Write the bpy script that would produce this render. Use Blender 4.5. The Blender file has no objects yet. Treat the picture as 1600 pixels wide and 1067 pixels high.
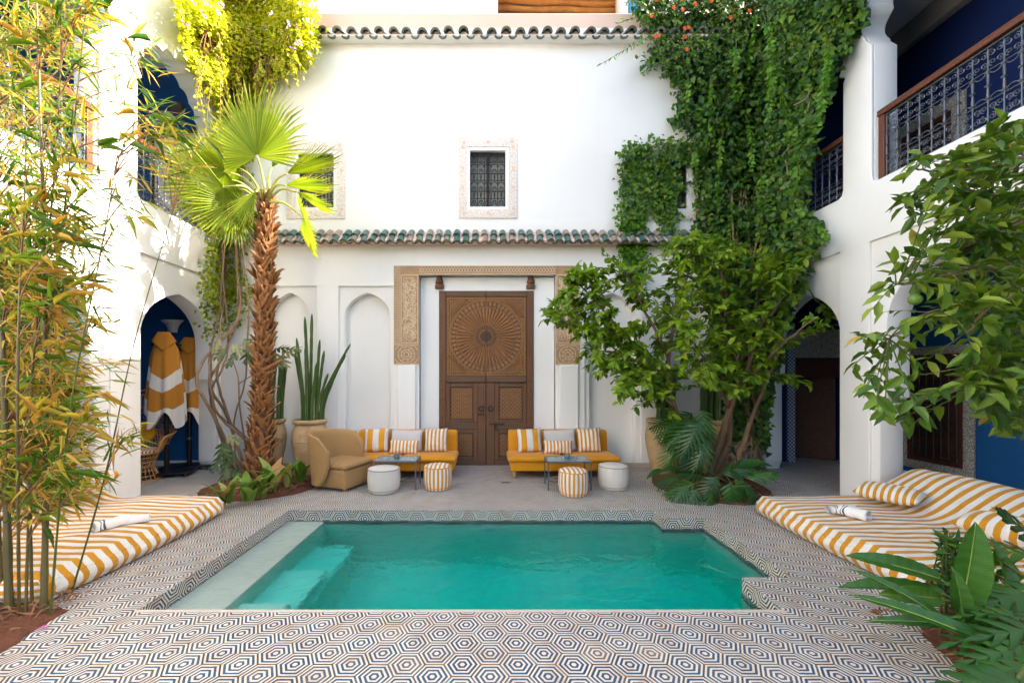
import bpy, bmesh, math, random
import numpy as np
from mathutils import Vector, Matrix, noise

random.seed(7)
rng = np.random.default_rng(11)
S = bpy.context.scene
COL = S.collection
PI = math.pi
R = math.radians

# ------------------------------------------------------------------ camera
F = 625.0      # focal length in photo pixels (1600 wide)
H = 1.55       # eye height
cam = bpy.data.cameras.new('camera')
cam_o = bpy.data.objects.new('camera', cam)
COL.objects.link(cam_o)
cam_o.location = (0, 0, H)
cam_o.rotation_euler = (R(90), 0, 0)
cam.sensor_width = 36.0
cam.lens = 36.0 * F / 1600.0
cam.shift_x = (800 - 766) / 1600.0
cam.shift_y = (589 - 533.5) / 1600.0
cam.clip_start = 0.05
cam.clip_end = 400
S.camera = cam_o

# ------------------------------------------------------------------ sky, sun, exposure
LIGHT = Vector((-1.0, -0.09, -0.68)).normalized()     # direction the sunlight travels
SUN_EL = math.asin(-LIGHT.z)
world = bpy.data.worlds.new('World')
S.world = world
world.use_nodes = True
wn = world.node_tree.nodes
bg = wn.get('Background')
sky = wn.new('ShaderNodeTexSky')
sky.sky_type = 'NISHITA'
sky.sun_disc = False
sky.sun_elevation = SUN_EL
sky.sun_rotation = math.atan2(-LIGHT.x, -LIGHT.y)
sky.air_density = 1.0
sky.dust_density = 4.0
sky.ozone_density = 0.3
world.node_tree.links.new(sky.outputs[0], bg.inputs[0])
bg.inputs[1].default_value = 0.15
sun = bpy.data.lights.new('sun', 'SUN')
sun.energy = 5.0
sun.angle = R(0.53)
sun.color = (1.0, 0.94, 0.84)
sun_o = bpy.data.objects.new('sun', sun)
COL.objects.link(sun_o)
sun_o.location = (12, 4, 14)
sun_o.rotation_euler = LIGHT.to_track_quat('-Z', 'Y').to_euler()
S.view_settings.view_transform = 'Standard'
S.view_settings.look = 'None'
S.view_settings.exposure = 2.26
S.view_settings.gamma = 1.0
S.view_settings.use_curve_mapping = False
S.render.engine = 'CYCLES'
S.cycles.use_denoising = True
S.cycles.max_bounces = 10
S.cycles.diffuse_bounces = 5
S.cycles.glossy_bounces = 4
S.cycles.transmission_bounces = 8
S.cycles.transparent_max_bounces = 8
S.cycles.sample_clamp_indirect = 6.0
S.cycles.caustics_refractive = True
S.cycles.caustics_reflective = False

# ------------------------------------------------------------------ coordinates
def P(px, py, Y):
    """photo pixel at depth Y -> world point"""
    return Vector(((px - 766) * Y / F, Y, H - (py - 589) * Y / F))
def G(px, py, z=0.0):
    Y = F * (H - z) / (py - 589)
    return Vector(((px - 766) * Y / F, Y, z))

# ------------------------------------------------------------------ materials
MATS = {}
def srgb(r, g, b):
    f = lambda c: (c / 12.92 if c <= 0.04045 else ((c + 0.055) / 1.055) ** 2.4)
    return (f(r / 255), f(g / 255), f(b / 255), 1)

class NT:
    def __init__(s, name):
        s.m = bpy.data.materials.new(name)
        s.m.use_nodes = True
        s.t = s.m.node_tree
        s.t.nodes.clear()
        s.out = s.n('ShaderNodeOutputMaterial')
        MATS[name] = s.m
    def n(s, typ, **kw):
        nd = s.t.nodes.new(typ)
        for k, v in kw.items():
            setattr(nd, k, v)
        return nd
    def set(s, sock, v):
        if isinstance(v, bpy.types.NodeSocket):
            s.t.links.new(v, sock)
        elif v is not None:
            if isinstance(v, (tuple, list)) and len(v) == 3 and sock.type == 'RGBA':
                v = tuple(v) + (1,)
            sock.default_value = v
    def math(s, op, a, b=None, c=None, clamp=False):
        nd = s.n('ShaderNodeMath', operation=op, use_clamp=clamp)
        s.set(nd.inputs[0], a); s.set(nd.inputs[1], b)
        if c is not None: s.set(nd.inputs[2], c)
        return nd.outputs[0]
    def mix(s, fac, a, b, blend='MIX'):
        nd = s.n('ShaderNodeMix', data_type='RGBA', blend_type=blend)
        s.set(nd.inputs[0], fac); s.set(nd.inputs[6], a); s.set(nd.inputs[7], b)
        return nd.outputs[2]
    def ramp(s, fac, stops, interp='LINEAR'):
        nd = s.n('ShaderNodeValToRGB')
        cr = nd.color_ramp; cr.interpolation = interp
        while len(cr.elements) < len(stops): cr.elements.new(0.5)
        for e, (p, c) in zip(cr.elements, stops):
            e.position = p; e.color = tuple(c) + ((1,) if len(c) == 3 else ())
        s.set(nd.inputs[0], fac)
        return nd.outputs[0]
    def coord(s, which='Object'):
        return s.n('ShaderNodeTexCoord').outputs[which]
    def geo(s):
        return s.n('ShaderNodeNewGeometry').outputs['Position']
    def xyz(s, v):
        nd = s.n('ShaderNodeSeparateXYZ'); s.set(nd.inputs[0], v)
        return nd.outputs
    def noise(s, scale, vec=None, detail=4, rough=0.55, out=0, dist=0.0):
        nd = s.n('ShaderNodeTexNoise'); nd.inputs['Scale'].default_value = scale
        nd.inputs['Detail'].default_value = detail; nd.inputs['Roughness'].default_value = rough
        nd.inputs['Distortion'].default_value = dist
        if vec is not None: s.set(nd.inputs['Vector'], vec)
        return nd.outputs[out]
    def mapping(s, vec, scale=(1, 1, 1), rot=(0, 0, 0), loc=(0, 0, 0)):
        nd = s.n('ShaderNodeMapping'); s.set(nd.inputs[0], vec)
        nd.inputs['Scale'].default_value = scale; nd.inputs['Rotation'].default_value = rot; nd.inputs['Location'].default_value = loc
        return nd.outputs[0]
    def voro(s, scale, vec=None, feature='F1', out='Distance'):
        nd = s.n('ShaderNodeTexVoronoi', feature=feature); nd.inputs['Scale'].default_value = scale
        if vec is not None: s.set(nd.inputs['Vector'], vec)
        return nd.outputs[out]
    def attr(s, name='rnd', out='Fac'):
        nd = s.n('ShaderNodeAttribute', attribute_name=name)
        return nd.outputs[out]
    def bump(s, h, strength=0.3, dist=0.01):
        nd = s.n('ShaderNodeBump'); nd.inputs['Strength'].default_value = strength
        nd.inputs['Distance'].default_value = dist; s.set(nd.inputs['Height'], h)
        return nd.outputs[0]
    def bsdf(s, col, rough=0.6, metal=0.0, spec=0.5, normal=None, sheen=0.0, coat=0.0):
        nd = s.n('ShaderNodeBsdfPrincipled')
        s.set(nd.inputs['Base Color'], col); s.set(nd.inputs['Roughness'], rough)
        s.set(nd.inputs['Metallic'], metal); s.set(nd.inputs['Specular IOR Level'], spec)
        if normal is not None: s.set(nd.inputs['Normal'], normal)
        if sheen: nd.inputs['Sheen Weight'].default_value = sheen
        if coat: nd.inputs['Coat Weight'].default_value = coat
        return nd.outputs[0]
    def done(s, shader):
        s.t.links.new(shader, s.out.inputs[0])
        return s.m

def plain(name, col, rough=0.6, metal=0.0, spec=0.4, var=0.12, scale=6, bump=0.15, bscale=40, bdist=0.004, coat=0.0):
    k = NT(name); v = k.geo()
    nz = k.noise(scale, v)
    c = k.mix(k.math('MULTIPLY', nz, 1.0), tuple(x * (1 - var) for x in col[:3]), tuple(min(1, x * (1 + var)) for x in col[:3]))
    b = k.bump(k.noise(bscale, v, 3), bump, bdist) if bump else None
    return k.done(k.bsdf(c, rough, metal, spec, b, coat=coat))

def leafmat(name, stops, trans=0.35, rough=0.42, spec=0.35, tint=(1.0, 1.0, 0.5)):
    k = NT(name)
    c = k.ramp(k.attr('rnd'), stops)
    nz = k.noise(3.0, k.geo(), 2)
    c = k.mix(k.math('MULTIPLY', nz, 0.35), c, (0.02, 0.04, 0.008), 'MIX')
    p = k.bsdf(c, rough, 0, spec)
    t = k.n('ShaderNodeBsdfTranslucent')
    k.set(t.inputs[0], k.mix(1.0, c, tuple(tint), 'MULTIPLY'))
    m = k.n('ShaderNodeMixShader'); m.inputs[0].default_value = trans
    k.t.links.new(p, m.inputs[1]); k.t.links.new(t.outputs[0], m.inputs[2])
    return k.done(m.outputs[0])

# plaster
def plaster(name, col, stain=0.05, bumpd=0.006):
    k = NT(name); v = k.geo()
    n1 = k.noise(0.9, v, 6, 0.62); n2 = k.noise(5, v, 5, 0.6, dist=0.8); n3 = k.noise(70, v, 2)
    drip = k.noise(1.0, k.mapping(v, scale=(5.5, 5.5, 0.5)), 4, 0.6)
    c = k.mix(k.math('MULTIPLY', k.math('SUBTRACT', n1, 0.42), stain * 14, clamp=True), col, tuple(x * y for x, y in zip(col, (0.93, 0.915, 0.88))))
    c = k.mix(k.math('MULTIPLY', k.math('SUBTRACT', drip, 0.58), stain * 12, clamp=True), c, tuple(x * y for x, y in zip(col, (0.86, 0.83, 0.78))))
    h = k.math('ADD', k.math('MULTIPLY', n2, 1.2), k.math('MULTIPLY', n3, 0.12))
    return k.done(k.bsdf(c, 0.75, 0, 0.2, k.bump(h, 0.30, bumpd * 1.6)))
plaster('plaster', (0.84, 0.82, 0.785), 0.075)
plaster('plaster_pink', (0.70, 0.50, 0.39), 0.1)
plaster('plaster_cream', (0.78, 0.70, 0.60), 0.1)
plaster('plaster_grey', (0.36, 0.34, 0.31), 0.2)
plaster('pool_plaster', (0.88, 0.85, 0.74), 0.08)
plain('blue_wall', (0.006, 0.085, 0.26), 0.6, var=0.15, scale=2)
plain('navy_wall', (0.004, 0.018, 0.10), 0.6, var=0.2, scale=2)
plain('skirting_stone', (0.50, 0.42, 0.33), 0.6)
plain('grout', (0.055, 0.06, 0.07), 0.8)
plain('iron', (0.035, 0.037, 0.042), 0.5, 0.6, bump=0.25, bscale=80)
plain('iron_grey', (0.12, 0.13, 0.15), 0.45, 0.6)
plain('black_metal', (0.012, 0.012, 0.014), 0.35, 0.3)
plain('rattan', (0.42, 0.20, 0.055), 0.5, var=0.35, scale=20)
plain('terracotta_soil', (0.12, 0.042, 0.020), 0.95, var=0.5, scale=14, bump=0.8, bscale=25, bdist=0.03)
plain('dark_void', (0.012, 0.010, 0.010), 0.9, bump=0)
plain('linen', (0.62, 0.57, 0.50), 0.9, var=0.08, bump=0.3, bscale=300, bdist=0.002)
plain('linen_grey', (0.56, 0.52, 0.49), 0.9, var=0.06, bump=0.3, bscale=260, bdist=0.002)
plain('piping', (0.30, 0.27, 0.24), 0.9)
plain('bark', (0.17, 0.10, 0.055), 0.85, var=0.4, scale=12, bump=0.7, bscale=45, bdist=0.01)
plain('vine_bark', (0.26, 0.17, 0.10), 0.8, var=0.4, scale=14, bump=0.6, bscale=60, bdist=0.008)
plain('culm', (0.10, 0.08, 0.025), 0.45, var=0.5, scale=5)
plain('green_stem', (0.075, 0.10, 0.02), 0.5, var=0.4)
plain('reed', (0.30, 0.16, 0.06), 0.8, var=0.5, scale=30)
plain('log_wood', (0.42, 0.17, 0.035), 0.65, var=0.5, scale=8)
plain('blue_paint', (0.03, 0.22, 0.38), 0.5)
plain('white_paint', (0.75, 0.74, 0.72), 0.5)
plain('teal_paint', (0.02, 0.16, 0.20), 0.6)
plain('flower_pink', (0.66, 0.36, 0.60), 0.6, bump=0)
plain('flower_magenta', (0.55, 0.03, 0.35), 0.6, bump=0)
plain('flower_orange', (0.80, 0.13, 0.02), 0.6, bump=0)
plain('coping_stone', (0.55, 0.47, 0.38), 0.6, var=0.2, scale=20)
plain('drain_metal', (0.20, 0.16, 0.12), 0.5, 0.4)
plain('orange_fruit', (0.12, 0.22, 0.03), 0.45, bump=0.3, bscale=120)
plain('palm_spine', (0.35, 0.36, 0.08), 0.5)
plain('wood_leg', (0.45, 0.24, 0.08), 0.5)
plain('carved_wood_dark', (0.075, 0.022, 0.010), 0.5, var=0.5, scale=18, bump=0.9, bscale=55, bdist=0.012)

# cement hexagon tiles: printed rings from the tile's own UV (centre 0,0, apothem 1)
k = NT('hex_tile')
uv = k.n('ShaderNodeUVMap', uv_map='UVMap').outputs[0]
x, y, _ = k.xyz(uv)
ax = k.math('ABSOLUTE', x); ay = k.math('ABSOLUTE', y)
hd = k.math('MAXIMUM', ay, k.math('ADD', k.math('MULTIPLY', ax, 0.8660254), k.math('MULTIPLY', ay, 0.5)))
wob = k.math('MULTIPLY', k.math('SUBTRACT', k.noise(60, k.geo(), 2), 0.5), 0.04)
hd2 = k.math('ADD', hd, wob)
ph = k.math('FRACT', k.math('DIVIDE', k.math('ADD', hd2, 0.399), 0.272))
blue_on = k.math('MULTIPLY', k.math('LESS_THAN', ph, 0.52), k.math('GREATER_THAN', hd, 0.06))
wear = k.noise(4.5, k.geo(), 5, 0.65)
fade = k.math('ADD', k.math('MULTIPLY', k.attr('rnd'), 0.95), k.math('MULTIPLY', k.math('SUBTRACT', wear, 0.5), 1.3), clamp=True)
bluec = k.ramp(fade, [(0.0, (0.008, 0.042, 0.095)), (0.4, (0.020, 0.070, 0.13)), (0.7, (0.065, 0.090, 0.125)), (1.0, (0.19, 0.16, 0.14))])
w2 = k.noise(7, k.geo(), 4, 0.6)
creamc = k.ramp(w2, [(0.3, (0.70, 0.65, 0.57)), (0.5, (0.70, 0.60, 0.48)), (0.68, (0.62, 0.46, 0.32))])
sp = k.math('GREATER_THAN', k.noise(38, k.geo(), 3), 0.73)
c = k.mix(blue_on, creamc, bluec)
c = k.mix(k.math('MULTIPLY', sp, 0.55), c, (0.34, 0.20, 0.10))
grime = k.math('MULTIPLY', k.math('GREATER_THAN', hd, 0.94), 0.9)
c = k.mix(grime, c, (0.09, 0.085, 0.085))
k.done(k.bsdf(c, k.math('ADD', 0.38, k.math('MULTIPLY', wear, 0.25)), 0, 0.4, k.bump(k.noise(30, k.geo(), 3), 0.12, 0.003)))

# roof tiles
for nm, st in (('glazed_tile', [(0.0, (0.020, 0.075, 0.068)), (0.25, (0.045, 0.125, 0.105)), (0.42, (0.10, 0.14, 0.105)), (0.62, (0.21, 0.19, 0.14)), (1.0, (0.40, 0.29, 0.21))]),
               ('weathered_tile', [(0.0, (0.07, 0.075, 0.06)), (0.5, (0.11, 0.12, 0.095)), (1.0, (0.20, 0.18, 0.14))])):
    k = NT(nm)
    oi = k.n('ShaderNodeObjectInfo').outputs['Random']
    nz = k.noise(14, k.geo(), 5, 0.7)
    f = k.math('ADD', k.math('MULTIPLY', oi, 0.7), k.math('MULTIPLY', k.math('SUBTRACT', nz, 0.35), 0.9), clamp=True)
    k.done(k.bsdf(k.ramp(f, st), k.math('ADD', 0.22, k.math('MULTIPLY', nz, 0.5)), 0, 0.5, k.bump(nz, 0.3, 0.01)))

# wood of the great door
def wood(name, a, b, grain=(30, 30, 2.2), rough=0.6):
    k = NT(name); v = k.mapping(k.geo(), scale=grain)
    g = k.noise(1.0, v, 6, 0.65, dist=0.6); n2 = k.noise(3, k.geo(), 3)
    c = k.mix(g, a, b)
    c = k.mix(k.math('MULTIPLY', n2, 0.45), c, (0.05, 0.035, 0.025))
    return k.done(k.bsdf(c, rough, 0, 0.3, k.bump(g, 0.5, 0.006)))
wood('door_wood', (0.075, 0.032, 0.017), (0.26, 0.115, 0.052))
wood('door_wood_h', (0.075, 0.038, 0.024), (0.23, 0.12, 0.06), (2.2, 30, 30))
wood('door_ray', (0.19, 0.072, 0.030), (0.34, 0.145, 0.058))
wood('door_inlay', (0.34, 0.15, 0.042), (0.48, 0.24, 0.07), (12, 12, 12))
wood('door_dark', (0.055, 0.024, 0.014), (0.11, 0.05, 0.028), (12, 12, 12))
wood('rail_wood', (0.13, 0.040, 0.022), (0.20, 0.065, 0.034), (14, 2, 14), 0.4)
k = NT('palm_boot')
oi = k.n('ShaderNodeObjectInfo').outputs['Random']; g = k.noise(1.0, k.mapping(k.coord('Object'), scale=(45, 45, 7)), 5, 0.65)
uvp = k.xyz(k.n('ShaderNodeUVMap', uv_map='UVMap').outputs[0])
c = k.mix(k.math('POWER', g, 1.3), (0.07, 0.022, 0.008), (0.56, 0.23, 0.065))
c = k.mix(k.math('MULTIPLY', oi, 0.55), c, (0.17, 0.075, 0.034))
c = k.mix(k.math('MULTIPLY', k.math('POWER', uvp[1], 5.0), 0.4), c, (0.50, 0.32, 0.17))
k.done(k.bsdf(c, 0.8, 0, 0.25, k.bump(g, 0.7, 0.01)))
wood('palm_trunk', (0.05, 0.020, 0.010), (0.16, 0.065, 0.028), (14, 14, 14), 0.85)
k = NT('door_panel')      # painted star lattice of the lower door panels
v = k.mapping(k.geo(), scale=(14.0, 14.0, 14.0))
x, y, z = k.xyz(v)
fx = k.math('ABSOLUTE', k.math('SUBTRACT', k.math('FRACT', x), 0.5)); fz = k.math('ABSOLUTE', k.math('SUBTRACT', k.math('FRACT', z), 0.5))
d1 = k.math('MAXIMUM', fx, fz); d2 = k.math('MULTIPLY', k.math('ADD', fx, fz), 0.7071)
star = k.math('MINIMUM', d1, d2)
dots = k.math('LESS_THAN', star, 0.13)
line = k.math('LESS_THAN', k.math('ABSOLUTE', k.math('SUBTRACT', star, 0.20)), 0.028)
line2 = k.math('LESS_THAN', k.math('ABSOLUTE', k.math('SUBTRACT', star, 0.275)), 0.022)
n = k.noise(12, k.geo(), 4)
c = k.mix(n, (0.12, 0.050, 0.022), (0.25, 0.112, 0.042))
c = k.mix(dots, c, (0.06, 0.038, 0.035))
c = k.mix(k.math('MAXIMUM', line, line2), c, (0.33, 0.165, 0.052))
k.done(k.bsdf(c, 0.6, 0, 0.3, k.bump(k.math('ADD', dots, line), 0.4, 0.006)))

# carved plaster, brown ground and cream relief
plain('stucco_ground', (0.40, 0.25, 0.14), 0.9, var=0.3, scale=8, bump=0.6, bscale=70, bdist=0.006)
plain('stucco_relief', (0.66, 0.50, 0.33), 0.85, var=0.15, scale=12)
k = NT('stucco_pale')
v = k.geo(); vd = k.voro(24, v, 'DISTANCE_TO_EDGE'); n = k.noise(60, v, 3)
ln = k.math('LESS_THAN', k.math('ADD', vd, k.math('MULTIPLY', n, 0.10)), 0.115)
c = k.mix(ln, (0.80, 0.76, 0.71), (0.70, 0.54, 0.43))
k.done(k.bsdf(c, 0.8, 0, 0.2, k.bump(k.math('SUBTRACT', 1.0, ln), 0.5, 0.006)))
plain('stucco_star', (0.74, 0.55, 0.42), 0.8)
k = NT('stucco_grey')
v = k.geo(); vd = k.voro(30, v, 'DISTANCE_TO_EDGE')
ln = k.math('LESS_THAN', vd, 0.12)
c = k.mix(ln, (0.50, 0.47, 0.42), (0.25, 0.23, 0.20))
k.done(k.bsdf(c, 0.85, 0, 0.2, k.bump(k.math('SUBTRACT', 1.0, ln), 0.7, 0.008)))
k = NT('zellij')           # small blue and white mosaic of the doorway jamb
v = k.geo(); ck = k.n('ShaderNodeTexChecker'); k.set(ck.inputs[0], v); ck.inputs['Scale'].default_value = 30
k.set(ck.inputs[1], (0.6, 0.6, 0.62)); k.set(ck.inputs[2], (0.04, 0.07, 0.16))
k.done(k.bsdf(ck.outputs[0], 0.3))
k = NT('window_glass')
n = k.noise(5, k.geo(), 3)
k.done(k.bsdf(k.mix(n, (0.28, 0.27, 0.20), (0.42, 0.39, 0.28)), 0.25, 0, 0.5))

# fabrics
MUST = (0.62, 0.275, 0.018); WHITE = (0.78, 0.74, 0.68)
def weave(k, v, scale=260):
    return k.bump(k.noise(scale, v, 2), 0.25, 0.002)
k = NT('mustard'); v = k.geo()
c = k.mix(k.noise(5, v, 3), (0.58, 0.225, 0.006), (0.70, 0.29, 0.010))
k.done(k.bsdf(c, 0.75, 0, 0.2, k.bump(k.math('ADD', k.noise(5, v, 4, dist=1.0), k.math('MULTIPLY', k.noise(260, v, 2), 0.05)), 0.35, 0.02), sheen=0.15))
def stripe_uv(name, count, duty=0.5, axis=0, a=MUST, b=WHITE, phase=0.0, wob=0.0):
    k = NT(name)
    uv = k.n('ShaderNodeUVMap', uv_map='UVMap').outputs[0]
    cc = k.xyz(uv)[axis]
    if wob:
        cc = k.math('ADD', cc, k.math('MULTIPLY', k.math('SUBTRACT', k.noise(3.0, k.geo(), 2), 0.5), wob))
    f = k.math('FRACT', k.math('ADD', k.math('MULTIPLY', cc, count), phase))
    on = k.math('LESS_THAN', f, duty)
    n = k.noise(9, k.geo(), 3)
    c = k.mix(on, k.mix(n, tuple(q * .93 for q in b), b), k.mix(n, tuple(q * .88 for q in a), a))
    wr = k.noise(1.0, k.mapping(k.geo(), scale=(4, 9, 9)), 5, 0.6, dist=1.2)
    return k.done(k.bsdf(c, 0.85, 0, 0.2, k.bump(k.math('ADD', wr, k.math('MULTIPLY', k.noise(260, k.geo(), 2), 0.03)), 0.75, 0.045), sheen=0.1))
stripe_uv('stripe_mattress', 9.9, 0.47, 1, wob=0.035)
stripe_uv('stripe_end', 22.0, 0.5, 1, wob=0.01)
stripe_uv('stripe_bolster', 9, 0.5, 0)
stripe_uv('stripe_narrow', 6.0, 0.5, 0, a=(0.66, 0.29, 0.03), phase=0.2)
stripe_uv('stripe_lumbar', 8.5, 0.5, 0, a=(0.66, 0.29, 0.03), phase=0.1)
stripe_uv('stripe_pouf', 21, 0.5, 0, a=(0.64, 0.29, 0.03))
stripe_uv('stripe_pouf_top', 6.5, 0.5, 0, a=(0.64, 0.29, 0.03), phase=0.25)
stripe_uv('stripe_seat', 14, 0.4, 0, a=(0.25, 0.05, 0.03), b=(0.6, 0.5, 0.35))
k = NT('stripe_wide')
uv = k.n('ShaderNodeUVMap', uv_map='UVMap').outputs[0]; cc = k.xyz(uv)[0]
on = k.math('LESS_THAN', k.math('ABSOLUTE', k.math('SUBTRACT', k.math('ABSOLUTE', k.math('SUBTRACT', cc, 0.5)), 0.235)), 0.115)
c = k.mix(on, (0.66, 0.62, 0.58), (0.66, 0.29, 0.02))
k.done(k.bsdf(c, 0.85, 0, 0.2, weave(k, k.geo())))
k = NT('robe')             # chevron bands; u runs round the front, v from hem (0) to hood (1)
uv = k.n('ShaderNodeUVMap', uv_map='UVMap').outputs[0]; u, vv, _ = k.xyz(uv)
chev = k.math('SUBTRACT', vv, k.math('MULTIPLY', k.math('ABSOLUTE', k.math('SUBTRACT', u, 0.5)), 0.75))
w1 = k.math('LESS_THAN', k.math('ABSOLUTE', k.math('SUBTRACT', chev, 0.36)), 0.08)
w0 = k.math('LESS_THAN', chev, 0.06)
c = k.mix(k.math('MAXIMUM', w1, w0), (0.46, 0.19, 0.028), (0.66, 0.62, 0.56))
k.done(k.bsdf(c, 0.9, 0, 0.15, weave(k, k.geo(), 180)))
k = NT('towel')
uv = k.n('ShaderNodeUVMap', uv_map='UVMap').outputs[0]; u, vv, _ = k.xyz(uv)
on = k.math('MAXIMUM', k.math('LESS_THAN', k.math('ABSOLUTE', k.math('SUBTRACT', u, 0.14)), 0.016), k.math('LESS_THAN', k.math('ABSOLUTE', k.math('SUBTRACT', u, 0.24)), 0.03))
c = k.mix(on, (0.80, 0.78, 0.75), (0.08, 0.09, 0.14))
k.done(k.bsdf(c, 0.95, 0, 0.1, k.bump(k.noise(120, k.geo(), 3), 0.6, 0.006)))
k = NT('wicker')           # woven armchair
v = k.geo(); uvw = k.xyz(v)
zig = k.math('MULTIPLY', k.math('PINGPONG', k.math('ADD', uvw[0], uvw[1]), 0.03), 0.9)
wv = k.math('SINE', k.math('MULTIPLY', k.math('ADD', uvw[2], zig), 260))
c = k.mix(k.math('ADD', 0.5, k.math('MULTIPLY', wv, 0.5)), (0.27, 0.145, 0.05), (0.50, 0.315, 0.14))
c = k.mix(k.math('MULTIPLY', k.noise(25, v, 3), 0.4), c, (0.40, 0.22, 0.08))
k.done(k.bsdf(c, 0.65, 0, 0.3, k.bump(wv, 0.5, 0.004)))
k = NT('pot_clay')
v = k.geo(); n = k.noise(4, v, 6, 0.7); n2 = k.noise(30, v, 4)
c = k.ramp(n, [(0.25, (0.26, 0.15, 0.07)), (0.5, (0.46, 0.31, 0.16)), (0.75, (0.55, 0.42, 0.26))])
k.done(k.bsdf(c, 0.85, 0, 0.2, k.bump(k.math('ADD', n, n2), 0.4, 0.012)))
k = NT('cactus_skin')
v = k.geo(); n = k.noise(6, v, 3)
k.done(k.bsdf(k.mix(n, (0.035, 0.075, 0.018), (0.10, 0.16, 0.03)), 0.5, 0, 0.35, k.bump(k.noise(50, v, 2), 0.3, 0.01)))
k = NT('mosaic_top')       # glazed side-table top
v = k.geo(); cell = k.voro(75, v, 'F1', 'Color'); xs = k.xyz(cell)
c = k.ramp(xs[0], [(0.0, (0.03, 0.14, 0.20)), (0.5, (0.10, 0.26, 0.32)), (1.0, (0.42, 0.50, 0.50))])
k.done(k.bsdf(c, 0.15, 0, 0.5))
k = NT('glazed_bowl')
k.done(k.bsdf(k.mix(k.noise(20, k.geo(), 3), (0.07, 0.13, 0.14), (0.20, 0.20, 0.17)), 0.25))

# water: clear refracting surface with ripples, body that swallows red
k = NT('pool_water')
v = k.geo()
h = k.math('ADD', k.noise(3.2, k.mapping(v, scale=(1, 1.5, 1)), 4, 0.55, dist=0.9), k.math('MULTIPLY', k.noise(13, v, 3, dist=0.4), 0.22))
nb = k.bump(h, 0.46, 0.06)
rf = k.n('ShaderNodeBsdfRefraction'); rf.inputs['IOR'].default_value = 1.33; rf.inputs['Roughness'].default_value = 0.0
k.set(rf.inputs['Color'], (0.98, 1, 1)); k.set(rf.inputs['Normal'], nb)
gl = k.n('ShaderNodeBsdfGlossy'); gl.inputs['Roughness'].default_value = 0.02; k.set(gl.inputs['Color'], (0.62, 0.68, 0.70)); k.set(gl.inputs['Normal'], nb)
fr = k.n('ShaderNodeFresnel'); fr.inputs['IOR'].default_value = 1.33; k.set(fr.inputs['Normal'], nb)
mx = k.n('ShaderNodeMixShader')
k.t.links.new(fr.outputs[0], mx.inputs[0]); k.t.links.new(rf.outputs[0], mx.inputs[1]); k.t.links.new(gl.outputs[0], mx.inputs[2])
va = k.n('ShaderNodeVolumeAbsorption'); k.set(va.inputs[0], (0.0, 0.962, 0.952)); va.inputs[1].default_value = 2.4
k.t.links.new(va.outputs[0], k.out.inputs[1])
k.done(mx.outputs[0])

# foliage colours
leafmat('leaf_ivy', [(0, (0.026, 0.075, 0.024)), (0.35, (0.060, 0.155, 0.030)), (0.65, (0.115, 0.25, 0.022)), (0.9, (0.21, 0.37, 0.018)), (0.97, (0.24, 0.27, 0.10)), (1, (0.30, 0.20, 0.08))], 0.34)
leafmat('leaf_ivy_fresh', [(0, (0.07, 0.23, 0.012)), (0.6, (0.14, 0.36, 0.014)), (1, (0.24, 0.44, 0.02))], 0.4)
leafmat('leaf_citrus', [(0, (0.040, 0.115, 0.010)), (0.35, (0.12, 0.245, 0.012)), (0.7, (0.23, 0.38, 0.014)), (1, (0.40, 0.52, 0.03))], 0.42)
leafmat('leaf_orange', [(0, (0.035, 0.10, 0.010)), (0.4, (0.10, 0.20, 0.014)), (0.8, (0.20, 0.30, 0.02)), (0.985, (0.30, 0.38, 0.04)), (1, (0.6, 0.34, 0.08))], 0.33, 0.35)
leafmat('leaf_bamboo', [(0, (0.06, 0.17, 0.02)), (0.30, (0.15, 0.30, 0.025)), (0.46, (0.42, 0.46, 0.04)), (0.58, (0.70, 0.54, 0.09)), (0.82, (0.72, 0.40, 0.06)), (1, (0.64, 0.36, 0.12))], 0.48, tint=(1.0, 0.95, 0.5))
leafmat('leaf_bougain', [(0, (0.16, 0.26, 0.010)), (0.25, (0.42, 0.50, 0.012)), (0.7, (0.66, 0.66, 0.02)), (1, (0.80, 0.72, 0.06))], 0.55, tint=(1.0, 0.97, 0.45))
leafmat('leaf_creeper', [(0, (0.08, 0.16, 0.012)), (0.5, (0.22, 0.32, 0.014)), (1, (0.46, 0.48, 0.025))], 0.42)
leafmat('leaf_fig', [(0, (0.04, 0.09, 0.025)), (0.6, (0.10, 0.15, 0.04)), (1, (0.34, 0.34, 0.16))], 0.25)
leafmat('leaf_palm', [(0, (0.15, 0.25, 0.015)), (0.5, (0.30, 0.38, 0.022)), (1, (0.58, 0.55, 0.09))], 0.5, 0.45, tint=(1, 0.97, 0.35))
leafmat('leaf_bed', [(0, (0.07, 0.18, 0.015)), (0.5, (0.16, 0.30, 0.03)), (0.85, (0.40, 0.44, 0.12)), (1, (0.55, 0.28, 0.11))], 0.3)
leafmat('leaf_dark', [(0, (0.016, 0.070, 0.016)), (0.6, (0.034, 0.125, 0.020)), (1, (0.10, 0.24, 0.02))], 0.25, 0.33, 0.45)
k = NT('leaf_banana'); q = k.xyz(k.coord('Object'))
vein = k.math('SINE', k.math('MULTIPLY', k.math('SUBTRACT', q[0], k.math('MULTIPLY', k.math('ABSOLUTE', q[1]), 0.9)), 210))
c = k.ramp(k.math('ADD', k.attr('rnd'), k.math('MULTIPLY', vein, 0.03)), [(0, (0.022, 0.10, 0.014)), (0.5, (0.055, 0.17, 0.018)), (1, (0.13, 0.28, 0.02))])
c = k.mix(k.math('MULTIPLY', k.noise(4, k.geo(), 3), 0.4), c, (0.03, 0.10, 0.02))
t = k.n('ShaderNodeBsdfTranslucent'); k.set(t.inputs[0], c); m = k.n('ShaderNodeMixShader'); m.inputs[0].default_value = 0.28
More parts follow.
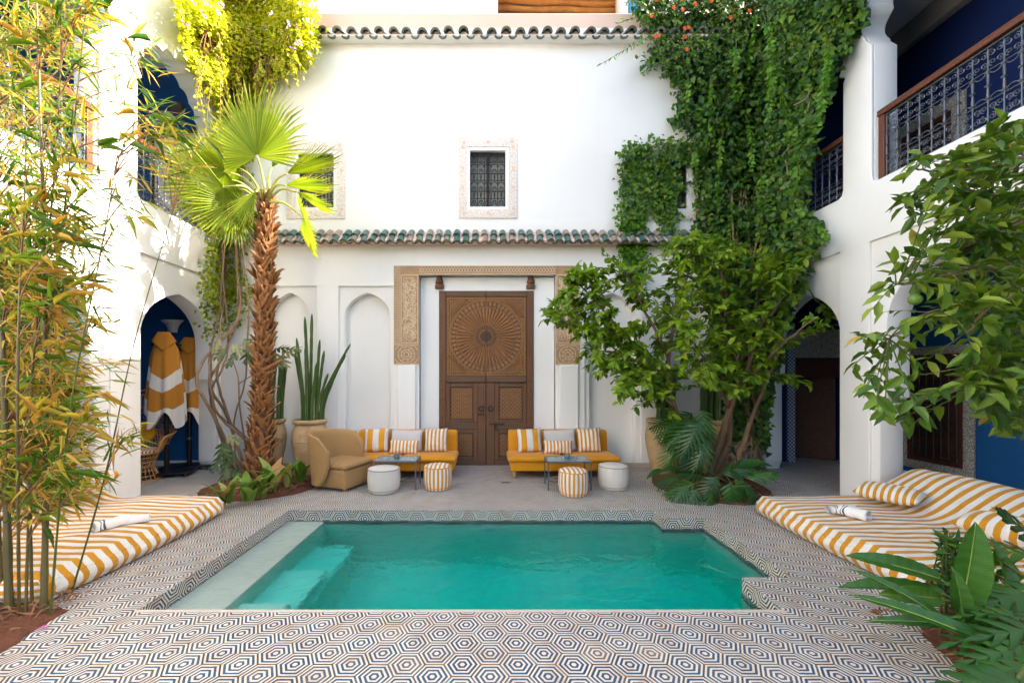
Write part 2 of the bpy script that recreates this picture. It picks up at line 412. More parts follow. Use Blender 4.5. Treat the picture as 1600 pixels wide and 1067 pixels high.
k.t.links.new(k.bsdf(c, 0.32, 0, 0.5, k.bump(vein, 0.10, 0.006)), m.inputs[1]); k.t.links.new(t.outputs[0], m.inputs[2]); k.done(m.outputs[0])
plain('leaf_rib', (0.24, 0.34, 0.06), 0.5, bump=0)
plain('dry_twig', (0.22, 0.11, 0.05), 0.85, var=0.4, scale=20)

# ------------------------------------------------------------------ mesh helpers
class MB:
    def __init__(s):
        s.v = []; s.f = []; s.uv = []; s.r = []; s.cur = 0.5
    def add(s, vs, fs, uvs=None):
        o = len(s.v)
        s.v.extend([tuple(p) for p in vs])
        s.uv.extend(uvs if uvs is not None else [(0, 0)] * len(vs))
        for f in fs:
            s.f.append(tuple(o + i for i in f)); s.r.append(s.cur)
        return s
    def box(s, x0, x1, y0, y1, z0, z1):
        vs = [(x0, y0, z0), (x1, y0, z0), (x1, y1, z0), (x0, y1, z0), (x0, y0, z1), (x1, y0, z1), (x1, y1, z1), (x0, y1, z1)]
        return s.add(vs, [(0, 3, 2, 1), (4, 5, 6, 7), (0, 1, 5, 4), (1, 2, 6, 5), (2, 3, 7, 6), (3, 0, 4, 7)])
    def tube(s, pts, rad, n=6, cap=True, flat=1.0):
        pts = [Vector(p) for p in pts]
        m = len(pts)
        if not hasattr(rad, '__len__'): rad = [rad] * m
        up = None; vs = []; uvs = []
        for i, p in enumerate(pts):
            t = (pts[min(i + 1, m - 1)] - pts[max(i - 1, 0)])
            if t.length < 1e-9: t = Vector((0, 0, 1))
            t.normalize()
            if up is None:
                up = t.orthogonal().normalized()
            else:
                up = up - t * up.dot(t)
                if up.length < 1e-6: up = t.orthogonal()
                up.normalize()
            b = t.cross(up)
            for j in range(n):
                a = 2 * PI * j / n
                vs.append(p + (up * math.cos(a) + b * math.sin(a) * flat) * rad[i]); uvs.append((j / n, i / max(1, m - 1)))
        fs = []
        for i in range(m - 1):
            for j in range(n):
                k = (j + 1) % n
                fs.append((i * n + j, i * n + k, (i + 1) * n + k, (i + 1) * n + j))
        if cap:
            fs.append(tuple(range(n - 1, -1, -1))); fs.append(tuple((m - 1) * n + j for j in range(n)))
        return s.add(vs, fs, uvs)
    def lathe(s, prof, n=24, c=(0, 0, 0), cap=True, uvscale=1.0):
        vs = []; uvs = []; m = len(prof)
        for i, (r, z) in enumerate(prof):
            for j in range(n + 1):
                a = 2 * PI * j / n
                vs.append((c[0] + r * math.cos(a), c[1] + r * math.sin(a), c[2] + z)); uvs.append((j / n, i / (m - 1)))
        fs = []
        for i in range(m - 1):
            for j in range(n):
                q = n + 1
                fs.append((i * q + j, i * q + j + 1, (i + 1) * q + j + 1, (i + 1) * q + j))
        if cap:
            fs.append(tuple(range(n - 1, -1, -1))); fs.append(tuple((m - 1) * (n + 1) + j for j in range(n)))
        return s.add(vs, fs, uvs)
    def prism(s, poly, d0, d1, ax):
        """polygon extruded; ax(u, v, d) -> world"""
        n = len(poly)
        vs = [ax(u, v, d0) for u, v in poly] + [ax(u, v, d1) for u, v in poly]
        fs = [tuple(range(n)), tuple(range(2 * n - 1, n - 1, -1))]
        for i in range(n):
            j = (i + 1) % n
            fs.append((i, i + n, j + n, j))
        return s.add(vs, fs)
    def grid(s, fn, nu, nv, closed_u=False):
        vs = []; uvs = []
        for j in range(nv + 1):
            for i in range(nu + 1):
                u = i / nu; v = j / nv
                vs.append(fn(u, v)); uvs.append((u, v))
        fs = []
        for j in range(nv):
            for i in range(nu):
                a = j * (nu + 1) + i
                fs.append((a, a + 1, a + nu + 2, a + nu + 1))
        return s.add(vs, fs, uvs)

def mesh_of(mb, name, mat, smooth=None):
    me = bpy.data.meshes.new(name)
    me.from_pydata(mb.v, [], mb.f)
    uvl = me.uv_layers.new(name='UVMap')
    li = np.empty(len(me.loops), dtype=np.int32); me.loops.foreach_get('vertex_index', li)
    uva = np.array(mb.uv, dtype=np.float32)[li]
    uvl.data.foreach_set('uv', uva.ravel())
    at = me.attributes.new('rnd', 'FLOAT', 'FACE')
    at.data.foreach_set('value', np.array(mb.r, dtype=np.float32))
    if mat: me.materials.append(MATS[mat])
    fix_normals(me)
    if smooth is not None:
        me.shade_smooth()
        if smooth < 180: me.set_sharp_from_angle(angle=R(smooth))
    return me
def fix_normals(me):
    if len(me.polygons) > 40000: return
    bm = bmesh.new(); bm.from_mesh(me)
    bmesh.ops.recalc_face_normals(bm, faces=bm.faces)
    bm.to_mesh(me); bm.free()

def wloc(o):
    v = Vector((0, 0, 0))
    while o is not None:
        v = v + o.location; o = o.parent
    return v
def obj(name, mb, mat=None, parent=None, smooth=None, bevel=0.0, local=False, kind=None, segs=2):
    """link one mesh object; vertices are in world space unless local"""
    me = mb if isinstance(mb, bpy.types.Mesh) else mesh_of(mb, name, mat, smooth)
    o = bpy.data.objects.new(name, me)
    COL.objects.link(o)
    if parent is not None:
        o.parent = parent
        if not local:
            off = wloc(parent)
            me.transform(Matrix.Translation(-off))
    if bevel:
        b = o.modifiers.new('bevel', 'BEVEL'); b.width = bevel; b.segments = segs; b.limit_method = 'ANGLE'; b.angle_limit = R(40)
        b.harden_normals = False
        me.shade_smooth(); me.set_sharp_from_angle(angle=R(50))
    if kind: o['kind'] = kind
    return o
def tag(o, label, cat, group=None, kind=None):
    o['label'] = label; o['category'] = cat
    if group: o['group'] = group
    if kind: o['kind'] = kind
    return o
def thing(name, label, cat, loc=(0, 0, 0), rotz=0.0, group=None, kind='thing'):
    o = bpy.data.objects.new(name, None); COL.objects.link(o)
    o.empty_display_size = 0.1
    o.location = loc; o.rotation_euler = (0, 0, rotz)
    return tag(o, label, cat, group, kind)
def inst(name, me, parent, loc, rot=(0, 0, 0), sc=(1, 1, 1)):
    """another object sharing mesh data; loc is in world space for unrotated parents"""
    o = bpy.data.objects.new(name, me); COL.objects.link(o)
    o.parent = parent
    o.location = Vector(loc) - (wloc(parent) if parent is not None else Vector())
    o.rotation_euler = rot; o.scale = sc
    return o
def copy_tree(o, parent=None):
    c = o.copy(); COL.objects.link(c); c.parent = parent
    for ch in list(o.children): copy_tree(ch, c)
    return c

AX_BACK = lambda Yf: (lambda u, v, d: (u, Yf + d, v))                # drawn in X,Z, depth into +Y
AX_LEFT = lambda u, v, d: (-4.6 - d, u, v)                            # drawn in Y,Z, depth outwards
AX_RIGHT = lambda u, v, d: (4.6 + d, u, v)

def plate(name, outer, holes, d0, d1, ax, mat, parent=None, bev=0.012):
    """a slab drawn as a filled outline with holes, between depths d0 and d1"""
    cu = bpy.data.curves.new(name, 'CURVE'); cu.dimensions = '2D'; cu.fill_mode = 'BOTH'
    for poly in [outer] + list(holes):
        sp = cu.splines.new('POLY'); sp.points.add(len(poly) - 1)
        for p, (u, v) in zip(sp.points, poly): p.co = (u, v, 0, 1)
        sp.use_cyclic_u = True
    th = abs(d1 - d0)
    b = min(bev, th * 0.45)
    cu.extrude = th / 2 - b
    cu.bevel_depth = b; cu.bevel_resolution = 1; cu.offset = -b
    tmp = bpy.data.objects.new(name, cu); COL.objects.link(tmp)
    dg = bpy.context.evaluated_depsgraph_get()
    me = bpy.data.meshes.new_from_object(tmp.evaluated_get(dg))
    bpy.data.objects.remove(tmp); bpy.data.curves.remove(cu)
    dm = (d0 + d1) / 2
    for v in me.vertices:
        x, y, z = v.co
        v.co = ax(x, y, dm + z)
    me.name = name
    me.materials.clear(); me.materials.append(MATS[mat])
    bm = bmesh.new(); bm.from_mesh(me); bmesh.ops.remove_doubles(bm, verts=bm.verts, dist=1e-5)
    bmesh.ops.recalc_face_normals(bm, faces=bm.faces); bm.to_mesh(me); bm.free()
    me.shade_smooth(); me.set_sharp_from_angle(angle=R(60))
    return obj(name, me, parent=parent)

def rect(u0, u1, v0, v1): return [(u0, v0), (u1, v0), (u1, v1), (u0, v1)]

# vectorised leaves -------------------------------------------------
def unit(a):
    return a / np.maximum(1e-9, np.linalg.norm(a, axis=1, keepdims=True))
def leaves_mesh(name, pos, dirs, nrm, length, width, mat, rnd=None, fold=0.25, droop=0.15, shape='oval'):
    """many leaf blades: base, two shoulders, mid rib, tip"""
    n = len(pos)
    d = unit(np.asarray(dirs, float)); nn = np.asarray(nrm, float)
    s = unit(np.cross(d, nn)); nn = np.cross(s, d)
    L = np.asarray(length, float).reshape(-1, 1) * np.ones((n, 1)); W = np.asarray(width, float).reshape(-1, 1) * np.ones((n, 1))
    if rnd is None: rnd = rng.random(n)
    if shape == 'oval':
        prof = [(0.30, 0.46), (0.65, 0.40)]
    elif shape == 'lance':
        prof = [(0.22, 0.42), (0.60, 0.34)]
    elif shape == 'heart':
        prof = [(0.10, 0.50), (0.45, 0.44)]
    V = np.zeros((n, 8, 3))
    V[:, 0] = pos
    (t1, w1), (t2, w2) = prof
    for q, (t, w) in enumerate(((t1, w1), (t2, w2))):
        c = pos + d * L * t - nn * (droop * t * t) * L
        V[:, 1 + q * 3] = c + s * W * w + nn * W * w * fold * 1.6
        V[:, 2 + q * 3] = c
        V[:, 3 + q * 3] = c - s * W * w + nn * W * w * fold * 1.6
    V[:, 7] = pos + d * L - nn * droop * L
    tri = np.array([(0, 2, 1), (0, 3, 2), (1, 2, 5), (1, 5, 4), (2, 3, 6), (2, 6, 5), (4, 5, 7), (5, 6, 7)])
    Fc = (np.arange(n) * 8)[:, None, None] + tri[None]
    return raw_mesh(name, V.reshape(-1, 3), Fc.reshape(-1, 3), np.repeat(rnd, 8), mat)
def raw_mesh(name, V, T, rn, mat):
    me = bpy.data.meshes.new(name)
    V = np.asarray(V, np.float32); T = np.asarray(T, np.int32)
    me.vertices.add(len(V)); me.vertices.foreach_set('co', V.ravel())
    me.loops.add(T.size); me.loops.foreach_set('vertex_index', T.ravel())
    me.polygons.add(len(T)); me.polygons.foreach_set('loop_start', np.arange(0, T.size, 3, dtype=np.int32))
    me.update(calc_edges=True)
    at = me.attributes.new('rnd', 'FLOAT', 'FACE'); at.data.foreach_set('value', np.asarray(rn, np.float32))
    me.materials.append(MATS[mat])
    me.validate()
    if name in ('leaf', 'blade') and len(T) > 40: me.shade_smooth()
    return me
def rvec(n):
    a = rng.normal(size=(n, 3)); return unit(a)

def bez(p0, p1, p2, p3, n=10):
    out = []
    p0, p1, p2, p3 = Vector(p0), Vector(p1), Vector(p2), Vector(p3)
    for i in range(n + 1):
        t = i / n; q = 1 - t
        out.append(p0 * q ** 3 + p1 * 3 * q * q * t + p2 * 3 * q * t * t + p3 * t ** 3)
    return out
def smooth_path(pts, sub=5):
    """Catmull-Rom through the points"""
    pts = [Vector(p) for p in pts]; out = []
    for i in range(len(pts) - 1):
        a = pts[max(0, i - 1)]; b = pts[i]; c = pts[i + 1]; d = pts[min(len(pts) - 1, i + 2)]
        for k in range(sub):
            t = k / sub
            out.append(0.5 * ((2 * b) + (c - a) * t + (2 * a - 5 * b + 4 * c - d) * t * t + (3 * b - a - 3 * c + d) * t ** 3))
    out.append(pts[-1]); return out
def lin(a, b, n): return [a + (b - a) * i / (n - 1) for i in range(n)]
def in_poly(x, y, poly):
    c = False; n = len(poly); j = n - 1
    for i in range(n):
        xi, yi = poly[i]; xj, yj = poly[j]
        if (yi > y) != (yj > y) and x < (xj - xi) * (y - yi) / (yj - yi + 1e-12) + xi: c = not c
        j = i
    return c

# ================================================================== SETTING
# ------------------------------------------------------------------ pool outline
PX0, PX1, PY0, PY1 = -2.35, 2.35, 2.66, 4.66
POOL = [(PX0, PY0), (1.955, PY0), (1.955, 3.10), (PX1, 3.10), (PX1, 4.40), (1.90, 4.40), (1.90, PY1), (PX0, PY1)]
def in_pool(x, y, m=0.0):
    return (PX0 - m < x < 1.955 + m and PY0 - m < y < PY1 + m) or (PX0 - m < x < PX1 + m and 3.10 - m < y < 4.40 + m)
def in_pool2(x, y, m=0.0):
    if not (PX0 - m < x < PX1 + m and PY0 - m < y < PY1 + m): return False
    if x > 1.955 + m and y < 3.10 - m: return False
    if x > 1.90 + m and y > 4.40 + m: return False
    return True

# ------------------------------------------------------------------ floor of hexagon tiles
floor = thing('floor', 'courtyard floor paved with blue and cream patterned hexagon cement tiles', 'floor', kind='structure')
FX = 6.7
plate('tile_bed', rect(-FX, FX, -3.5, 7.9), [POOL], -0.25, -0.008, lambda u, v, d: (u, v, d), 'grout', floor, 0.002)
A = 0.1005
def clip_poly(poly, inside, inter):
    out = []
    for i in range(len(poly)):
        a, b = poly[i], poly[(i + 1) % len(poly)]
        ia, ib = inside(a), inside(b)
        if ia: out.append(a)
        if ia != ib: out.append(inter(a, b))
    return out
def clip_rect(poly, x0, x1, y0, y1):
    def cut(poly, ax, val, sign):
        ins = lambda p: (p[ax] - val) * sign >= 0
        def itr(a, b):
            t = (val - a[ax]) / (b[ax] - a[ax]); return (a[0] + (b[0] - a[0]) * t, a[1] + (b[1] - a[1]) * t)
        return clip_poly(poly, ins, itr) if poly else poly
    poly = cut(poly, 0, x0, 1); poly = cut(poly, 0, x1, -1); poly = cut(poly, 1, y0, 1); poly = cut(poly, 1, y1, -1)
    return poly
FLOOR_RECTS = [(-FX, PX0, -9, 9), (PX1, FX, -9, 9), (PX0, PX1, -9, PY0), (PX0, PX1, PY1, 9), (1.955, PX1, PY0, 3.10), (1.90, PX1, 4.40, PY1)]
def tile_mb(mb, poly, cx, cy, z, tilt, ax=None):
    """one tile: top and skirts; UV is the offset from its centre over the apothem"""
    ap = A * 0.8660254
    n = len(poly)
    if ax is None:
        top = [(x, y, z + tilt[0] * (x - cx) + tilt[1] * (y - cy)) for x, y in poly]
        bot = [(x, y, -0.02) for x, y in poly]
    else:
        top = [ax(x, y, z) for x, y in poly]; bot = [ax(x, y, z + 0.02) for x, y in poly]
    uv = [((x - cx) / ap, (y - cy) / ap) for x, y in poly]
    fs = [tuple(range(n))] + [(i, n + i, n + (i + 1) % n, (i + 1) % n) for i in range(n)]
    mb.add(top + bot, fs, uv + [(0.98, 0.98)] * n)
tiles = []
ci0, ci1 = -46, 46
for ci in range(ci0, ci1 + 1):
    cx = ci * 1.5 * A
    if abs(cx) > FX - 0.1: continue
    for cj in range(-14, 33):
        cy = 2.074 + cj * A * 1.7320508 + (A * 0.8660254 if ci % 2 else 0)
        if cy > 7.85 or cy < 0.2: continue
        hexa = [(cx + A * 0.984 * math.cos(PI / 3 * q), cy + A * 0.984 * math.sin(PI / 3 * q)) for q in range(6)]
        polys = [hexa]
        if in_pool2(cx, cy, A):
            polys = [p for p in (clip_rect(hexa, *r) for r in FLOOR_RECTS) if len(p) > 2]
            if not polys: continue
        px = 766 + cx * F / max(cy, .3); py = 589 + H * F / max(cy, .3)
        vis = -40 < px < 1640 and py < 1090
        near = (cy if vis else 50)
        tiles.append((near, cx, cy, hexa, polys))
tiles.sort(key=lambda t: t[0])
single = [t for t in tiles if t[0] < 50 and len(t[4]) == 1 and t[4][0] is t[3]][:300]
sid = set(id(t) for t in single)
VARS = []
for q in range(14):
    mb = MB(); mb.cur = (q + 0.5) / 14 * 0.9
    hx = [(A * 0.984 * math.cos(PI / 3 * w), A * 0.984 * math.sin(PI / 3 * w)) for w in range(6)]
    tile_mb(mb, hx, 0, 0, random.uniform(-0.0012, 0.0006), (random.uniform(-.006, .006), random.uniform(-.006, .006)))
    VARS.append(mesh_of(mb, 'tile', 'hex_tile'))
for t in single:
    q = int(min(13, max(0, random.gauss(6.5, 3.4))))
    inst('tile', VARS[q], floor, (t[1], t[2], 0), (0, 0, PI / 3 * random.randrange(6)))
mb = MB()
for t in tiles:
    if id(t) in sid: continue
    mb.cur = min(1, max(0, random.gauss(0.42, 0.22)))
    for p in t[4]:
        tile_mb(mb, p, t[1], t[2], random.uniform(-0.0012, 0.0006), (random.uniform(-.005, .005), random.uniform(-.005, .005)))
obj('tile_field', mb, 'hex_tile', floor, kind='stuff')

# ------------------------------------------------------------------ pool
pool = thing('pool', 'small plunge pool with patterned tile rim, pale ledge and steps', 'pool', (0, 3.66, 0), kind='structure')
ZL, ZB = -0.118, -1.28
mb = MB()
n = len(POOL)
for i in range(n):
    (xa, ya), (xb, yb) = POOL[i], POOL[(i + 1) % n]
    mb.add([(xa, ya, -0.02), (xb, yb, -0.02), (xb, yb, ZB), (xa, ya, ZB)], [(0, 1, 2, 3)])
mb.add([(x, y, ZB) for x, y in POOL], [tuple(range(n))])
obj('basin', mb, 'pool_plaster', pool)
mb = MB(); mb.box(PX0 - .01, -1.93, PY0 - .01, PY1 + .01, ZB - .01, -0.150)
obj('ledge', mb, 'pool_plaster', pool, bevel=0.012)
for (x1, y1, zt) in ((-1.50, 4.40, -0.62), (-1.52, 3.75, -0.44), (-1.54, 3.10, -0.28)):
    mb = MB(); mb.box(-1.932, x1, PY0 - .01, y1, ZB - .01, zt)
    obj('step', mb, 'pool_plaster', pool, bevel=0.03)
mb = MB(); mb.lathe([(0.0, 0.0), (0.075, 0.0), (0.085, 0.012), (0.06, 0.03), (0.0, 0.034)], 20, cap=False)
lamp = mesh_of(mb, 'inlet', 'white_paint', 40)
inst('inlet', lamp, pool, (-0.02, PY1 - 0.002, -0.36), (R(90), 0, 0))
# rim of tiles on the pool walls
band = MB(); BZ0 = -0.205
single_band = []
for i in range(n):
    (xa, ya), (xb, yb) = POOL[i], POOL[(i + 1) % n]
    if i == 0: continue                                   # the near wall faces away from the viewer
    Ls = math.hypot(xb - xa, yb - ya); tx, ty = (xb - xa) / Ls, (yb - ya) / Ls
    nx, ny = -ty, tx                                      # into the pool
    ax = (lambda xa, ya, tx, ty, nx, ny: (lambda u, v, d: (xa + tx * u + nx * (0.006 - d), ya + ty * u + ny * (0.006 - d), v)))(xa, ya, tx, ty, nx, ny)
    for ci in range(-1, int(Ls / (1.5 * A)) + 2):
        for cj in (-1, 0, 1):
            cu = ci * 1.5 * A + 0.04; cv = -0.095 + cj * A * 1.732 + (A * .866 if ci % 2 else 0)
            hexa = [(cu + A * 0.98 * math.cos(PI / 3 * q), cv + A * 0.98 * math.sin(PI / 3 * q)) for q in range(6)]
            p = clip_rect(hexa, 0.004, Ls - 0.004, BZ0, -0.003)
            if len(p) < 3: continue
            m1 = MB(); m1.cur = min(.8, max(0, random.gauss(0.2, 0.12)))
            tile_mb(m1, p, cu, cv, 0.0, (0, 0), ax)
            single_band.append(m1)
for m1 in single_band:
    obj('rim_tile', m1, 'hex_tile', pool)
mb = MB(); mb.box(PX0, 1.955, PY0 - 0.022, PY0 + 0.004, -0.03, 0.0035)
obj('coping', mb, 'coping_stone', pool)
m = MB(); e = 0.004
WP = [(-2.35 - e, PY0 - e), (1.955 + e, PY0 - e), (1.955 + e, 3.10 - e), (PX1 + e, 3.10 - e), (PX1 + e, 4.40 + e), (1.90 + e, 4.40 + e), (1.90 + e, PY1 + e), (-2.35 - e, PY1 + e)]
m.prism(WP, ZL, ZB - 0.05, lambda u, v, d: (u, v, d))
water = obj('water', m, 'pool_water')
tag(water, 'clear turquoise water filling the plunge pool', 'water', kind='structure')

# ------------------------------------------------------------------ soil beds
def soil(name, poly, h, label):
    """lumpy soil sheet, thick at the middle"""
    q_ = smooth_path([(p[0], p[1], 0) for p in poly] + [(poly[0][0], poly[0][1], 0)], 4)[:-1]
    poly = [(p.x, p.y) for p in q_]
    cx = sum(p[0] for p in poly) / len(poly); cy = sum(p[1] for p in poly) / len(poly)
    mb = MB(); rings = 12; nn = 96
    pts = []
    per = []
    for i in range(len(poly)):
        a = Vector(poly[i]); b = Vector(poly[(i + 1) % len(poly)])
        for q in range(nn // len(poly) + 1): per.append(a.lerp(b, q / (nn // len(poly) + 1)))
    vs = [(cx, cy, h)]
    for r in range(1, rings + 1):
        t = r / rings
        for p in per:
            jag = 1 + .035 * noise.noise(Vector((p.x * 5, p.y * 5, 2))) + .02 * noise.noise(Vector((p.x * 17, p.y * 17, 5)))
            x = cx + (p.x - cx) * t * jag; y = cy + (p.y - cy) * t * jag
            z = h * (1 - t ** 3) + (noise.noise(Vector((x * 9, y * 9, 1))) * 0.03 + noise.noise(Vector((x * 26, y * 26, 4))) * 0.022) * (1 - t ** 6) + 0.006
            vs.append((x, y, z if r < rings else 0.001))
    m = len(per); fs = [(0, 1 + i, 1 + (i + 1) % m) for i in range(m)]
    for r in range(rings - 1):
        for i in range(m):
            j = (i + 1) % m
            fs.append((1 + r * m + i, 1 + (r + 1) * m + i, 1 + (r + 1) * m + j, 1 + r * m + j))
    mb.add(vs, fs)
    o = obj(name, mb, 'terracotta_soil', smooth=180)
    return tag(o, label, 'soil', kind='structure')
soil('soil', [(-3.95, 6.5), (-2.75, 6.4), (-2.45, 5.75), (-2.62, 5.25), (-3.1, 4.98), (-3.55, 5.05), (-4.0, 5.5)], 0.06, 'red brown soil bed around the foot of the palm')
soil('soil', [(2.55, 6.3), (2.35, 5.7), (2.5, 5.1), (2.95, 4.85), (3.45, 4.95), (3.8, 5.4), (3.9, 6.2), (3.3, 6.6)], 0.06, 'soil bed at the foot of the citrus tree')
soil('soil', [(2.80, 2.62), (2.60, 2.40), (2.50, 2.15), (2.35, 1.95), (2.2, 1.6), (2.4, 0.6), (4.4, 0.6), (4.5, 2.3), (3.6, 2.75)], 0.05, 'red brown soil bed in the front corner under broad leaves')
soil('soil', [(-2.80, 2.66), (-2.78, 2.42), (-2.72, 2.1), (-2.6, 1.7), (-2.6, 0.7), (-4.3, 0.6), (-4.3, 2.6), (-3.5, 2.8)], 0.05, 'soil bed with dry litter at the foot of the bamboo')

# ------------------------------------------------------------------ back wall
YB = 6.85
def WX(px): return (px - 766) * YB / F
def WZ(py): return H - (py - 589) * YB / F
back = thing('back_wall', 'tall white plaster wall with two green and dark tiled eaves', 'wall', (0, YB, 0))
ZT = WZ(45)
def arch(u0, u1, base, spring, apex, k=0.55, n=10):
    """pointed arch outline from (u0,base) round to (u1,base)"""
    c = (u0 + u1) / 2; out = [(u0, base)]
    for i in range(n + 1):
        t = i / n
        a = bez((u0, spring, 0), (u0, spring + (apex - spring) * k, 0), (c - (c - u0) * 0.45, apex - (apex - spring) * 0.10, 0), (c, apex, 0), n)[i]
        out.append((a.x, a.y))
    m = [(2 * c - x, y) for x, y in out]
    return out + m[-2::-1]
DOOR = rect(WX(655), WX(868), -0.3, WZ(430))
nr = [(-3.95, WX(494)), (WX(529), WX(615.5)), (WX(914), WX(1002)), (WX(1040), 3.95)]
recs = [rect(a, b, -0.1, WZ(447)) for a, b in nr]
narch = [arch(WX(420), WX(482), -0.1, WZ(495), WZ(457)), arch(WX(537), WX(609), -0.1, WZ(495), WZ(457)), arch(WX(922), WX(994), -0.1, WZ(495), WZ(457)), arch(WX(1050), WX(1115), -0.1, WZ(495), WZ(457))]
dgap = [p for p in DOOR]
plate('lower_facing', rect(-4.6, 4.6, -0.2, WZ(383)), recs + [rect(WX(655), WX(868), -0.1, WZ(430))], 0.0, 0.045, AX_BACK(YB), 'plaster', back)
plate('niche_wall', rect(-4.6, 4.6, -0.2, WZ(383)), narch + [rect(WX(655) - .02, WX(868) + .02, -0.1, WZ(430) + .02)], 0.046, 0.20, AX_BACK(YB), 'plaster', back)
mb = MB(); mb.box(-4.93, 4.93, YB + 0.30, YB + 0.5, 0, ZT); obj('core', mb, 'plaster', back)
plate('niche_back', rect(-4.6, 4.6, -0.2, WZ(383)), [rect(WX(655) - .02, WX(868) + .02, -0.1, WZ(430) + .02)], 0.201, 0.295, AX_BACK(YB), 'plaster', back, 0.002)
WIN = [(472, 540, 221, 343, 'pale carved window with dark iron grille behind the palm crown'),
       (717, 808, 216, 342, 'pale carved window with dark iron grille above the great door'),
       (1008, 1092, 224, 345, 'pale carved window almost smothered by ivy')]
wins = []
wh = []
for (a, b, c, d, lb) in WIN:
    if a == 472: a = 449
    wh.append(rect(WX(a + 17), WX(b - 18), WZ(d - 18), WZ(c + 20)))
plate('upper_facing', rect(-4.6, 4.6, WZ(383) + 0.001, ZT - 0.11), wh, -0.01, 0.29, AX_BACK(YB), 'plaster', back)
mb = MB(); mb.box(-4.6, 4.6, YB - 0.012, YB + 0.3, ZT - 0.109, ZT); obj('cornice', mb, 'plaster', back, bevel=0.01)
mb = MB(); mb.box(-4.6, 4.6, YB + 0.01, YB + 0.5, ZT + 0.001, WZ(22) + 0.02); obj('parapet', mb, 'plaster_pink', back, bevel=0.015)
# skirting
for a, b in ((-4.55, -1.66), (1.54, 4.55)):
    mb = MB(); mb.box(a, b, YB - 0.018, YB - 0.0005, 0, 0.085); obj('skirting', mb, 'skirting_stone', back, bevel=0.004)

# barrel tiles of the eaves
def barrel(r0, r1, L, th=0.012, n=7, up=True):
    """half-pipe tile along -Y, sloping handled by rotation"""
    mb = MB(); vs = []
    for (y, r) in ((0, r0), (-L, r1)):
        for k2 in (0, 1):
            for i in range(n + 1):
                a = PI * i / n
                q = r - (th if k2 else 0)
                vs.append((q * math.cos(a), y, q * math.sin(a) * (1 if up else -1) * 0.9))
    m = n + 1; fs = []
    for i in range(n):
        fs.append((i, i + 1, 2 * m + i + 1, 2 * m + i)); fs.append((m + i, m + i + 1, 3 * m + i + 1, 3 * m + i))
        fs.append((2 * m + i, 2 * m + i + 1, 3 * m + i + 1, 3 * m + i)); fs.append((i, i + 1, m + i + 1, m + i))
    mb.add(vs, fs); return mb
sl = R(38)
oc = mesh_of(barrel(0.052, 0.062, 0.20, .016), 'roof_tile', 'glazed_tile', 50)
un = mesh_of(barrel(0.062, 0.062, 0.40, .018, up=False), 'roof_tile', 'weathered_tile', 50)
def plug(r):
    m = MB(); m.prism([(r * math.cos(PI * i / 8), r * .9 * math.sin(PI * i / 8)) for i in range(9)], -.16, -.02, lambda u, v, d: (u, d, v)); return mesh_of(m, 'mortar', 'plaster_pink')
def eave(x0, x1, step, zt, zb, run, over, under, courses, sc, usc, plg, bed='plaster_pink'):
    mb = MB(); mb.prism([(0, zb + 0.02), (0, zt), (-run * 0.94, zb + 0.03), (-run * 0.9, zb)], x0, x1, lambda u, v, d: (d, YB + u - 0.011, v))
    obj('eave_bed', mb, bed, back)
    ang = math.atan2(zt - zb, run)
    nT = int((x1 - x0) / step)
    for i in range(nT):
        x = x0 + step * (i + 0.5)
        for c in range(courses):
            L = math.hypot(run, zt - zb) / courses
            t = c / courses
            y = YB - 0.005 - run * t; z = zt + (zb - zt) * t + 0.012 - 0.004 * c
            jx = random.uniform(-.008, .008)
            inst('roof_tile', over, back, (x + jx, y, z + random.uniform(-.004, .004)), (ang + random.uniform(-.06, .06) - (0.10 if c == 0 else 0), random.uniform(-.05, .05), random.uniform(-.05, .05)), (sc, (L + 0.035) / 0.20, sc))
        t = 0.50
        inst('roof_tile', under, back, (x + step / 2, YB - run * t, zt + (zb - zt) * t + 0.008), (ang, random.uniform(-.05, .05), random.uniform(-.03, .03)), (usc, 1.05 * math.hypot(run, zt - zb) * 0.5 / 0.40, usc * .8))
        L = math.hypot(run, zt - zb) / courses; t = (courses - 1) / courses
        inst('mortar', plg, back, (x, YB - 0.005 - run * t, zt + (zb - zt) * t + .008), (ang, 0, 0), (1, L / .2, 1))
eave(-4.5, 3.4, 0.1545, WZ(364), WZ(386), 0.24, oc, un, 2, 1.0, .85, plug(.046))
un2 = mesh_of(barrel(0.072, 0.072, 0.40, .032, up=False), 'roof_tile', 'weathered_tile', 50)
oc2 = mesh_of(barrel(0.080, 0.088, 0.20, .034), 'roof_tile', 'weathered_tile', 50)
eave(-4.5, 4.3, 0.232, WZ(58), WZ(72), 0.20, oc2, un2, 1, 1.0, 1.0, plug(.055), 'plaster')

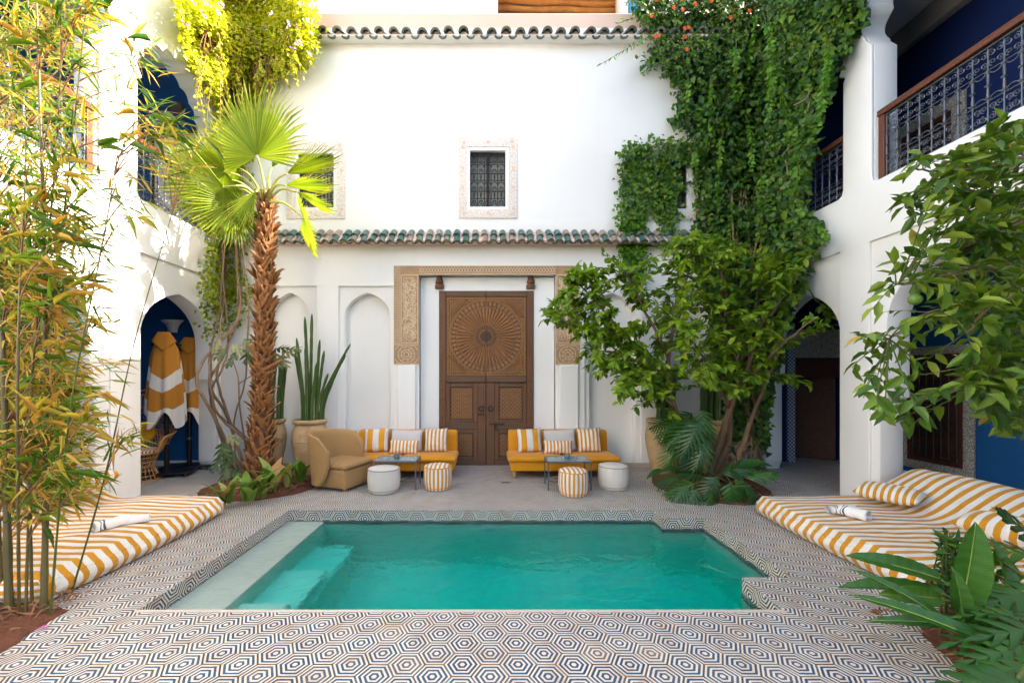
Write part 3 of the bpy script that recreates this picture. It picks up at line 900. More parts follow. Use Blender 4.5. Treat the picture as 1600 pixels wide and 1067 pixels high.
# upper terrace behind the parapet
terr = thing('terrace_wall', 'cream rooftop wall with an opening onto a reed shelter', 'wall', (0, YB + .6, ZT))
yT = 7.6
def TX(px): return (px - 766) * yT / F
def TZ(py): return H - (py - 589) * yT / F
plate('facing', rect(-7.5, 6.8, ZT - 0.3, TZ(-40)), [rect(TX(778), TX(968), TZ(28), TZ(-25))], 0, 0.25, AX_BACK(yT), 'plaster_cream', terr)
mb = MB(); mb.box(TX(778) - .3, TX(968) + .3, 9.6, 9.7, TZ(60), TZ(-60)); obj('inner_wall', mb, 'plaster_grey', terr)
mb = MB(); mb.box(-4.6, 6.8, yT + .251, 9.65, TZ(-40), TZ(-42)); obj('roof', mb, 'plaster_grey', terr)
sh = thing('reed_shelter', 'reed ceiling on two orange brown log beams over the roof terrace', 'shelter', (TX(870), yT + .5, TZ(25)))
for (pya, pyb, r, yy) in ((1, 7, 0.055, 7.95), (14, 18, 0.055, 8.0)):
    a = P(770, pya, yy); b = P(965, pyb, yy)
    pts = [a.lerp(b, t / 8) + Vector((0, 0, 0.015 * math.sin(t * 1.7))) for t in range(9)]
    mb = MB(); mb.tube(pts, [r * (1 + 0.08 * math.sin(i * 2.1)) for i in range(9)], 10); obj('beam', mb, 'log_wood', sh, smooth=60)
for i in range(78):
    x = P(772, 0, 8.4).x + i * 0.033
    mb = MB(); z0 = H + (589 - 2) * 8.0 / F
    mb.tube([(x, 7.9, z0 + random.uniform(0, .02)), (x + random.uniform(-.05, .05), 9.5, z0 + 0.85 + random.uniform(0, .03))], 0.016, 5)
    obj('reed', mb, 'reed', sh)
sp = thing('painted_post', 'white and blue painted post at the end of the reed shelter', 'post', P(985, 22, 7.5))
mb = MB(); a = P(972, 24, 7.45); b = P(982, -10, 7.45); mb.box(a.x, b.x, 7.45, 7.56, a.z - .1, b.z); obj('white_board', mb, 'white_paint', sp, bevel=0.005)
mb = MB(); a = P(983, 24, 7.45); b = P(997, -10, 7.45); mb.box(a.x, b.x, 7.40, 7.5, a.z - .1, b.z); obj('blue_board', mb, 'blue_paint', sp, bevel=0.005)

# ------------------------------------------------------------------ side galleries
XO, TW, XI = 4.6, 0.32, 6.5
ZR = 8.1
def lower_arch(y0, y1, sh, spring, apex, ins=0.075):
    c = (y0 + y1) / 2
    a = arch(y0 + ins, y1 - ins, sh + 0.06, spring, apex, 0.62)
    f = 0.06
    left = [(y0 - 0.06, -0.12), (y0 - 0.06, 0.0), (y0 - 0.045, 0.06), (y0 - 0.015, 0.11), (y0, 0.16), (y0, sh - 0.03), (y0 + ins * 0.35, sh + 0.03), (y0 + ins * 0.8, sh + 0.055)]
    right = [(2 * c - x, y) for x, y in left]
    return left + a + right[::-1]
def scallop(y0, y1, sill, spring, apex, lobes=9, ins=0.08):
    """opening with rounded lower corners, stepped jambs and a lobed head"""
    c = (y0 + y1) / 2; w = (y1 - y0) / 2
    out = [(y0 + 0.07, sill), (y0 + 0.02, sill + 0.03), (y0, sill + 0.09), (y0, spring - 0.14), (y0 - 0.03, spring - 0.10), (y0 - ins, spring - 0.03), (y0 - ins, spring)]
    W = w + ins
    pts = []
    for i in range(lobes + 1):
        t = PI * i / lobes
        pts.append((c - W * math.cos(t), spring + (apex - spring) * max(0.0, math.sin(t)) ** 0.8))
    for i in range(lobes):
        (xa, za), (xb, zb) = pts[i], pts[i + 1]
        mx, mz = (xa + xb) / 2, (za + zb) / 2
        dx, dz = xb - xa, zb - za
        L = math.hypot(dx, dz)
        nx, nz = -dz / L, dx / L
        for q in range(1, 7):
            t = q / 6
            bulge = math.sin(PI * t) * L * 0.28
            out.append((xa + dx * t + nx * bulge, za + dz * t + nz * bulge))
    out += [(2 * c - x, z) for x, z in [(y0 - ins, spring - 0.03), (y0 - 0.03, spring - 0.10), (y0, spring - 0.14), (y0, sill + 0.09), (y0 + 0.02, sill + 0.03), (y0 + 0.07, sill)]]
    return out
SILL = 3.89
def gallery(side, label):
    ax = AX_LEFT if side < 0 else AX_RIGHT
    g = thing('arcaded_gallery', label, 'building', (side * XO, 3.0, 0))
    top = ZR
    far_u = scallop(5.22, 6.74, SILL, 5.52, 6.20, ins=-0.06); near_u = scallop(1.9, 4.72 if side < 0 else 4.83, SILL, 5.70, 6.75, 13)
    plate('arcade_facing', rect(-2.5, YB - .001, -0.24, top), [rect(5.27, 6.80, -0.12, 3.19), rect(2.3, 4.86, -0.12, 3.19), far_u, near_u], 0.0, 0.035, ax, 'plaster', g)
    plate('arcade_wall', rect(-2.5, YB - .001, -0.24, top), [lower_arch(5.22, 6.74, 1.45, 2.05, 2.78), lower_arch(2.40, 4.70 if side < 0 else 4.76, 1.25, 2.15, 3.02), far_u, near_u], 0.036, TW, ax, 'plaster', g)
    s = side
    def bx(name, x0, x1, y0, y1, z0, z1, mat, bevel=0):
        mb = MB(); a, b = sorted((s * x0, s * x1)); mb.box(a, b, y0, y1, z0, z1); return obj(name, mb, mat, g, bevel=bevel)
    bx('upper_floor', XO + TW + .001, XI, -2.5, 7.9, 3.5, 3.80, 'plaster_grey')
    bx('ceiling', XO + TW + .001, XI + .2, -2.5, 7.9, 6.95, 7.2, 'plaster')
    bx('inner_wall', XI, XI + .25, -2.5, 7.9, 0.0, 3.499, 'blue_wall')
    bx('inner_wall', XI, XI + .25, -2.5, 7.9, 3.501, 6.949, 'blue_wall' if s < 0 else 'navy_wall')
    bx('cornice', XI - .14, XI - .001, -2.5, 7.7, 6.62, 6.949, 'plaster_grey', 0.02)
    bx('rear_wall', XO + TW, XI + .2, -2.7, -2.5, 0.0, 7.2, 'plaster')
    bx('skirting', XI - .02, XI - .001, -2.5, 7.0, 0.0, 0.09, 'white_paint')
    return g
gl = gallery(-1, 'white two storey arcade at left with blue rooms behind its arches')
gr = gallery(1, 'white two storey arcade at right with blue rooms behind its arches')
# end walls of the galleries
def endwall(g, x0, x1, y, z0, z1, mat, name='end_wall'):
    mb = MB(); mb.box(x0, x1, y, y + .15, z0, z1); return obj(name, mb, mat, g)
endwall(gl, -6.5, -4.62, 7.02, 0, 3.499, 'blue_wall'); endwall(gl, -6.5, -4.62, 7.0, 3.801, 6.949, 'blue_wall')
mb = MB(); mb.box(-6.49, -4.93, 6.98, 7.019, 0, 0.09); obj('skirting', mb, 'white_paint', gl)
mb = MB(); mb.box(-4.93, -4.6, YB - .0005, YB + .3, 0, ZT); obj('corner_pier', mb, 'plaster', gl)
mb = MB(); mb.box(4.6, 4.93, YB - .0005, YB + .3, 0, ZT); obj('corner_pier', mb, 'plaster', gr)
# right gallery end: doorway with carved lintel
yE = 7.35
def EX(px): return (px - 766) * yE / F
def EZ(py): return H - (py - 589) * yE / F
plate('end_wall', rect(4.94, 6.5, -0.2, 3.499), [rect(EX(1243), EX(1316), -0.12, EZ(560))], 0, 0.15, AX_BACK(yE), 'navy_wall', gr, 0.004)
mb = MB(); mb.box(EX(1238), EX(1318), yE - .03, yE - .001, EZ(559), EZ(515)); obj('lintel_panel', mb, 'stucco_grey', gr, bevel=0.004)
mb = MB(); mb.box(EX(1229), EX(1240), yE - .04, yE - .001, 0, EZ(517)); obj('jamb_mosaic', mb, 'zellij', gr)
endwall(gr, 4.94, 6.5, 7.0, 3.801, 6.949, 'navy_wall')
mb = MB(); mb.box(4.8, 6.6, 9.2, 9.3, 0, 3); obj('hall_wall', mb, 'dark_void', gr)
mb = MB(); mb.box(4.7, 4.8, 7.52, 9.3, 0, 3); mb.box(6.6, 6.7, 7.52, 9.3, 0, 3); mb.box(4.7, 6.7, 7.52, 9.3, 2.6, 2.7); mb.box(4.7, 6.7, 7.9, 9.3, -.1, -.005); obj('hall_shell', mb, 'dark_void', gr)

# ================================================================== DOOR, SURROUND, WINDOWS
YD = 7.0
def DX(px): return (px - 766) * YD / F
def DZ(py): return H - (py - 589) * YD / F
door = thing('double_door', 'tall carved brown wooden double door with a sunburst rosette', 'door', (DX(759), YD, 0))
xl, xm, xr = DX(686.5), DX(759.5), DX(833.5)
ztop, zmid, zlow = DZ(455), DZ(593), DZ(643)
for sgn, xa, xb in ((-1, xl, xm - .004), (1, xm + .004, xr)):
    mb = MB(); mb.box(xa, xb, YD, YD + .05, 0.012, ztop)
    leafo = obj('door_leaf', mb, 'door_dark', door)
    inner = (xa if sgn > 0 else xb); outer = (xb if sgn > 0 else xa)
    so = abs(DX(697) - DX(686.5)); si = abs(DX(759) - DX(746.0))
    def piece(x0, x1, z0, z1, mat, proud, name='rail', bev=0.008):
        a, b = sorted((x0, x1)); m = MB(); m.box(a, b, YD - proud, YD - 0.0005, z0, z1); return obj(name, m, mat, leafo, bevel=bev)
    piece(outer, outer - sgn * so, 0.012, ztop, 'door_wood', 0.034, 'stile')
    piece(outer - sgn * so, inner, ztop - 0.10, ztop, 'door_wood_h', 0.030)
    piece(outer - sgn * so, inner, zmid - 0.055, zmid + 0.055, 'door_wood_h', 0.045, bev=0.02)
    piece(inner + sgn * si, inner, 0.012, zmid - 0.056, 'door_wood', 0.030, 'stile')
    x0, x1 = outer - sgn * so, inner + sgn * si
    piece(x0, x1, 0.012, 0.10, 'door_wood_h', 0.028)
    zz = [(0.10, DZ(670)), (DZ(660), zmid - 0.056)]
    piece(x0, x1, DZ(670), DZ(660), 'door_wood_h', 0.028)
    for (za, zb) in zz:
        piece(x0, x0 + sgn * -0.075 if sgn > 0 else x0 + 0.075, za, zb, 'door_wood', 0.022, 'panel_frame')
        piece(x1, x1 + sgn * 0.075 if sgn > 0 else x1 - 0.075, za, zb, 'door_wood', 0.022, 'panel_frame')
        a, b = sorted((x0, x1))
        piece(a + .076, b - .076, zb - 0.075, zb, 'door_wood_h', 0.022, 'panel_frame')
        piece(a + .076, b - .076, za, za + 0.06, 'door_wood_h', 0.022, 'panel_frame')
        piece(a + .09, b - .09, za + .074, zb - .089, 'door_panel', 0.008, 'panel', 0.0)
    # nail heads along the meeting stile, ring pull
    zk = DZ(638)
    rg = MB(); cx = inner + sgn * 0.075
    rg.tube([(cx + 0.042 * math.cos(q * PI / 8), YD - 0.045, zk + 0.042 * math.sin(q * PI / 8)) for q in range(17)], 0.008, 6, cap=False)
    rg.tube([(cx, YD - 0.02, zk + .04), (cx, YD - 0.055, zk + .045)], 0.012, 8)
    obj('ring_pull', rg, 'iron', leafo, smooth=60)
    for q in range(9):
        m = MB(); zc = 0.2 + q * 0.16; m.lathe([(0.0, .008), (.008, .006), (.011, 0)], 8, cap=False)
        inst('nail', mesh_of(m, 'nail', 'iron', 60), leafo, (outer - sgn * so * .5, YD - .035, zc), (R(90), 0, 0))
# bolt bars
for (pa, pb, pyy) in ((746, 756, 646), (765, 788, 662)):
    mb = MB(); mb.box(DX(pa), DX(pb), YD - .06, YD - .045, DZ(pyy) - .01, DZ(pyy) + .01); obj('bolt', mb, 'iron', door, bevel=.003)
mb = MB(); mb.box(DX(773), DX(776), YD - .055, YD - .032, DZ(672), DZ(661)); obj('bolt', mb, 'iron', door, bevel=.003)
# the square carved field with the sunburst
qx0, qx1, qz0, qz1 = DX(697.5), DX(822), zmid + .058, ztop - .102
cx, cz = DX(759.5), (qz0 + qz1) / 2
for sgn in (-1, 1):
    a, b = (qx0, cx - .005) if sgn < 0 else (cx + .005, qx1)
    mb = MB(); mb.box(a, b, YD - .012, YD - .001, qz0, qz1); field = obj('carved_field', mb, 'door_panel', door)
    # border fillets
    m = MB()
    for (u0, u1, v0, v1) in ((a, b, qz1 - .035, qz1 - .022), (a, b, qz0 + .022, qz0 + .035), (a, b, qz1 - .075, qz1 - .066), (a, b, qz0 + .066, qz0 + .075)):
        m.box(u0, u1, YD - .020, YD - .0121, v0, v1)
    e0 = a if sgn < 0 else b
    for dd, w in ((.022, .013), (.066, .009)):
        u = e0 - sgn * dd; m.box(min(u, u - sgn * w), max(u, u - sgn * w), YD - .0195, YD - .0121, qz0 + .036, qz1 - .036)
    obj('border_fillet', m, 'door_inlay', field)
    rays = MB(); inl = MB(); drk = MB()
    N = 48
    RO = 0.505
    def quad3(mbx, rr, a0, a1, dep, r1=None):
        pass
    for i in range(N):
        th = 2 * PI * (i + .5) / N
        c_, s_ = math.cos(th), math.sin(th)
        if c_ * sgn < 0.03: continue
        def pt(r, t, d): return (cx + r * c_ - t * s_, YD - d, cz + r * s_ + t * c_)
        # ray blade: raised ridge
        w0, w1 = 0.010, 0.030
        rays.add([pt(.20, -w0, .013), pt(.20, w0, .013), pt(RO, w1 * .78, .013), pt(RO, -w1 * .78, .013), pt(.20, 0, .022), pt(RO - .02, 0, .030)],
                 [(0, 3, 5, 4), (1, 4, 5, 2), (0, 4, 1), (3, 2, 5)])
        # pale inlay strips each side of the blade
        t2 = PI / N
        for q in (-1, 1):
            inl.add([pt(.20, q * .0100, .0145), pt(.20, q * .0125, .0145), pt(RO, q * .0325, .0145), pt(RO, q * .0245, .0145)], [(0, 1, 2, 3)])
        # outer ring of lozenges
        for (rr, hw, hh) in ((.545, .012, .026), (.595, .015, .016)):
            drk.add([pt(rr - hh, 0, .0155), pt(rr, hw, .018), pt(rr + hh, 0, .0155), pt(rr, -hw, .018)], [(0, 1, 2, 3)])
        off = PI / N
        c2, s2 = math.cos(th + off), math.sin(th + off)
        def pt2(r, t, d): return (cx + r * c2 - t * s2, YD - d, cz + r * s2 + t * c2)
        if c2 * sgn > .02:
            inl.add([pt2(.53, 0, .016), pt2(.57, .018, .02), pt2(.625, 0, .016), pt2(.57, -.018, .02)], [(0, 1, 2, 3)])
            drk.add([pt2(.125, -.003, .015), pt2(.125, .003, .015), pt2(.185, .006, .015), pt2(.185, -.006, .015)], [(0, 1, 2, 3)])
    # rings
    for (r0, r1, dpt, mbx) in ((.195, .203, .024, inl), (.112, .12, .024, inl), (.632, .642, .02, inl)):
        K = 40
        for i in range(K):
            t0 = -PI / 2 + PI * i / K; t1 = -PI / 2 + PI * (i + 1) / K
            q = lambda r, t: (cx + sgn * r * math.cos(t), YD - dpt, cz + r * math.sin(t))
            mbx.add([q(r0, t0), q(r1, t0), q(r1, t1), q(r0, t1)], [(0, 1, 2, 3)])
    # fans in the corners and a lattice of studs beyond the circle
    for sz in (-1, 1):
        kx = cx + sgn * (abs((b if sgn > 0 else a) - cx) - .10); kz = cz + sz * ((qz1 - qz0) / 2 - .10)
        base_ang = math.atan2(-sz, -sgn)
        for i in range(-6, 7):
            th = base_ang + i * .17
            p = lambda r, t, d: (kx + r * math.cos(th) - t * math.sin(th), YD - d, kz + r * math.sin(th) + t * math.cos(th))
            Rm = .20 - abs(i) * -.014
            ex, ez = kx + Rm * math.cos(th) - cx, kz + Rm * math.sin(th) - cz
            while math.hypot(ex, ez) < .655 and Rm > .08:
                Rm -= .01; ex, ez = kx + Rm * math.cos(th) - cx, kz + Rm * math.sin(th) - cz
            rays.add([p(.05, -.004, .014), p(.05, .004, .014), p(Rm, .013, .014), p(Rm, -.013, .014), p(Rm * .9, 0, .026)], [(0, 3, 4), (0, 4, 1), (1, 4, 2), (4, 3, 2)])
            inl.add([p(.05, .004, .0155), p(.05, .007, .0155), p(Rm, .019, .0155), p(Rm, .013, .0155)], [(0, 1, 2, 3)])
        for q in range(7):
            for (ux, uz) in ((kx - sgn * (-.05 + q * .05), kz + sz * .045), (kx + sgn * .045, kz - sz * (-.05 + q * .05))):
                if math.hypot(ux - cx, uz - cz) > .66:
                    drk.add([(ux - .012, YD - .014, uz), (ux, YD - .018, uz + .012), (ux + .012, YD - .014, uz), (ux, YD - .018, uz - .012)], [(0, 1, 2, 3)])
    obj('sunburst_rays', rays, 'door_ray', field, kind='stuff'); obj('sunburst_inlay', inl, 'door_inlay', field, kind='stuff'); obj('sunburst_studs', drk, 'door_dark', field, kind='stuff')
    m = MB(); K = 20
    pts = [(cx + sgn * (.005 + .095 * math.cos(-PI / 2 + PI * i / K)), YD - .026, cz + .095 * math.sin(-PI / 2 + PI * i / K)) for i in range(K + 1)]
    m.add(pts + [(x, YD - .012, z) for x, _, z in pts], [tuple(range(K + 1))] + [(i, i + 1, K + 2 + i, K + 1 + i) for i in range(K)])
    obj('boss', m, 'door_dark', field)
# hinge brackets over the door, hung on the recess wall
for sx, px in ((-1, 687), (1, 829)):
    lab = 'carved wooden bracket above the door at the %s hinge' % ('left' if sx < 0 else 'right')
    x = DX(px); zt, zb = DZ(430), DZ(452)
    mb = MB()
    mb.lathe([(.0, .0), (.075, .0), (.082, .03), (.078, .07), (.060, .078), (.055, .085), (.075, .10), (.03, .245), (.0, .25)], 8, (x, YD - .03, zb - .0), cap=False)
    o = obj('hinge_bracket', mb, 'door_wood', smooth=35); tag(o, lab, 'bracket', 'wooden hinge brackets over the door')
# recess behind / beside the door
mb = MB(); mb.box(WX(655), DX(686), YD - .01, YD + .05, -0.05, WZ(430)); mb.box(DX(834), WX(868), YD - .01, YD + .05, -0.05, WZ(430)); mb.box(DX(686), DX(834), YD - .01, YD + .05, ztop + .004, WZ(430))
obj('door_recess', mb, 'plaster', back)
mb = MB(); mb.box(DX(686), DX(834), YD - .02, YD + .06, -.05, .008); obj('threshold', mb, 'coping_stone', back)

# carved surround of the recess
sur = thing('door_surround', 'tan carved plaster surround framing the great door', 'door surround', ((WX(616) + WX(905)) / 2, YB, WZ(570)))
zs0, zs1, zs2, zs3 = WZ(570), WZ(538), WZ(430), WZ(416)
sx0, sx1, sx2, sx3 = WX(616), WX(655), WX(868), WX(905)
def relief_scroll(mb, u0, u1, v0, v1, y, count, rr, w):
    """flat raised arabesque ribbons"""
    rs = random.Random(int(u0 * 1000) + int(v0 * 77))
    for i in range(count):
        cu, cv = rs.uniform(u0 + rr, u1 - rr), v0 + rr + (v1 - v0 - 2 * rr) * (i + .5) / count
        a0 = rs.uniform(0, 2 * PI); turn = rs.choice((-1, 1)) * rs.uniform(1.2, 2.0) * PI; r0 = rr * rs.uniform(.85, 1.15)
        pts = []
        for q in range(12):
            t = q / 11; r = r0 * (1.0 - .72 * t); a = a0 + turn * t
            pts.append((min(u1, max(u0, cu + r * math.cos(a))), y, min(v1, max(v0, cv + r * math.sin(a)))))
        mb.tube(pts, [w * (1 - .4 * q / 11) for q in range(12)], 4)
for side_x0, side_x1, flip in ((sx0, sx1, 0), (sx2, sx3, 1)):
    mb = MB(); mb.box(side_x0, side_x1, YB - .026, YB - .0105, zs0, zs3); pan = obj('carved_pier', mb, 'stucco_ground', sur)
    bw = (side_x1 - side_x0) * .26
    b0, b1 = (side_x0, side_x0 + bw) if not flip else (side_x1 - bw, side_x1)
    f0, f1 = (b1 + .01, side_x1 - .012) if not flip else (side_x0 + .012, b0 - .01)
    m = MB()
    relief_scroll(m, f0 + .02, f1 - .02, zs1 + .04, zs2 - .02, YB - .027, 60, .055, .0075)
    relief_scroll(m, f0 + .02, f0 + .12, zs1 + .045, zs2 - .03, YB - .027, 34, .04, .0075)
    relief_scroll(m, f1 - .12, f1 - .02, zs1 + .035, zs2 - .025, YB - .027, 34, .04, .0075)
    obj('arabesque', m, 'stucco_relief', pan)
    m = MB()
    for (u0, u1, v0, v1) in ((f0, f0 + .014, zs1 + .02, zs2), (f1 - .014, f1, zs1 + .02, zs2), (f0 + .015, f1 - .015, zs2 - .014, zs2), (f0 + .015, f1 - .015, zs1 + .02, zs1 + .034),
                             (b0, b0 + .009, zs1, zs3 - .0), (b1 - .009, b1, zs1, zs3), (side_x0, side_x1, zs1 - .012, zs1 + .0), (side_x0, side_x1, zs0, zs0 + .016)):
        m.box(u0, u1, YB - .036, YB - .0262, v0, v1)
    obj('fillet', m, 'stucco_relief', pan)
    m = MB(); nb_ = 22; hz = (zs3 - zs1) / nb_
    for i in range(nb_):
        zc = zs1 + hz * (i + .5); uc = (b0 + b1) / 2; hw = bw * .36
        for (du, dv) in ((1, 1), (1, -1), (-1, 1), (-1, -1)):
            m.tube([(uc, YB - .029, zc + dv * hz * .08), (uc + du * hw * .55, YB - .031, zc + dv * hz * .42), (uc + du * hw, YB - .029, zc + dv * hz * .1)], .007, 4)
    obj('border_motif', m, 'stucco_relief', pan)
    m = MB(); uc, vc = (side_x0 + side_x1) / 2, (zs0 + zs1) / 2
    for rr in (.14, .085, .04):
        m.tube([(uc + rr * math.cos(t * PI / 12), YB - .029, vc + rr * math.sin(t * PI / 12)) for t in range(25)], .0075, 4, cap=False)
    for t in range(8):
        a = t * PI / 4
        m.tube([(uc + .04 * math.cos(a), YB - .029, vc + .04 * math.sin(a)), (uc + .10 * math.cos(a + .35), YB - .031, vc + .10 * math.sin(a + .35)), (uc + .14 * math.cos(a), YB - .029, vc + .14 * math.sin(a))], .006, 4)
    for du in (-1, 1):
        for dv in (-1, 1):
            m.tube([(uc + du * .19, YB - .029, vc + dv * .08), (uc + du * .145, YB - .03, vc + dv * .145), (uc + du * .06, YB - .029, vc + dv * .155)], .008, 4)
    obj('rosette', m, 'stucco_relief', pan)
mb = MB(); mb.box(sx1 + .001, sx2 - .001, YB - .026, YB - .0105, zs2, zs3); pan = obj('carved_lintel', mb, 'stucco_ground', sur)
m = MB()
m.box(sx1, sx2, YB - .035, YB - .0262, zs3 - .012, zs3); m.box(sx1, sx2, YB - .035, YB - .0262, zs2, zs2 + .016)
nb_ = 46; hw = (sx2 - sx1) / nb_
for i in range(nb_):
    uc = sx1 + hw * (i + .5); vc = (zs2 + zs3) / 2; hh = (zs3 - zs2) * .3
    for du in (-1, 1):
        m.tube([(uc - du * hw * .45, YB - .029, vc - hh), (uc, YB - .031, vc), (uc + du * hw * .45, YB - .029, vc + hh)], .006, 4)
obj('border_motif', m, 'stucco_relief', pan)
# small white pilasters carrying the surround
for a, b in ((WX(622), WX(650)), (WX(874), WX(903))):
    mb = MB(); mb.box(a, b, YB - .05, YB - .0005, 0, zs0 - .001); obj('pilaster', mb, 'plaster', back, bevel=.015)

def grille(mb, x0, x1, z0, z1, y, nx, rows):
    """forged grille: bars, ties, and S scrolls"""
    for i in range(nx + 1):
        x = x0 + (x1 - x0) * i / nx; mb.tube([(x, y, z0), (x, y, z1)], .009, 5)
    dz = (z1 - z0)
    for r in rows: mb.box(x0, x1, y - .006, y + .006, z0 + dz * r - .006, z0 + dz * r + .006)
    w = (x1 - x0) / nx
    bands = [(0.0, 0.17, 's'), (0.17, 0.30, 'b'), (0.30, .40, 's'), (.40, .50, 'a'), (.50, .62, 'b'), (.62, .72, 's'), (.72, .83, 'a'), (.83, 1, 's')]
    for i in range(nx):
        xc = x0 + w * (i + .5)
        for (a, b, kd) in bands:
            za, zb = z0 + dz * a, z0 + dz * b; zc = (za + zb) / 2; h = (zb - za) / 2
            if kd == 's':
                for sg in (-1, 1):
                    mb.tube([(xc + sg * w * (.42 - .36 * q / 9) * math.cos(q * .62 - 1.4), y - .004, zc + h * (.92 - .55 * q / 9) * math.sin(q * .62 - 1.4)) for q in range(10)], .0075, 4)
            elif kd == 'b':
                mb.tube([(xc, y, za), (xc, y, zc), (xc, y, zb)], [.006, .016, .006], 6)
            else:
                mb.tube([(xc + w * .48 * math.cos(PI * q / 8), y - .003, za + h * 1.4 * math.sin(PI * q / 8)) for q in range(9)], .008, 4)
for wi, (a, b, c, d, lb) in enumerate(WIN):
    if a == 472: a = 449
    w = thing('lattice_window', lb, 'window', (WX((a + b) / 2), YB, WZ(d)), group='upper carved windows')
    x0, x1, z0, z1 = WX(a), WX(b), WZ(d), WZ(c)
    ix0, ix1, iz0, iz1 = WX(a + 17), WX(b - 18), WZ(d - 18), WZ(c + 20)
    plate('carved_surround', rect(x0, x1, z0, z1), [rect(ix0 - .055, ix1 + .055, iz0 - .05, iz1 + .055)], -.028, -.0105, AX_BACK(YB), 'stucco_pale', w, .004)
    plate('inner_frame', rect(ix0 - .054, ix1 + .054, iz0 - .049, iz1 + .054), [rect(ix0 + .004, ix1 - .004, iz0 + .004, iz1 - .004)], -.020, .05, AX_BACK(YB), 'plaster', w, .006)
    st = MB()
    def star8(u, v, r):
        pts = []
        for q in range(16):
            rr = r if q % 2 == 0 else r * .72
            pts.append((u + rr * math.cos(q * PI / 8), v + rr * math.sin(q * PI / 8)))
        st.prism(pts, -.034, -.0281, AX_BACK(YB))
    fx = (ix0 - .055 - x0) / 2; fz = (z1 - iz1 - .055) / 2
    for t in (0, .5, 1):
        star8(x0 + .09 + (x1 - x0 - .18) * t, z1 - fz, .035); star8(x0 + .09 + (x1 - x0 - .18) * t, z0 + fz, .035)
    for t in (.12, .38, .62, .88):
        star8(x0 + fx, z0 + (z1 - z0) * t, .032); star8(x1 - fx, z0 + (z1 - z0) * t, .032)
    obj('star_relief', st, 'stucco_star', w, kind='stuff')
    mb = MB(); mb.box(ix0, ix1, YB + .14, YB + .16, iz0, iz1); obj('pane', mb, 'window_glass', w)
    mb = MB(); mb.box(ix0, ix0 + .02, YB + .10, YB + .139, iz0, iz1); mb.box(ix1 - .02, ix1, YB + .10, YB + .139, iz0, iz1); mb.box((ix0 + ix1) / 2 - .02, (ix0 + ix1) / 2 + .02, YB + .10, YB + .139, iz0, iz1); mb.box(ix0 + .02, ix1 - .02, YB + .10, YB + .139, iz1 - .03, iz1); obj('sash', mb, 'door_dark', w)
    mb = MB(); grille(mb, ix0 + .015, ix1 - .015, iz0 + .01, iz1 - .01, YB + .05, 5, (0.005, .17, .30, .50, .62, .83, .995)); obj('grille', mb, 'iron', w, smooth=60)

# ------------------------------------------------------------------ railings of the upper arches
def railing(side, y0, y1, label):
    s = side; X = s * (XO + .10)
    z0, z1 = SILL + .005, SILL + .84
    r = thing('balcony_railing', label, 'railing', (X, (y0 + y1) / 2, SILL), group='upper gallery railings')
    prof = [(-.05, 0), (.05, 0), (.055, .02), (.045, .035), (.052, .06), (.035, .075), (-.035, .075), (-.052, .06), (-.045, .035), (-.055, .02)]
    mb = MB(); mb.prism([(u, v + z1 - .06) for u, v in prof], y0, y1, lambda u, v, d: (X + u, d, v)); obj('handrail', mb, 'rail_wood', r)
    for y in (y0 + .035, y1 - .035):
        mb = MB(); mb.box(X - .035, X + .035, y - .035, y + .035, z0, z1 - .061); obj('post', mb, 'rail_wood', r, bevel=.006)
    mb = MB(); mb.box(X - .012, X + .012, y0 + .071, y1 - .071, z0 + .03, z0 + .045); mb.box(X - .012, X + .012, y0 + .071, y1 - .071, z1 - .085, z1 - .07); obj('flat_bar', mb, 'iron_grey', r)
    n = max(3, int((y1 - y0 - .14) / .118)); st = (y1 - y0 - .14) / n
    bal = MB(); hz = z1 - .075 - z0 - .04
    bal.tube([(0, 0, 0), (0, 0, hz * .3), (0, 0, hz * .36), (0, 0, hz * .5), (0, 0, hz * .64), (0, 0, hz * .7), (0, 0, hz)], [.007, .007, .015, .010, .015, .007, .007], 6)
    for q in (.33, .5, .67): bal.box(-.016, .016, -.016, .016, hz * q - .008, hz * q + .008)
    bm_ = mesh_of(bal, 'baluster', 'iron_grey', 60)
    scr = MB()
    def spiral(yc, zc, r, dirn, flip, turns=1.35, K=14):
        pts = []
        for q in range(K + 1):
            t = q / K; a = PI / 2 * flip + dirn * turns * 2 * PI * t; rr = r * (1 - .8 * t)
            pts.append((0, yc + rr * math.cos(a), zc + rr * math.sin(a)))
        scr.tube(pts, .0055, 4)
    w = st
    for base, sg in ((0, 1), (hz, -1)):
        # two S-scrolls facing each other, and a lyre arch
        for m_ in (-1, 1):
            spiral(m_ * w * .23, base + sg * hz * .085, w * .27, m_ * sg, 1)
            spiral(m_ * w * .23, base + sg * hz * .215, w * .26, -m_ * sg, -1)
        scr.tube([(0, w * .47 * math.cos(PI * q / 10), base + sg * (hz * .28 + hz * .085 * math.sin(PI * q / 10))) for q in range(11)], .0055, 4)
        scr.tube([(0, -w * .48, base + sg * hz * .30), (0, w * .48, base + sg * hz * .30)], .005, 4)
    sm_ = mesh_of(scr, 'scrollwork', 'iron_grey', 60)
    for i in range(n + 1):
        inst('baluster', bm_, r, (X, y0 + .07 + st * i, z0 + .04))
        if i < n: inst('scrollwork', sm_, r, (X, y0 + .07 + st * (i + .5), z0 + .04))['kind'] = 'stuff'
    return r
railing(-1, 5.23, 6.69, 'iron scroll railing with wooden handrail in the far upper left arch')
railing(-1, 1.9, 4.70, 'iron scroll railing half hidden behind the bamboo leaves')
railing(1, 5.23, 6.69, 'iron scroll railing half covered by ivy in the far upper right arch')
railing(1, 1.9, 4.81, 'long iron scroll railing with red brown handrail at upper right')

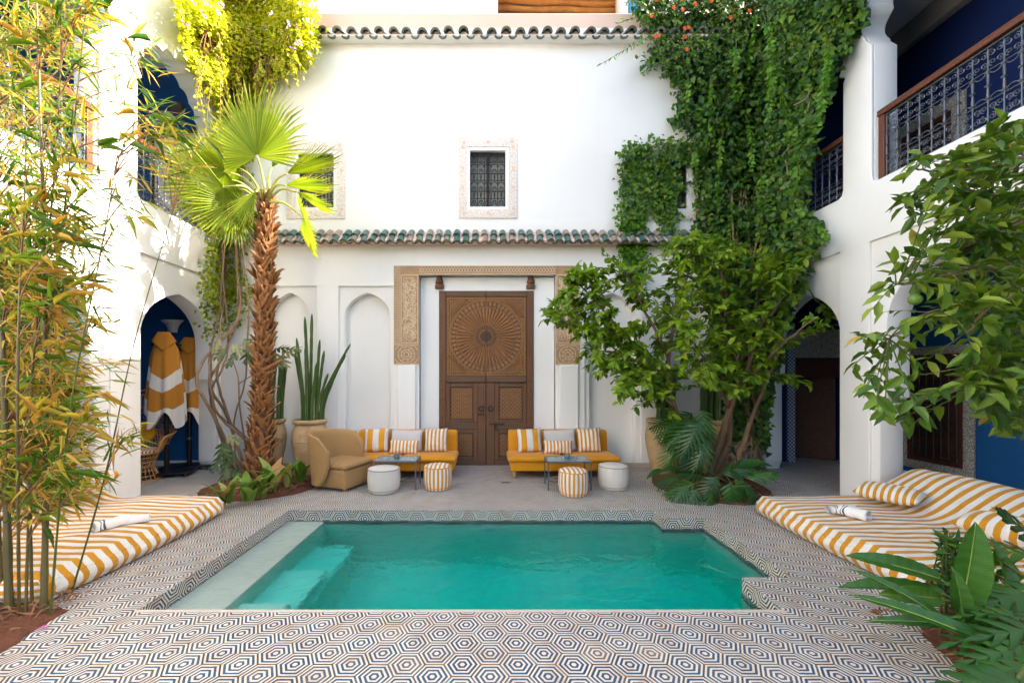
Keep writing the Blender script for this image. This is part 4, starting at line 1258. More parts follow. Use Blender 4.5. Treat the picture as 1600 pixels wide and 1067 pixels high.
# ------------------------------------------------------------------ windows of the galleries
def gallery_window(side, y0, y1, z0, z1, fw, label, inner='carved_wood_dark'):
    s = side; w = thing('framed_window', label, 'window', (s * XI, (y0 + y1) / 2, z0))
    ax = lambda u, v, d: (s * (XI - d), u, v)
    plate('carved_frame', rect(y0, y1, z0, z1), [rect(y0 + fw, y1 - fw, z0 + fw, z1 - fw)], .002, .04, ax, 'stucco_grey', w, .005)
    plate('wood_frame', rect(y0 + fw, y1 - fw, z0 + fw, z1 - fw), [rect(y0 + fw + .07, y1 - fw - .07, z0 + fw + .07, z1 - fw - .07)], .002, .03, ax, 'carved_wood_dark', w, .004)
    mb = MB(); a = s * (XI - .012); b = s * (XI - .002); mb.box(min(a, b), max(a, b), y0 + fw + .07, y1 - fw - .07, z0 + fw + .07, z1 - fw - .07); obj('panel', mb, 'carved_wood_dark', w)
    m = MB(); ya, yb = y0 + fw + .08, y1 - fw - .08; za, zb = z0 + fw + .08, z1 - fw - .08
    nx = 6
    for i in range(nx + 1): 
        y = ya + (yb - ya) * i / nx; m.tube([(s * (XI - .03), y, za), (s * (XI - .03), y, zb)], .010, 5)
    nz = 9
    for j in range(nz + 1):
        z = za + (zb - za) * j / nz; m.tube([(s * (XI - .03), ya, z), (s * (XI - .03), yb, z)], .006, 4)
    for i in range(nx):
        for j in range(nz):
            if j % 3 == 1: continue
            yc = ya + (yb - ya) * (i + .5) / nx; zc = za + (zb - za) * (j + .5) / nz; r = (yb - ya) / nx * .42
            m.tube([(s * (XI - .032), yc + r * math.cos(q * PI / 5), zc + r * math.sin(q * PI / 5)) for q in range(11)], .006, 4, cap=False)
    obj('grille', m, 'iron', w, smooth=60)
    return w
gallery_window(1, 5.35, 6.33, 0.17, 2.0, .12, 'wooden grilled window in grey carved frame on the blue wall behind the bed')
gallery_window(1, 5.45, 6.46, 3.82, 5.46, .16, 'pale carved window frame seen through the upper right railing')
gallery_window(-1, 4.6, 6.0, 0.17, 2.0, .13, 'dark wooden window behind the left bed, veiled by bamboo')
gallery_window(-1, 4.9, 6.1, 3.82, 5.5, .16, 'dark window in the upper left gallery behind bamboo leaves')

# painted door and lamp in the upper left room
pd = gl
mb = MB(); mb.box(-5.84, -5.04, 6.96, 6.999, 3.805, 5.78); pd = obj('room_door', mb, 'plaster_cream', gl)
m = MB(); zc = 5.30; xc = -5.42
for sg in (-1, 1):
    m.prism([(xc + sg * (.05 + .17 * math.cos(t)), zc + .24 * math.sin(t)) for t in [PI * (-.40 + .8 * i / 12) for i in range(13)]] + [(xc + sg * (.05 + .09 * math.cos(t)), zc + .15 * math.sin(t)) for t in [PI * (.40 - .8 * i / 12) for i in range(13)]], -.046, -.0401, AX_BACK(7.0))
obj('painted_motif', m, 'teal_paint', pd)
m = MB(); m.box(-5.9, -5.84, 6.94, 6.999, 3.805, 5.84); m.box(-5.04, -4.98, 6.94, 6.999, 3.805, 5.84); m.box(-5.84, -5.04, 6.94, 6.999, 5.781, 5.84); obj('door_frame', m, 'door_dark', pd)
m = MB(); m.lathe([(.0, .05), (.10, .045), (.12, .0)], 20, cap=False)
o = inst('wall_lamp', mesh_of(m, 'wall_lamp', 'drain_metal', 60), None, P(278, 170, 6.99), (R(90), 0, 0)); tag(o, 'round metal disc lamp on the upper blue wall', 'lamp')

# carved doors of the right doorway
cd = thing('carved_door', 'dark carved wooden door standing open in the right passage', 'door', (EX(1300), yE, 0))
mb = MB(); mb.box(EX(1243), EX(1316), yE - .02, yE + .1, EZ(590), EZ(560)); obj('lintel', mb, 'carved_wood_dark', cd, bevel=.01)
mb = MB(); a = (EX(1268), yE + .42); b = (EX(1307), yE + .02)
dx, dy = b[0] - a[0], b[1] - a[1]; L = math.hypot(dx, dy); nx_, ny_ = -dy / L * .04, dx / L * .04
mb.prism([a, b, (b[0] + nx_, b[1] + ny_), (a[0] + nx_, a[1] + ny_)], .01, EZ(590) - .003, lambda u, v, d: (u, v, d)); lf = obj('leaf', mb, 'carved_wood_dark', cd, bevel=.004)
m = MB()
for t0, t1 in ((.08, .46), (.54, .92)):
    for z0_, z1_ in ((.15, .7), (.78, 1.4)):
        q = lambda t, z, d: (a[0] + dx * t - nx_ * d, a[1] + dy * t - ny_ * d, z)
        m.add([q(t0, z0_, .4), q(t1, z0_, .4), q(t1, z1_, .4), q(t0, z1_, .4), q(t0, z0_, -.1), q(t1, z0_, -.1), q(t1, z1_, -.1), q(t0, z1_, -.1)], [(0, 1, 2, 3), (0, 1, 5, 4), (1, 2, 6, 5), (2, 3, 7, 6), (3, 0, 4, 7)])
obj('panel', m, 'carved_wood_dark', lf)
mb = MB(); mb.box(EX(1262), EX(1264), yE + .38, yE + .41, .01, EZ(590)); obj('edge_strip', mb, 'white_paint', cd)

# ================================================================== FURNITURE
def soft_box(x0, x1, y0, y1, z0, z1, r=.04, puff=0.0, seg=10):
    """rounded, slightly puffed upholstery block"""
    mb = MB()
    cx, cy, cz = (x0 + x1) / 2, (y0 + y1) / 2, (z0 + z1) / 2
    hx, hy, hz = (x1 - x0) / 2, (y1 - y0) / 2, (z1 - z0) / 2
    def lim(t, h):
        # spread samples so the rim gets the rounding
        e = [-1, -1 + .25 * r / h, -1 + r / h]; inner = [(-1 + r / h) + (2 - 2 * r / h) * i / (seg - 4) for i in range(1, seg - 4)]
        return e + inner + [1 - r / h, 1 - .25 * r / h, 1]
    def face(ax, sg):
        o = [i for i in range(3) if i != ax]; h = (hx, hy, hz)
        U = lim(0, h[o[0]]); Vv = lim(0, h[o[1]])
        vs = []; uvs = []
        for b in Vv:
            for a in U:
                p = [0, 0, 0]; p[o[0]] = a * h[o[0]]; p[o[1]] = b * h[o[1]]; p[ax] = sg * h[ax]
                q = [max(-h[i] + r, min(h[i] - r, p[i])) for i in range(3)]
                d = Vector([p[i] - q[i] for i in range(3)])
                if d.length > 1e-9: d = d.normalized() * r
                w = Vector(q) + d
                if puff and ax == 2 and sg > 0: w.z += puff * (1 - a ** 4) * (1 - b ** 4)
                if puff and ax != 2: w[ax] += sg * puff * .5 * (1 - a ** 2) * (1 - b ** 2)
                vs.append((w.x + cx, w.y + cy, w.z + cz)); uvs.append((w.x + cx, w.y + cy))
        nu = len(U); fs = [(j * nu + i, j * nu + i + 1, (j + 1) * nu + i + 1, (j + 1) * nu + i) for j in range(len(Vv) - 1) for i in range(nu - 1)]
        mb.add(vs, fs, uvs)
    for ax in range(3):
        for sg in (-1, 1): face(ax, sg)
    return mb
def weld(me, d=1e-4):
    bm = bmesh.new(); bm.from_mesh(me); bmesh.ops.remove_doubles(bm, verts=bm.verts, dist=d); bmesh.ops.recalc_face_normals(bm, faces=bm.faces); bm.to_mesh(me); bm.free()
    me.shade_smooth()
def sobj(name, mb, mat, parent, local=False):
    me = mesh_of(mb, name, mat, 180); weld(me)
    return obj(name, me, parent=parent, local=local)

def sofa(x0, x1, label):
    y0, y1 = 6.06, 6.78
    s = thing('sofa', label, 'sofa', ((x0 + x1) / 2, (y0 + y1) / 2, 0), group='mustard sofas')
    sobj('base', soft_box(x0 + .03, x1 - .03, y0 + .03, y1 - .02, .115, .262, .02), 'mustard', s)
    xm = (x0 + x1) / 2
    for a, b in ((x0 - .01, xm - .004), (xm + .004, x1 + .01)):
        sobj('seat_cushion', soft_box(a, b, y0 - .02, y1 - .14, .262, .335, .032, .012), 'mustard', s)
    mb = soft_box(x0 + .02, x1 - .02, y1 - .16, y1 - .02, .264, .665, .035, .006)
    mb.v = [(x, y + (z - .26) * .12, z) for x, y, z in mb.v]
    sobj('backrest', mb, 'mustard', s)
    for x in (x0 + .09, x1 - .09):
        for y in (y0 + .08, y1 - .10):
            mb = MB(); mb.lathe([(.0, 0), (.018, 0), (.016, .02), (.026, .035), (.018, .05), (.03, .08), (.024, .1), (.03, .116)], 10, (x, y, 0), cap=False); obj('leg', mb, 'wood_leg', s, smooth=50)
    return s
sofa(-2.22, -.53, 'mustard yellow sofa to the left of the carved door')
sofa(.28, 1.97, 'mustard yellow sofa to the right of the carved door')

def pillow(name, c, w, h, t, mat, label, cat, rz=0.0, lean=0.2, roll=0.0, group=None, piping=True):
    """plump cushion standing on its lower edge, leaning back"""
    root = thing(name, label, cat, c, rz, group)
    mb = MB(); n = 14
    rs = random.Random(int(c[0] * 1000) + int(w * 100))
    ph = rs.uniform(0, 6)
    for sg in (-1, 1):
        vs = []; uvs = []
        for j in range(n + 1):
            for i in range(n + 1):
                u = 2 * i / n - 1; v = 2 * j / n - 1
                pin = 1 - .07 * (1 - u * u) * v * v; pin2 = 1 - .07 * (1 - v * v) * u * u
                th = t / 2 * ((1 - abs(u) ** 2.6) * (1 - abs(v) ** 2.6)) ** .5
                th *= 1 + .10 * math.sin(5 * u + ph) * math.sin(4 * v + ph)
                wr = .006 * math.sin(14 * u + 9 * v + ph) * (abs(u) ** 3 + abs(v) ** 3)
                x = u * w / 2 * pin2; z = v * h / 2 * pin + h / 2 - (.012 if v < -.9 else 0) * (1 - u * u)
                y = sg * th + wr
                y2 = y + (z) * lean
                xr = x * math.cos(roll) - (z - h / 2) * math.sin(roll); zr = x * math.sin(roll) + (z - h / 2) * math.cos(roll) + h / 2
                vs.append((xr, y2, zr)); uvs.append((i / n, j / n))
        fs = [(j * (n + 1) + i, j * (n + 1) + i + 1, (j + 1) * (n + 1) + i + 1, (j + 1) * (n + 1) + i) for j in range(n) for i in range(n)]
        mb.add(vs, fs, uvs)
    me = mesh_of(mb, 'cover', mat, 180); weld(me)
    obj('cover', me, parent=root, local=True)
    return root
def spx(px, Y): return (px - 766) * Y / F
for sx, nm in ((0, 'left'), (1, 'right')):
    o = (lambda px: px) if sx == 0 else (lambda px: px + 241)
    g = 'cushions on the mustard sofas'
    pillow('scatter_cushion', (spx(o(587), 6.42), 6.42, .345), .40, .37, .14, 'stripe_wide', 'cushion with two broad mustard stripes on the %s sofa' % nm, 'cushion', .05, .3, .03, g)
    pillow('scatter_cushion', (spx(o(634), 6.50), 6.50, .35), .55, .34, .13, 'linen_grey', 'plain pale grey cushion in the middle of the %s sofa' % nm, 'cushion', -.02, .28, .04 if sx else -.02, g)
    pillow('lumbar_cushion', (spx(o(631), 6.31), 6.31, .34), .48, .21, .12, 'stripe_lumbar', 'small oblong striped cushion at the front of the %s sofa' % nm, 'cushion', .02, .25, -.02, g)
    pillow('scatter_cushion', (spx(o(680), 6.44), 6.44, .345), .39, .37, .14, 'stripe_narrow', 'narrow striped mustard and white square cushion on the %s sofa' % nm, 'cushion', -.08, .3, .03, g)

def side_table(x0, x1, y0, y1, label):
    t = thing('side_table', label, 'table', ((x0 + x1) / 2, (y0 + y1) / 2, 0), group='iron mosaic side tables')
    z = .395
    mb = MB(); mb.box(x0, x1, y0, y0 + .014, z - .022, z); mb.box(x0, x1, y1 - .014, y1, z - .022, z); mb.box(x0, x0 + .014, y0 + .014, y1 - .014, z - .022, z); mb.box(x1 - .014, x1, y0 + .014, y1 - .014, z - .022, z); obj('top_frame', mb, 'iron_grey', t)
    mb = MB(); mb.box(x0 + .014, x1 - .014, y0 + .014, y1 - .014, z - .015, z - .002); obj('mosaic_top', mb, 'mosaic_top', t)
    for x in (x0 + .008, x1 - .008):
        for y in (y0 + .008, y1 - .008):
            mb = MB(); mb.box(x - .008, x + .008, y - .008, y + .008, 0.006, z - .0225); mb.box(x - .014, x + .014, y - .014, y + .014, 0, .006); obj('leg', mb, 'iron_grey', t)
    mb = MB()
    xc, yc = (x0 + x1) / 2, (y0 + y1) / 2
    mb.tube([(x0 + .012, y0 + .012, .12), (xc, yc, .06), (x1 - .012, y1 - .012, .12)], .006, 6); mb.tube([(x0 + .012, y1 - .012, .12), (xc, yc, .062), (x1 - .012, y0 + .012, .12)], .006, 6)
    obj('stretcher', mb, 'iron_grey', t, smooth=60)
side_table(-1.62, -1.02, 5.5, 5.88, 'low iron side table with blue mosaic top before the left sofa')
side_table(.79, 1.39, 5.48, 5.86, 'low iron side table with blue mosaic top before the right sofa')
for (px, py, lb) in ((620, 712, 'small glazed teal bowl on the left side table'), (886, 714, 'small brown banded bowl on the right side table')):
    c = P(px, py, 5.68); mb = MB()
    mb.lathe([(.0, .0), (.032, .0), (.046, .02), (.047, .045), (.038, .06), (.040, .068), (.034, .066), (.03, .05), (.0, .02)], 20, (c.x, 5.68, .394), cap=False)
    o = obj('bowl', mb, 'glazed_bowl', smooth=50); tag(o, lb, 'bowl', 'bowls on the side tables')

def pouf(x, y, r, h, label, striped):
    p = thing('pouf', label, 'pouf', (x, y, 0), group='round poufs')
    mb = MB(); n = 84
    prof = [(0, .004), (r * .86, .004), (r * .90, .012), (r * .915, .035), (r * .935, .048), (r * .97, .075), (r * 1.0, h * .4), (r * 1.005, h * .62), (r * .985, h * .86), (r * .95, h * .955)]
    if striped:
        mb.lathe(prof, 48, cap=False); obj('side_cover', mb, 'stripe_pouf', p, smooth=180, local=True)
    else:
        vs = []; m = len(prof)
        for i, (rr, z) in enumerate(prof):
            for j in range(n):
                a = 2 * PI * j / n
                ch = abs(math.sin(a * 9)) ** .5
                q = rr * (1 - (.028 * (1 - ch) if .05 < z < h * .9 else 0))
                vs.append((q * math.cos(a), q * math.sin(a), z))
        fs = [(i * n + j, i * n + (j + 1) % n, (i + 1) * n + (j + 1) % n, (i + 1) * n + j) for i in range(m - 1) for j in range(n)]
        mb.add(vs, fs); obj('side_cover', mb, 'linen', p, smooth=180, local=True)
    mb = MB(); tp = [(r * .95, h * .955), (r * .93, h * .985), (r * .7, h * 1.03), (r * .35, h * 1.055), (.001, h * 1.06)]
    mb.lathe(tp, 48, cap=False)
    mb.uv = [(v[0] / (2 * r) + .5, v[1] / (2 * r) + .5) for v in mb.v]
    obj('top_cover', mb, 'stripe_pouf_top' if striped else 'linen', p, smooth=180, local=True)
    mb = MB(); mb.tube([(r * .958 * math.cos(q * PI / 24), r * .958 * math.sin(q * PI / 24), h * .957) for q in range(49)], .006, 6, cap=False); obj('piping', mb, 'piping' if not striped else 'mustard', p, smooth=180, local=True)
    mb = MB()
    mb.tube([(r * .93 * math.cos(q * PI / 24), r * .93 * math.sin(q * PI / 24), .042) for q in range(49)], .005, 6, cap=False)
    obj('piping', mb, 'piping' if not striped else 'mustard', p, smooth=180, local=True)
pouf(-1.445, 5.44, .217, .325, 'channelled off-white pouf beside the wicker armchair', False)
pouf(-.73, 5.57, .193, .325, 'striped mustard pouf before the left sofa', True)
pouf(1.10, 5.30, .195, .325, 'striped mustard pouf before the right sofa', True)
pouf(1.72, 5.60, .205, .325, 'channelled off-white pouf before the right sofa', False)

# woven armchair, faces +x locally
def armchair():
    c = thing('wicker_armchair', 'honey coloured woven armchair with high wings turned towards the sofa', 'armchair', (-2.15, 5.72, 0), R(-22))
    b = soft_box(-.28, .34, -.29, .29, .03, .30, .035)
    b.v = [(x * (1 - .05 * (.3 - z)), y * (1 - .12 * (.3 - z) / .3), z) for x, y, z in b.v]
    me = mesh_of(b, 'base', 'wicker', 180); weld(me); obj('base', me, parent=c, local=True)
    s = soft_box(-.24, .355, -.285, .285, .300, .375, .03, .015); me = mesh_of(s, 'seat_cushion', 'wicker', 180); weld(me); obj('seat_cushion', me, parent=c, local=True)
    # shell: sweeps from one wing tip round the back to the other
    mb = MB(); nu, nv = 36, 14
    def shell(u, v, off):
        a = (u - .5) * 2          # -1..1 around
        ang = PI + a * R(104)
        rx, ry = .36 + off, .36 + off
        top = .78 - .07 * abs(a) ** 2.2 - (.30 * max(0, abs(a) - .86) / .14 * .5)
        bot = .05 + .02 * abs(a)
        vv = v
        z = bot + (top - bot) * vv
        flare = .05 * (z / .78) ** 1.5
        cut = max(0, abs(a) - .55) / .45
        # wings lean forward at the top, taper to a point at the foot
        x = -.02 + (rx + flare) * math.cos(ang) + cut * (.02 + .12 * math.sin(PI * min(1, z / .72)) - .16 * (1 - z / .78))
        y = (ry + flare * .8) * math.sin(ang)
        return (x, y, z)
    outer = []
    th = .055
    vs = []; fs = []; uvs = []
    for k_, off in ((0, .0), (1, -th)):
        for j in range(nv + 1):
            for i in range(nu + 1):
                u = i / nu; v = j / nv
                o2 = off if k_ == 0 else off * (1 - .3 * (v > .95))
                vs.append(shell(u, v, o2)); uvs.append((u, v))
    m = (nu + 1) * (nv + 1)
    ix = lambda k_, j, i: k_ * m + j * (nu + 1) + i
    for j in range(nv):
        for i in range(nu):
            fs.append((ix(0, j, i), ix(0, j, i + 1), ix(0, j + 1, i + 1), ix(0, j + 1, i)))
            fs.append((ix(1, j, i), ix(1, j + 1, i), ix(1, j + 1, i + 1), ix(1, j, i + 1)))
    for i in range(nu):
        fs.append((ix(0, nv, i), ix(0, nv, i + 1), ix(1, nv, i + 1), ix(1, nv, i))); fs.append((ix(0, 0, i), ix(1, 0, i), ix(1, 0, i + 1), ix(0, 0, i + 1)))
    for j in range(nv):
        fs.append((ix(0, j, 0), ix(0, j + 1, 0), ix(1, j + 1, 0), ix(1, j, 0))); fs.append((ix(0, j, nu), ix(1, j, nu), ix(1, j + 1, nu), ix(0, j + 1, nu)))
    mb.add(vs, fs, uvs)
    o = obj('wing_back', mb, 'wicker', c, smooth=180, local=True)
    bv = o.modifiers.new('bevel', 'BEVEL'); bv.width = .018; bv.segments = 3; bv.limit_method = 'ANGLE'; bv.angle_limit = R(45)
    # piping along the rim of the wings
    for sg in (0, 1):
        mb = MB(); mb.tube([Vector(shell(sg, v / 16, -th / 2)) * 1.0 for v in range(17)], .010, 6); obj('piping', mb, 'wicker', c, smooth=180, local=True)
    for x, y in ((.28, .22), (.28, -.22), (-.24, .2), (-.24, -.2)):
        mb = MB(); mb.lathe([(0, 0), (.016, 0), (.018, .028)], 8, (x, y, 0)); obj('foot', mb, 'wood_leg', c, local=True)
armchair()

# ------------------------------------------------------------------ day beds
def daybed(s, label):
    b = thing('day_bed', label, 'bed', (s * 3.9, 3.65, 0))
    x0, x1, y0, y1 = 3.04, 4.84, 2.72, 4.57
    mb = MB(); nx, ny = 44, 44
    ph = 0 if s > 0 else 2.0
    def top(u, v):
        x = x0 + (x1 - x0) * u; y = y0 + (y1 - y0) * v
        e = .05
        ex = max(0, 1 - u * (x1 - x0) / e); ey = max(0, 1 - min(v, 1 - v) * (y1 - y0) / e)
        z = .205 - .05 * (1 - math.sqrt(max(0, 1 - ex * ex))) - .05 * (1 - math.sqrt(max(0, 1 - ey * ey)))
        z += .012 * math.sin(u * 9 + v * 3 + ph) * math.sin(v * 7 + ph) + .008 * noise.noise(Vector((x * 5, y * 5, ph)))
        w = max(0, (u - .60) / .40)
        z += .32 * w * w * (3 - 2 * w) * (1 - .25 * ey)
        bow = .05 * math.sin(PI * v)
        return (s * (x - bow * (1 - u) + .03 * ex * 0), y, z)
    mb.grid(top, nx, ny)
    # stripes run along X, so V carries world metres in Y; the sides continue it
    mb.uv = [(0, v[1]) for v in mb.v]
    vs = mb.v[:]
    rows = ny + 1; cols = nx + 1
    front = [j * cols for j in range(rows)]
    # front side (towards the pool)
    def skirt(idx, steps, outx, outy):
        base = []
        for k_ in range(steps + 1):
            t = k_ / steps
            for i in idx:
                x, y, z = vs[i]
                zz = z * (1 - t) + .012 * t
                q0 = idx.index(i) if False else 0
                bul = (.045 * math.sin(PI * min(1, t * 1.05))) * min(1, min(abs(y - y0), abs(y1 - y)) / .10 + (0 if outx else 1)) * (1 if outx else min(1, abs(abs(x) - x0) / .12)) + (0.0 if min(abs(y - y0), abs(y1 - y)) < .03 or abs(abs(x) - x0) < .06 and not outx else 1) * .008 * math.sin(y * 21 + x * 13 + ph * 3) * math.sin(PI * t)
                base.append((x + outx * bul, y + outy * bul, zz))
        m = len(idx)
        fs = [(k_ * m + i, k_ * m + i + 1, (k_ + 1) * m + i + 1, (k_ + 1) * m + i) for k_ in range(steps) for i in range(m - 1)]
        return base, fs
    bv, bf = skirt(front, 6, -s, 0); mb.add(bv, bf, [(0, p[1]) for p in bv])
    me = mesh_of(mb, 'mattress', 'stripe_mattress', 180); weld(me, 1e-4); mo = obj('mattress', me, parent=b)
    for idx, oy, nm in (([i for i in range(cols)], -1, 'near'), ([ny * cols + i for i in range(cols)], 1, 'far')):
        m2 = MB(); bv, bf = skirt(idx, 6, 0, oy); m2.add(bv, bf, [(0, p[2]) for p in bv]); obj('end_panel', m2, 'stripe_end', mo, smooth=180)
    m2 = MB(); pts = []
    for j in range(rows):
        x, y, z = vs[front[j]]; pts.append((x - s * .008, y, z - .012))
    m2.tube(pts, .008, 6); m2.uv = [(0, p_[1]) for p_ in m2.v]; obj('piping', m2, 'stripe_mattress', mo, smooth=180)
    for q in pts: pass
    return b
daybed(-1, 'low mustard striped day bed on the left, under the bamboo')
daybed(1, 'low mustard striped day bed on the right, before the blue wall')
def bolster(c, L, h, t, rz, tilt, label, mat='stripe_bolster'):
    """oblong bed pillow lying flat"""
    r = thing('bed_pillow', label, 'pillow', c, rz, 'striped bed pillows')
    mb = MB(); n = 16
    for sg in (-1, 1):
        def f(u, v):
            a = 2 * u - 1; b_ = 2 * v - 1
            th = t / 2 * ((1 - abs(a) ** 4) * (1 - abs(b_) ** 2.4)) ** .5
            x = a * L / 2 * (1 - .04 * (1 - b_ * b_) * 0); y = b_ * h / 2 * (1 - .05 * a * a)
            return (x, y, t / 2 + sg * th + x * 0 + y * tilt + abs(tilt) * h / 2)
        mb.grid(f, n, n)
    me = mesh_of(mb, 'cover', mat, 180); weld(me); obj('cover', me, parent=r, local=True); return r
bolster((4.10, 4.22, .23), .50, .30, .15, R(72), 0.3, 'small striped pillow on the right bed near the pillar') if False else None
def along(c, L, w, t, ang, tilt, label):
    return bolster(c, L, w, t, ang, tilt, label)
along((4.12, 4.14, .245), .50, .26, .15, R(-62), .25, 'oblong striped pillow on the right bed near the white pillar')
along((4.08, 3.02, .235), .78, .28, .18, R(-80), .25, 'oblong striped pillow at the near end of the right bed')
along((-4.26, 4.05, .30), .75, .34, .20, R(75), -.3, 'plump striped pillow on the left bed near the pillar')
along((-4.30, 3.15, .30), .75, .34, .20, R(80), -.3, 'striped pillow on the left bed behind the bamboo stems')

def towel_roll(c, L, r, rz, label):
    t = thing('towel', label, 'towel', c, rz, 'rolled towels on the beds')
    mb = MB(); n = 26; turns = 2.6; K = 60
    vs = []; uvs = []
    for j in range(11):
        x = (j / 10 - .5) * L
        for i in range(K + 1):
            q = i / K; a = q * turns * 2 * PI; rr = r * (.25 + .75 * q) * (1 + .03 * math.sin(j * 1.3 + a * 2))
            z = rr * math.sin(a) * .88 + r * .88
            vs.append((x + .006 * math.sin(a * 3 + j), rr * math.cos(a), max(.004, z))); uvs.append((j / 10, q))
    fs = [(j * (K + 1) + i, j * (K + 1) + i + 1, (j + 1) * (K + 1) + i + 1, (j + 1) * (K + 1) + i) for j in range(10) for i in range(K)]
    mb.add(vs, fs, uvs); obj('roll', mb, 'towel', t, smooth=180, local=True)
towel_roll((3.46, 3.80, .205), .22, .064, R(-68), 'rolled white towel with blue bands on top on the right bed')
towel_roll((3.45, 3.93, .205), .27, .050, R(4), 'rolled white towel lying crosswise behind on the right bed')
towel_roll((-3.36, 3.55, .205), .24, .058, R(62), 'rolled white towel with dark stripes on the left bed')
towel_roll((-3.27, 3.66, .205), .24, .046, R(30), 'rolled pale towel behind the striped one on the left bed')

# ------------------------------------------------------------------ robe corner
def robe(c, label, rz, sc=1.0):
    r = thing('hooded_robe', label, 'robe', c, rz, 'robes on stands')
    mb = MB(); nu, nv = 72, 26
    Hh = 1.20 * sc
    def f(u, v):
        a = 2 * PI * u - PI / 2 - PI         # front at u=.5
        z = Hh * v
        # silhouette half width: hem, waist, shoulder, hood
        wv = [(0, .245), (.25, .24), (.5, .215), (.70, .19), (.80, .165), (.88, .125), (.95, .095), (1, .035)]
        for (t0, w0), (t1, w1) in zip(wv, wv[1:]):
            if t0 <= v <= t1: w = w0 + (w1 - w0) * (v - t0) / (t1 - t0); break
        fold = 1 + (.13 * (1 - v) + .02) * math.sin(a * 7 + c[0] * 9) + .06 * (1 - v) * math.sin(a * 13 + 1)
        hem = .13 * (1 - v) ** 6 * math.sin(a * 4 + 1.2) - .05 * (1 - v) ** 4
        return (w * fold * math.cos(a), w * fold * .62 * math.sin(a), z + hem)
    mb.grid(f, nu, nv)
    obj('cloth', mb, 'robe', r, smooth=180, local=True)
    # turned-back collar of the hood
    m = MB()
    def g(u, v):
        a = (u - .5) * 2
        x = a * (.075 + .085 * v); y = -.075 - .055 * (1 - a * a) * v; z = Hh * (1.0 - .05 * abs(a) * v) - .30 * v * (1 - .75 * abs(a))
        return (x, y, z)
    m.grid(g, 14, 8)
    m.uv = [(.5, .9)] * len(m.v)
    o = obj('hood_collar', m, 'robe', r, smooth=180, local=True)
    sm_ = o.modifiers.new('thick', 'SOLIDIFY'); sm_.thickness = .012
    return r
def stand(c, h, label, rz=0):
    s = thing('robe_stand', label, 'stand', c, rz, 'black robe stands')
    mb = MB(); mb.box(-.36, .36, -.20, .20, .045, .075); obj('base', mb, 'black_metal', s, bevel=.008, local=True)
    for x in (-.3, .3):
        for y in (-.16, .16):
            m = MB(); m.tube([(x - .012, y, .022), (x + .012, y, .022)], .022, 10); obj('caster', m, 'iron_grey', s, local=True)
    mb = MB(); mb.tube([(0, 0, .07), (0, 0, h)], .035, 12); obj('pole', mb, 'black_metal', s, smooth=60, local=True)
    mb = MB(); mb.lathe([(.036, 0), (.042, .0), (.042, .03), (.036, .03)], 12, (0, 0, .5), cap=False); obj('collar', mb, 'iron_grey', s, local=True)
    mb = MB(); mb.tube([(-.2, 0, h - .05), (0, 0, h), (.2, 0, h - .05)], .015, 6); obj('hanger', mb, 'black_metal', s, local=True)
stand((-5.08, 6.28, 0), 2.1, 'black wheeled stand under the nearer robe', R(20))
stand((-5.10, 6.78, 0), 2.1, 'black wheeled stand under the farther robe', R(20))
robe((-5.08, 6.26, .93), 'mustard and white chevron hooded robe hanging nearer the arch', R(22), 1.10)
robe((-5.08, 6.79, .90), 'mustard and white chevron hooded robe hanging by the blue wall', R(18), 1.10)
sc_ = thing('wall_sconce', 'white pierced plaster sconce on the blue wall above the robes', 'sconce', P(271, 520, 6.99))
mb = MB(); c = P(271, 520, 6.99)
mb.grid(lambda u, v: (c.x + (u - .5) * (.16 + .26 * v ** 2.2), c.y - .015 - .10 * math.sin(PI * u) * (.5 + .5 * v), c.z + .22 * v), 14, 8); o = obj('shade', mb, 'white_paint', sc_, smooth=180)
sm_ = o.modifiers.new('thick', 'SOLIDIFY'); sm_.thickness = .008
m = MB()
for i in range(4):
    for j in range(4):
        u = .35 + .1 * i; v = .2 + .17 * j; x = c.x + (u - .5) * (.16 + .26 * v ** 2.2); y = c.y - .022 - .10 * math.sin(PI * u) * (.5 + .5 * v)
        m.lathe([(0, 0), (.011, 0)], 6, (0, 0, 0), cap=False); k0 = len(m.v) - 14
        for q in range(k0, len(m.v)):
            vx, vy, vz = m.v[q]; m.v[q] = (x + vx, y - .002, c.z + .22 * v + vy)
obj('pierced_hole', m, 'iron_grey', sc_)

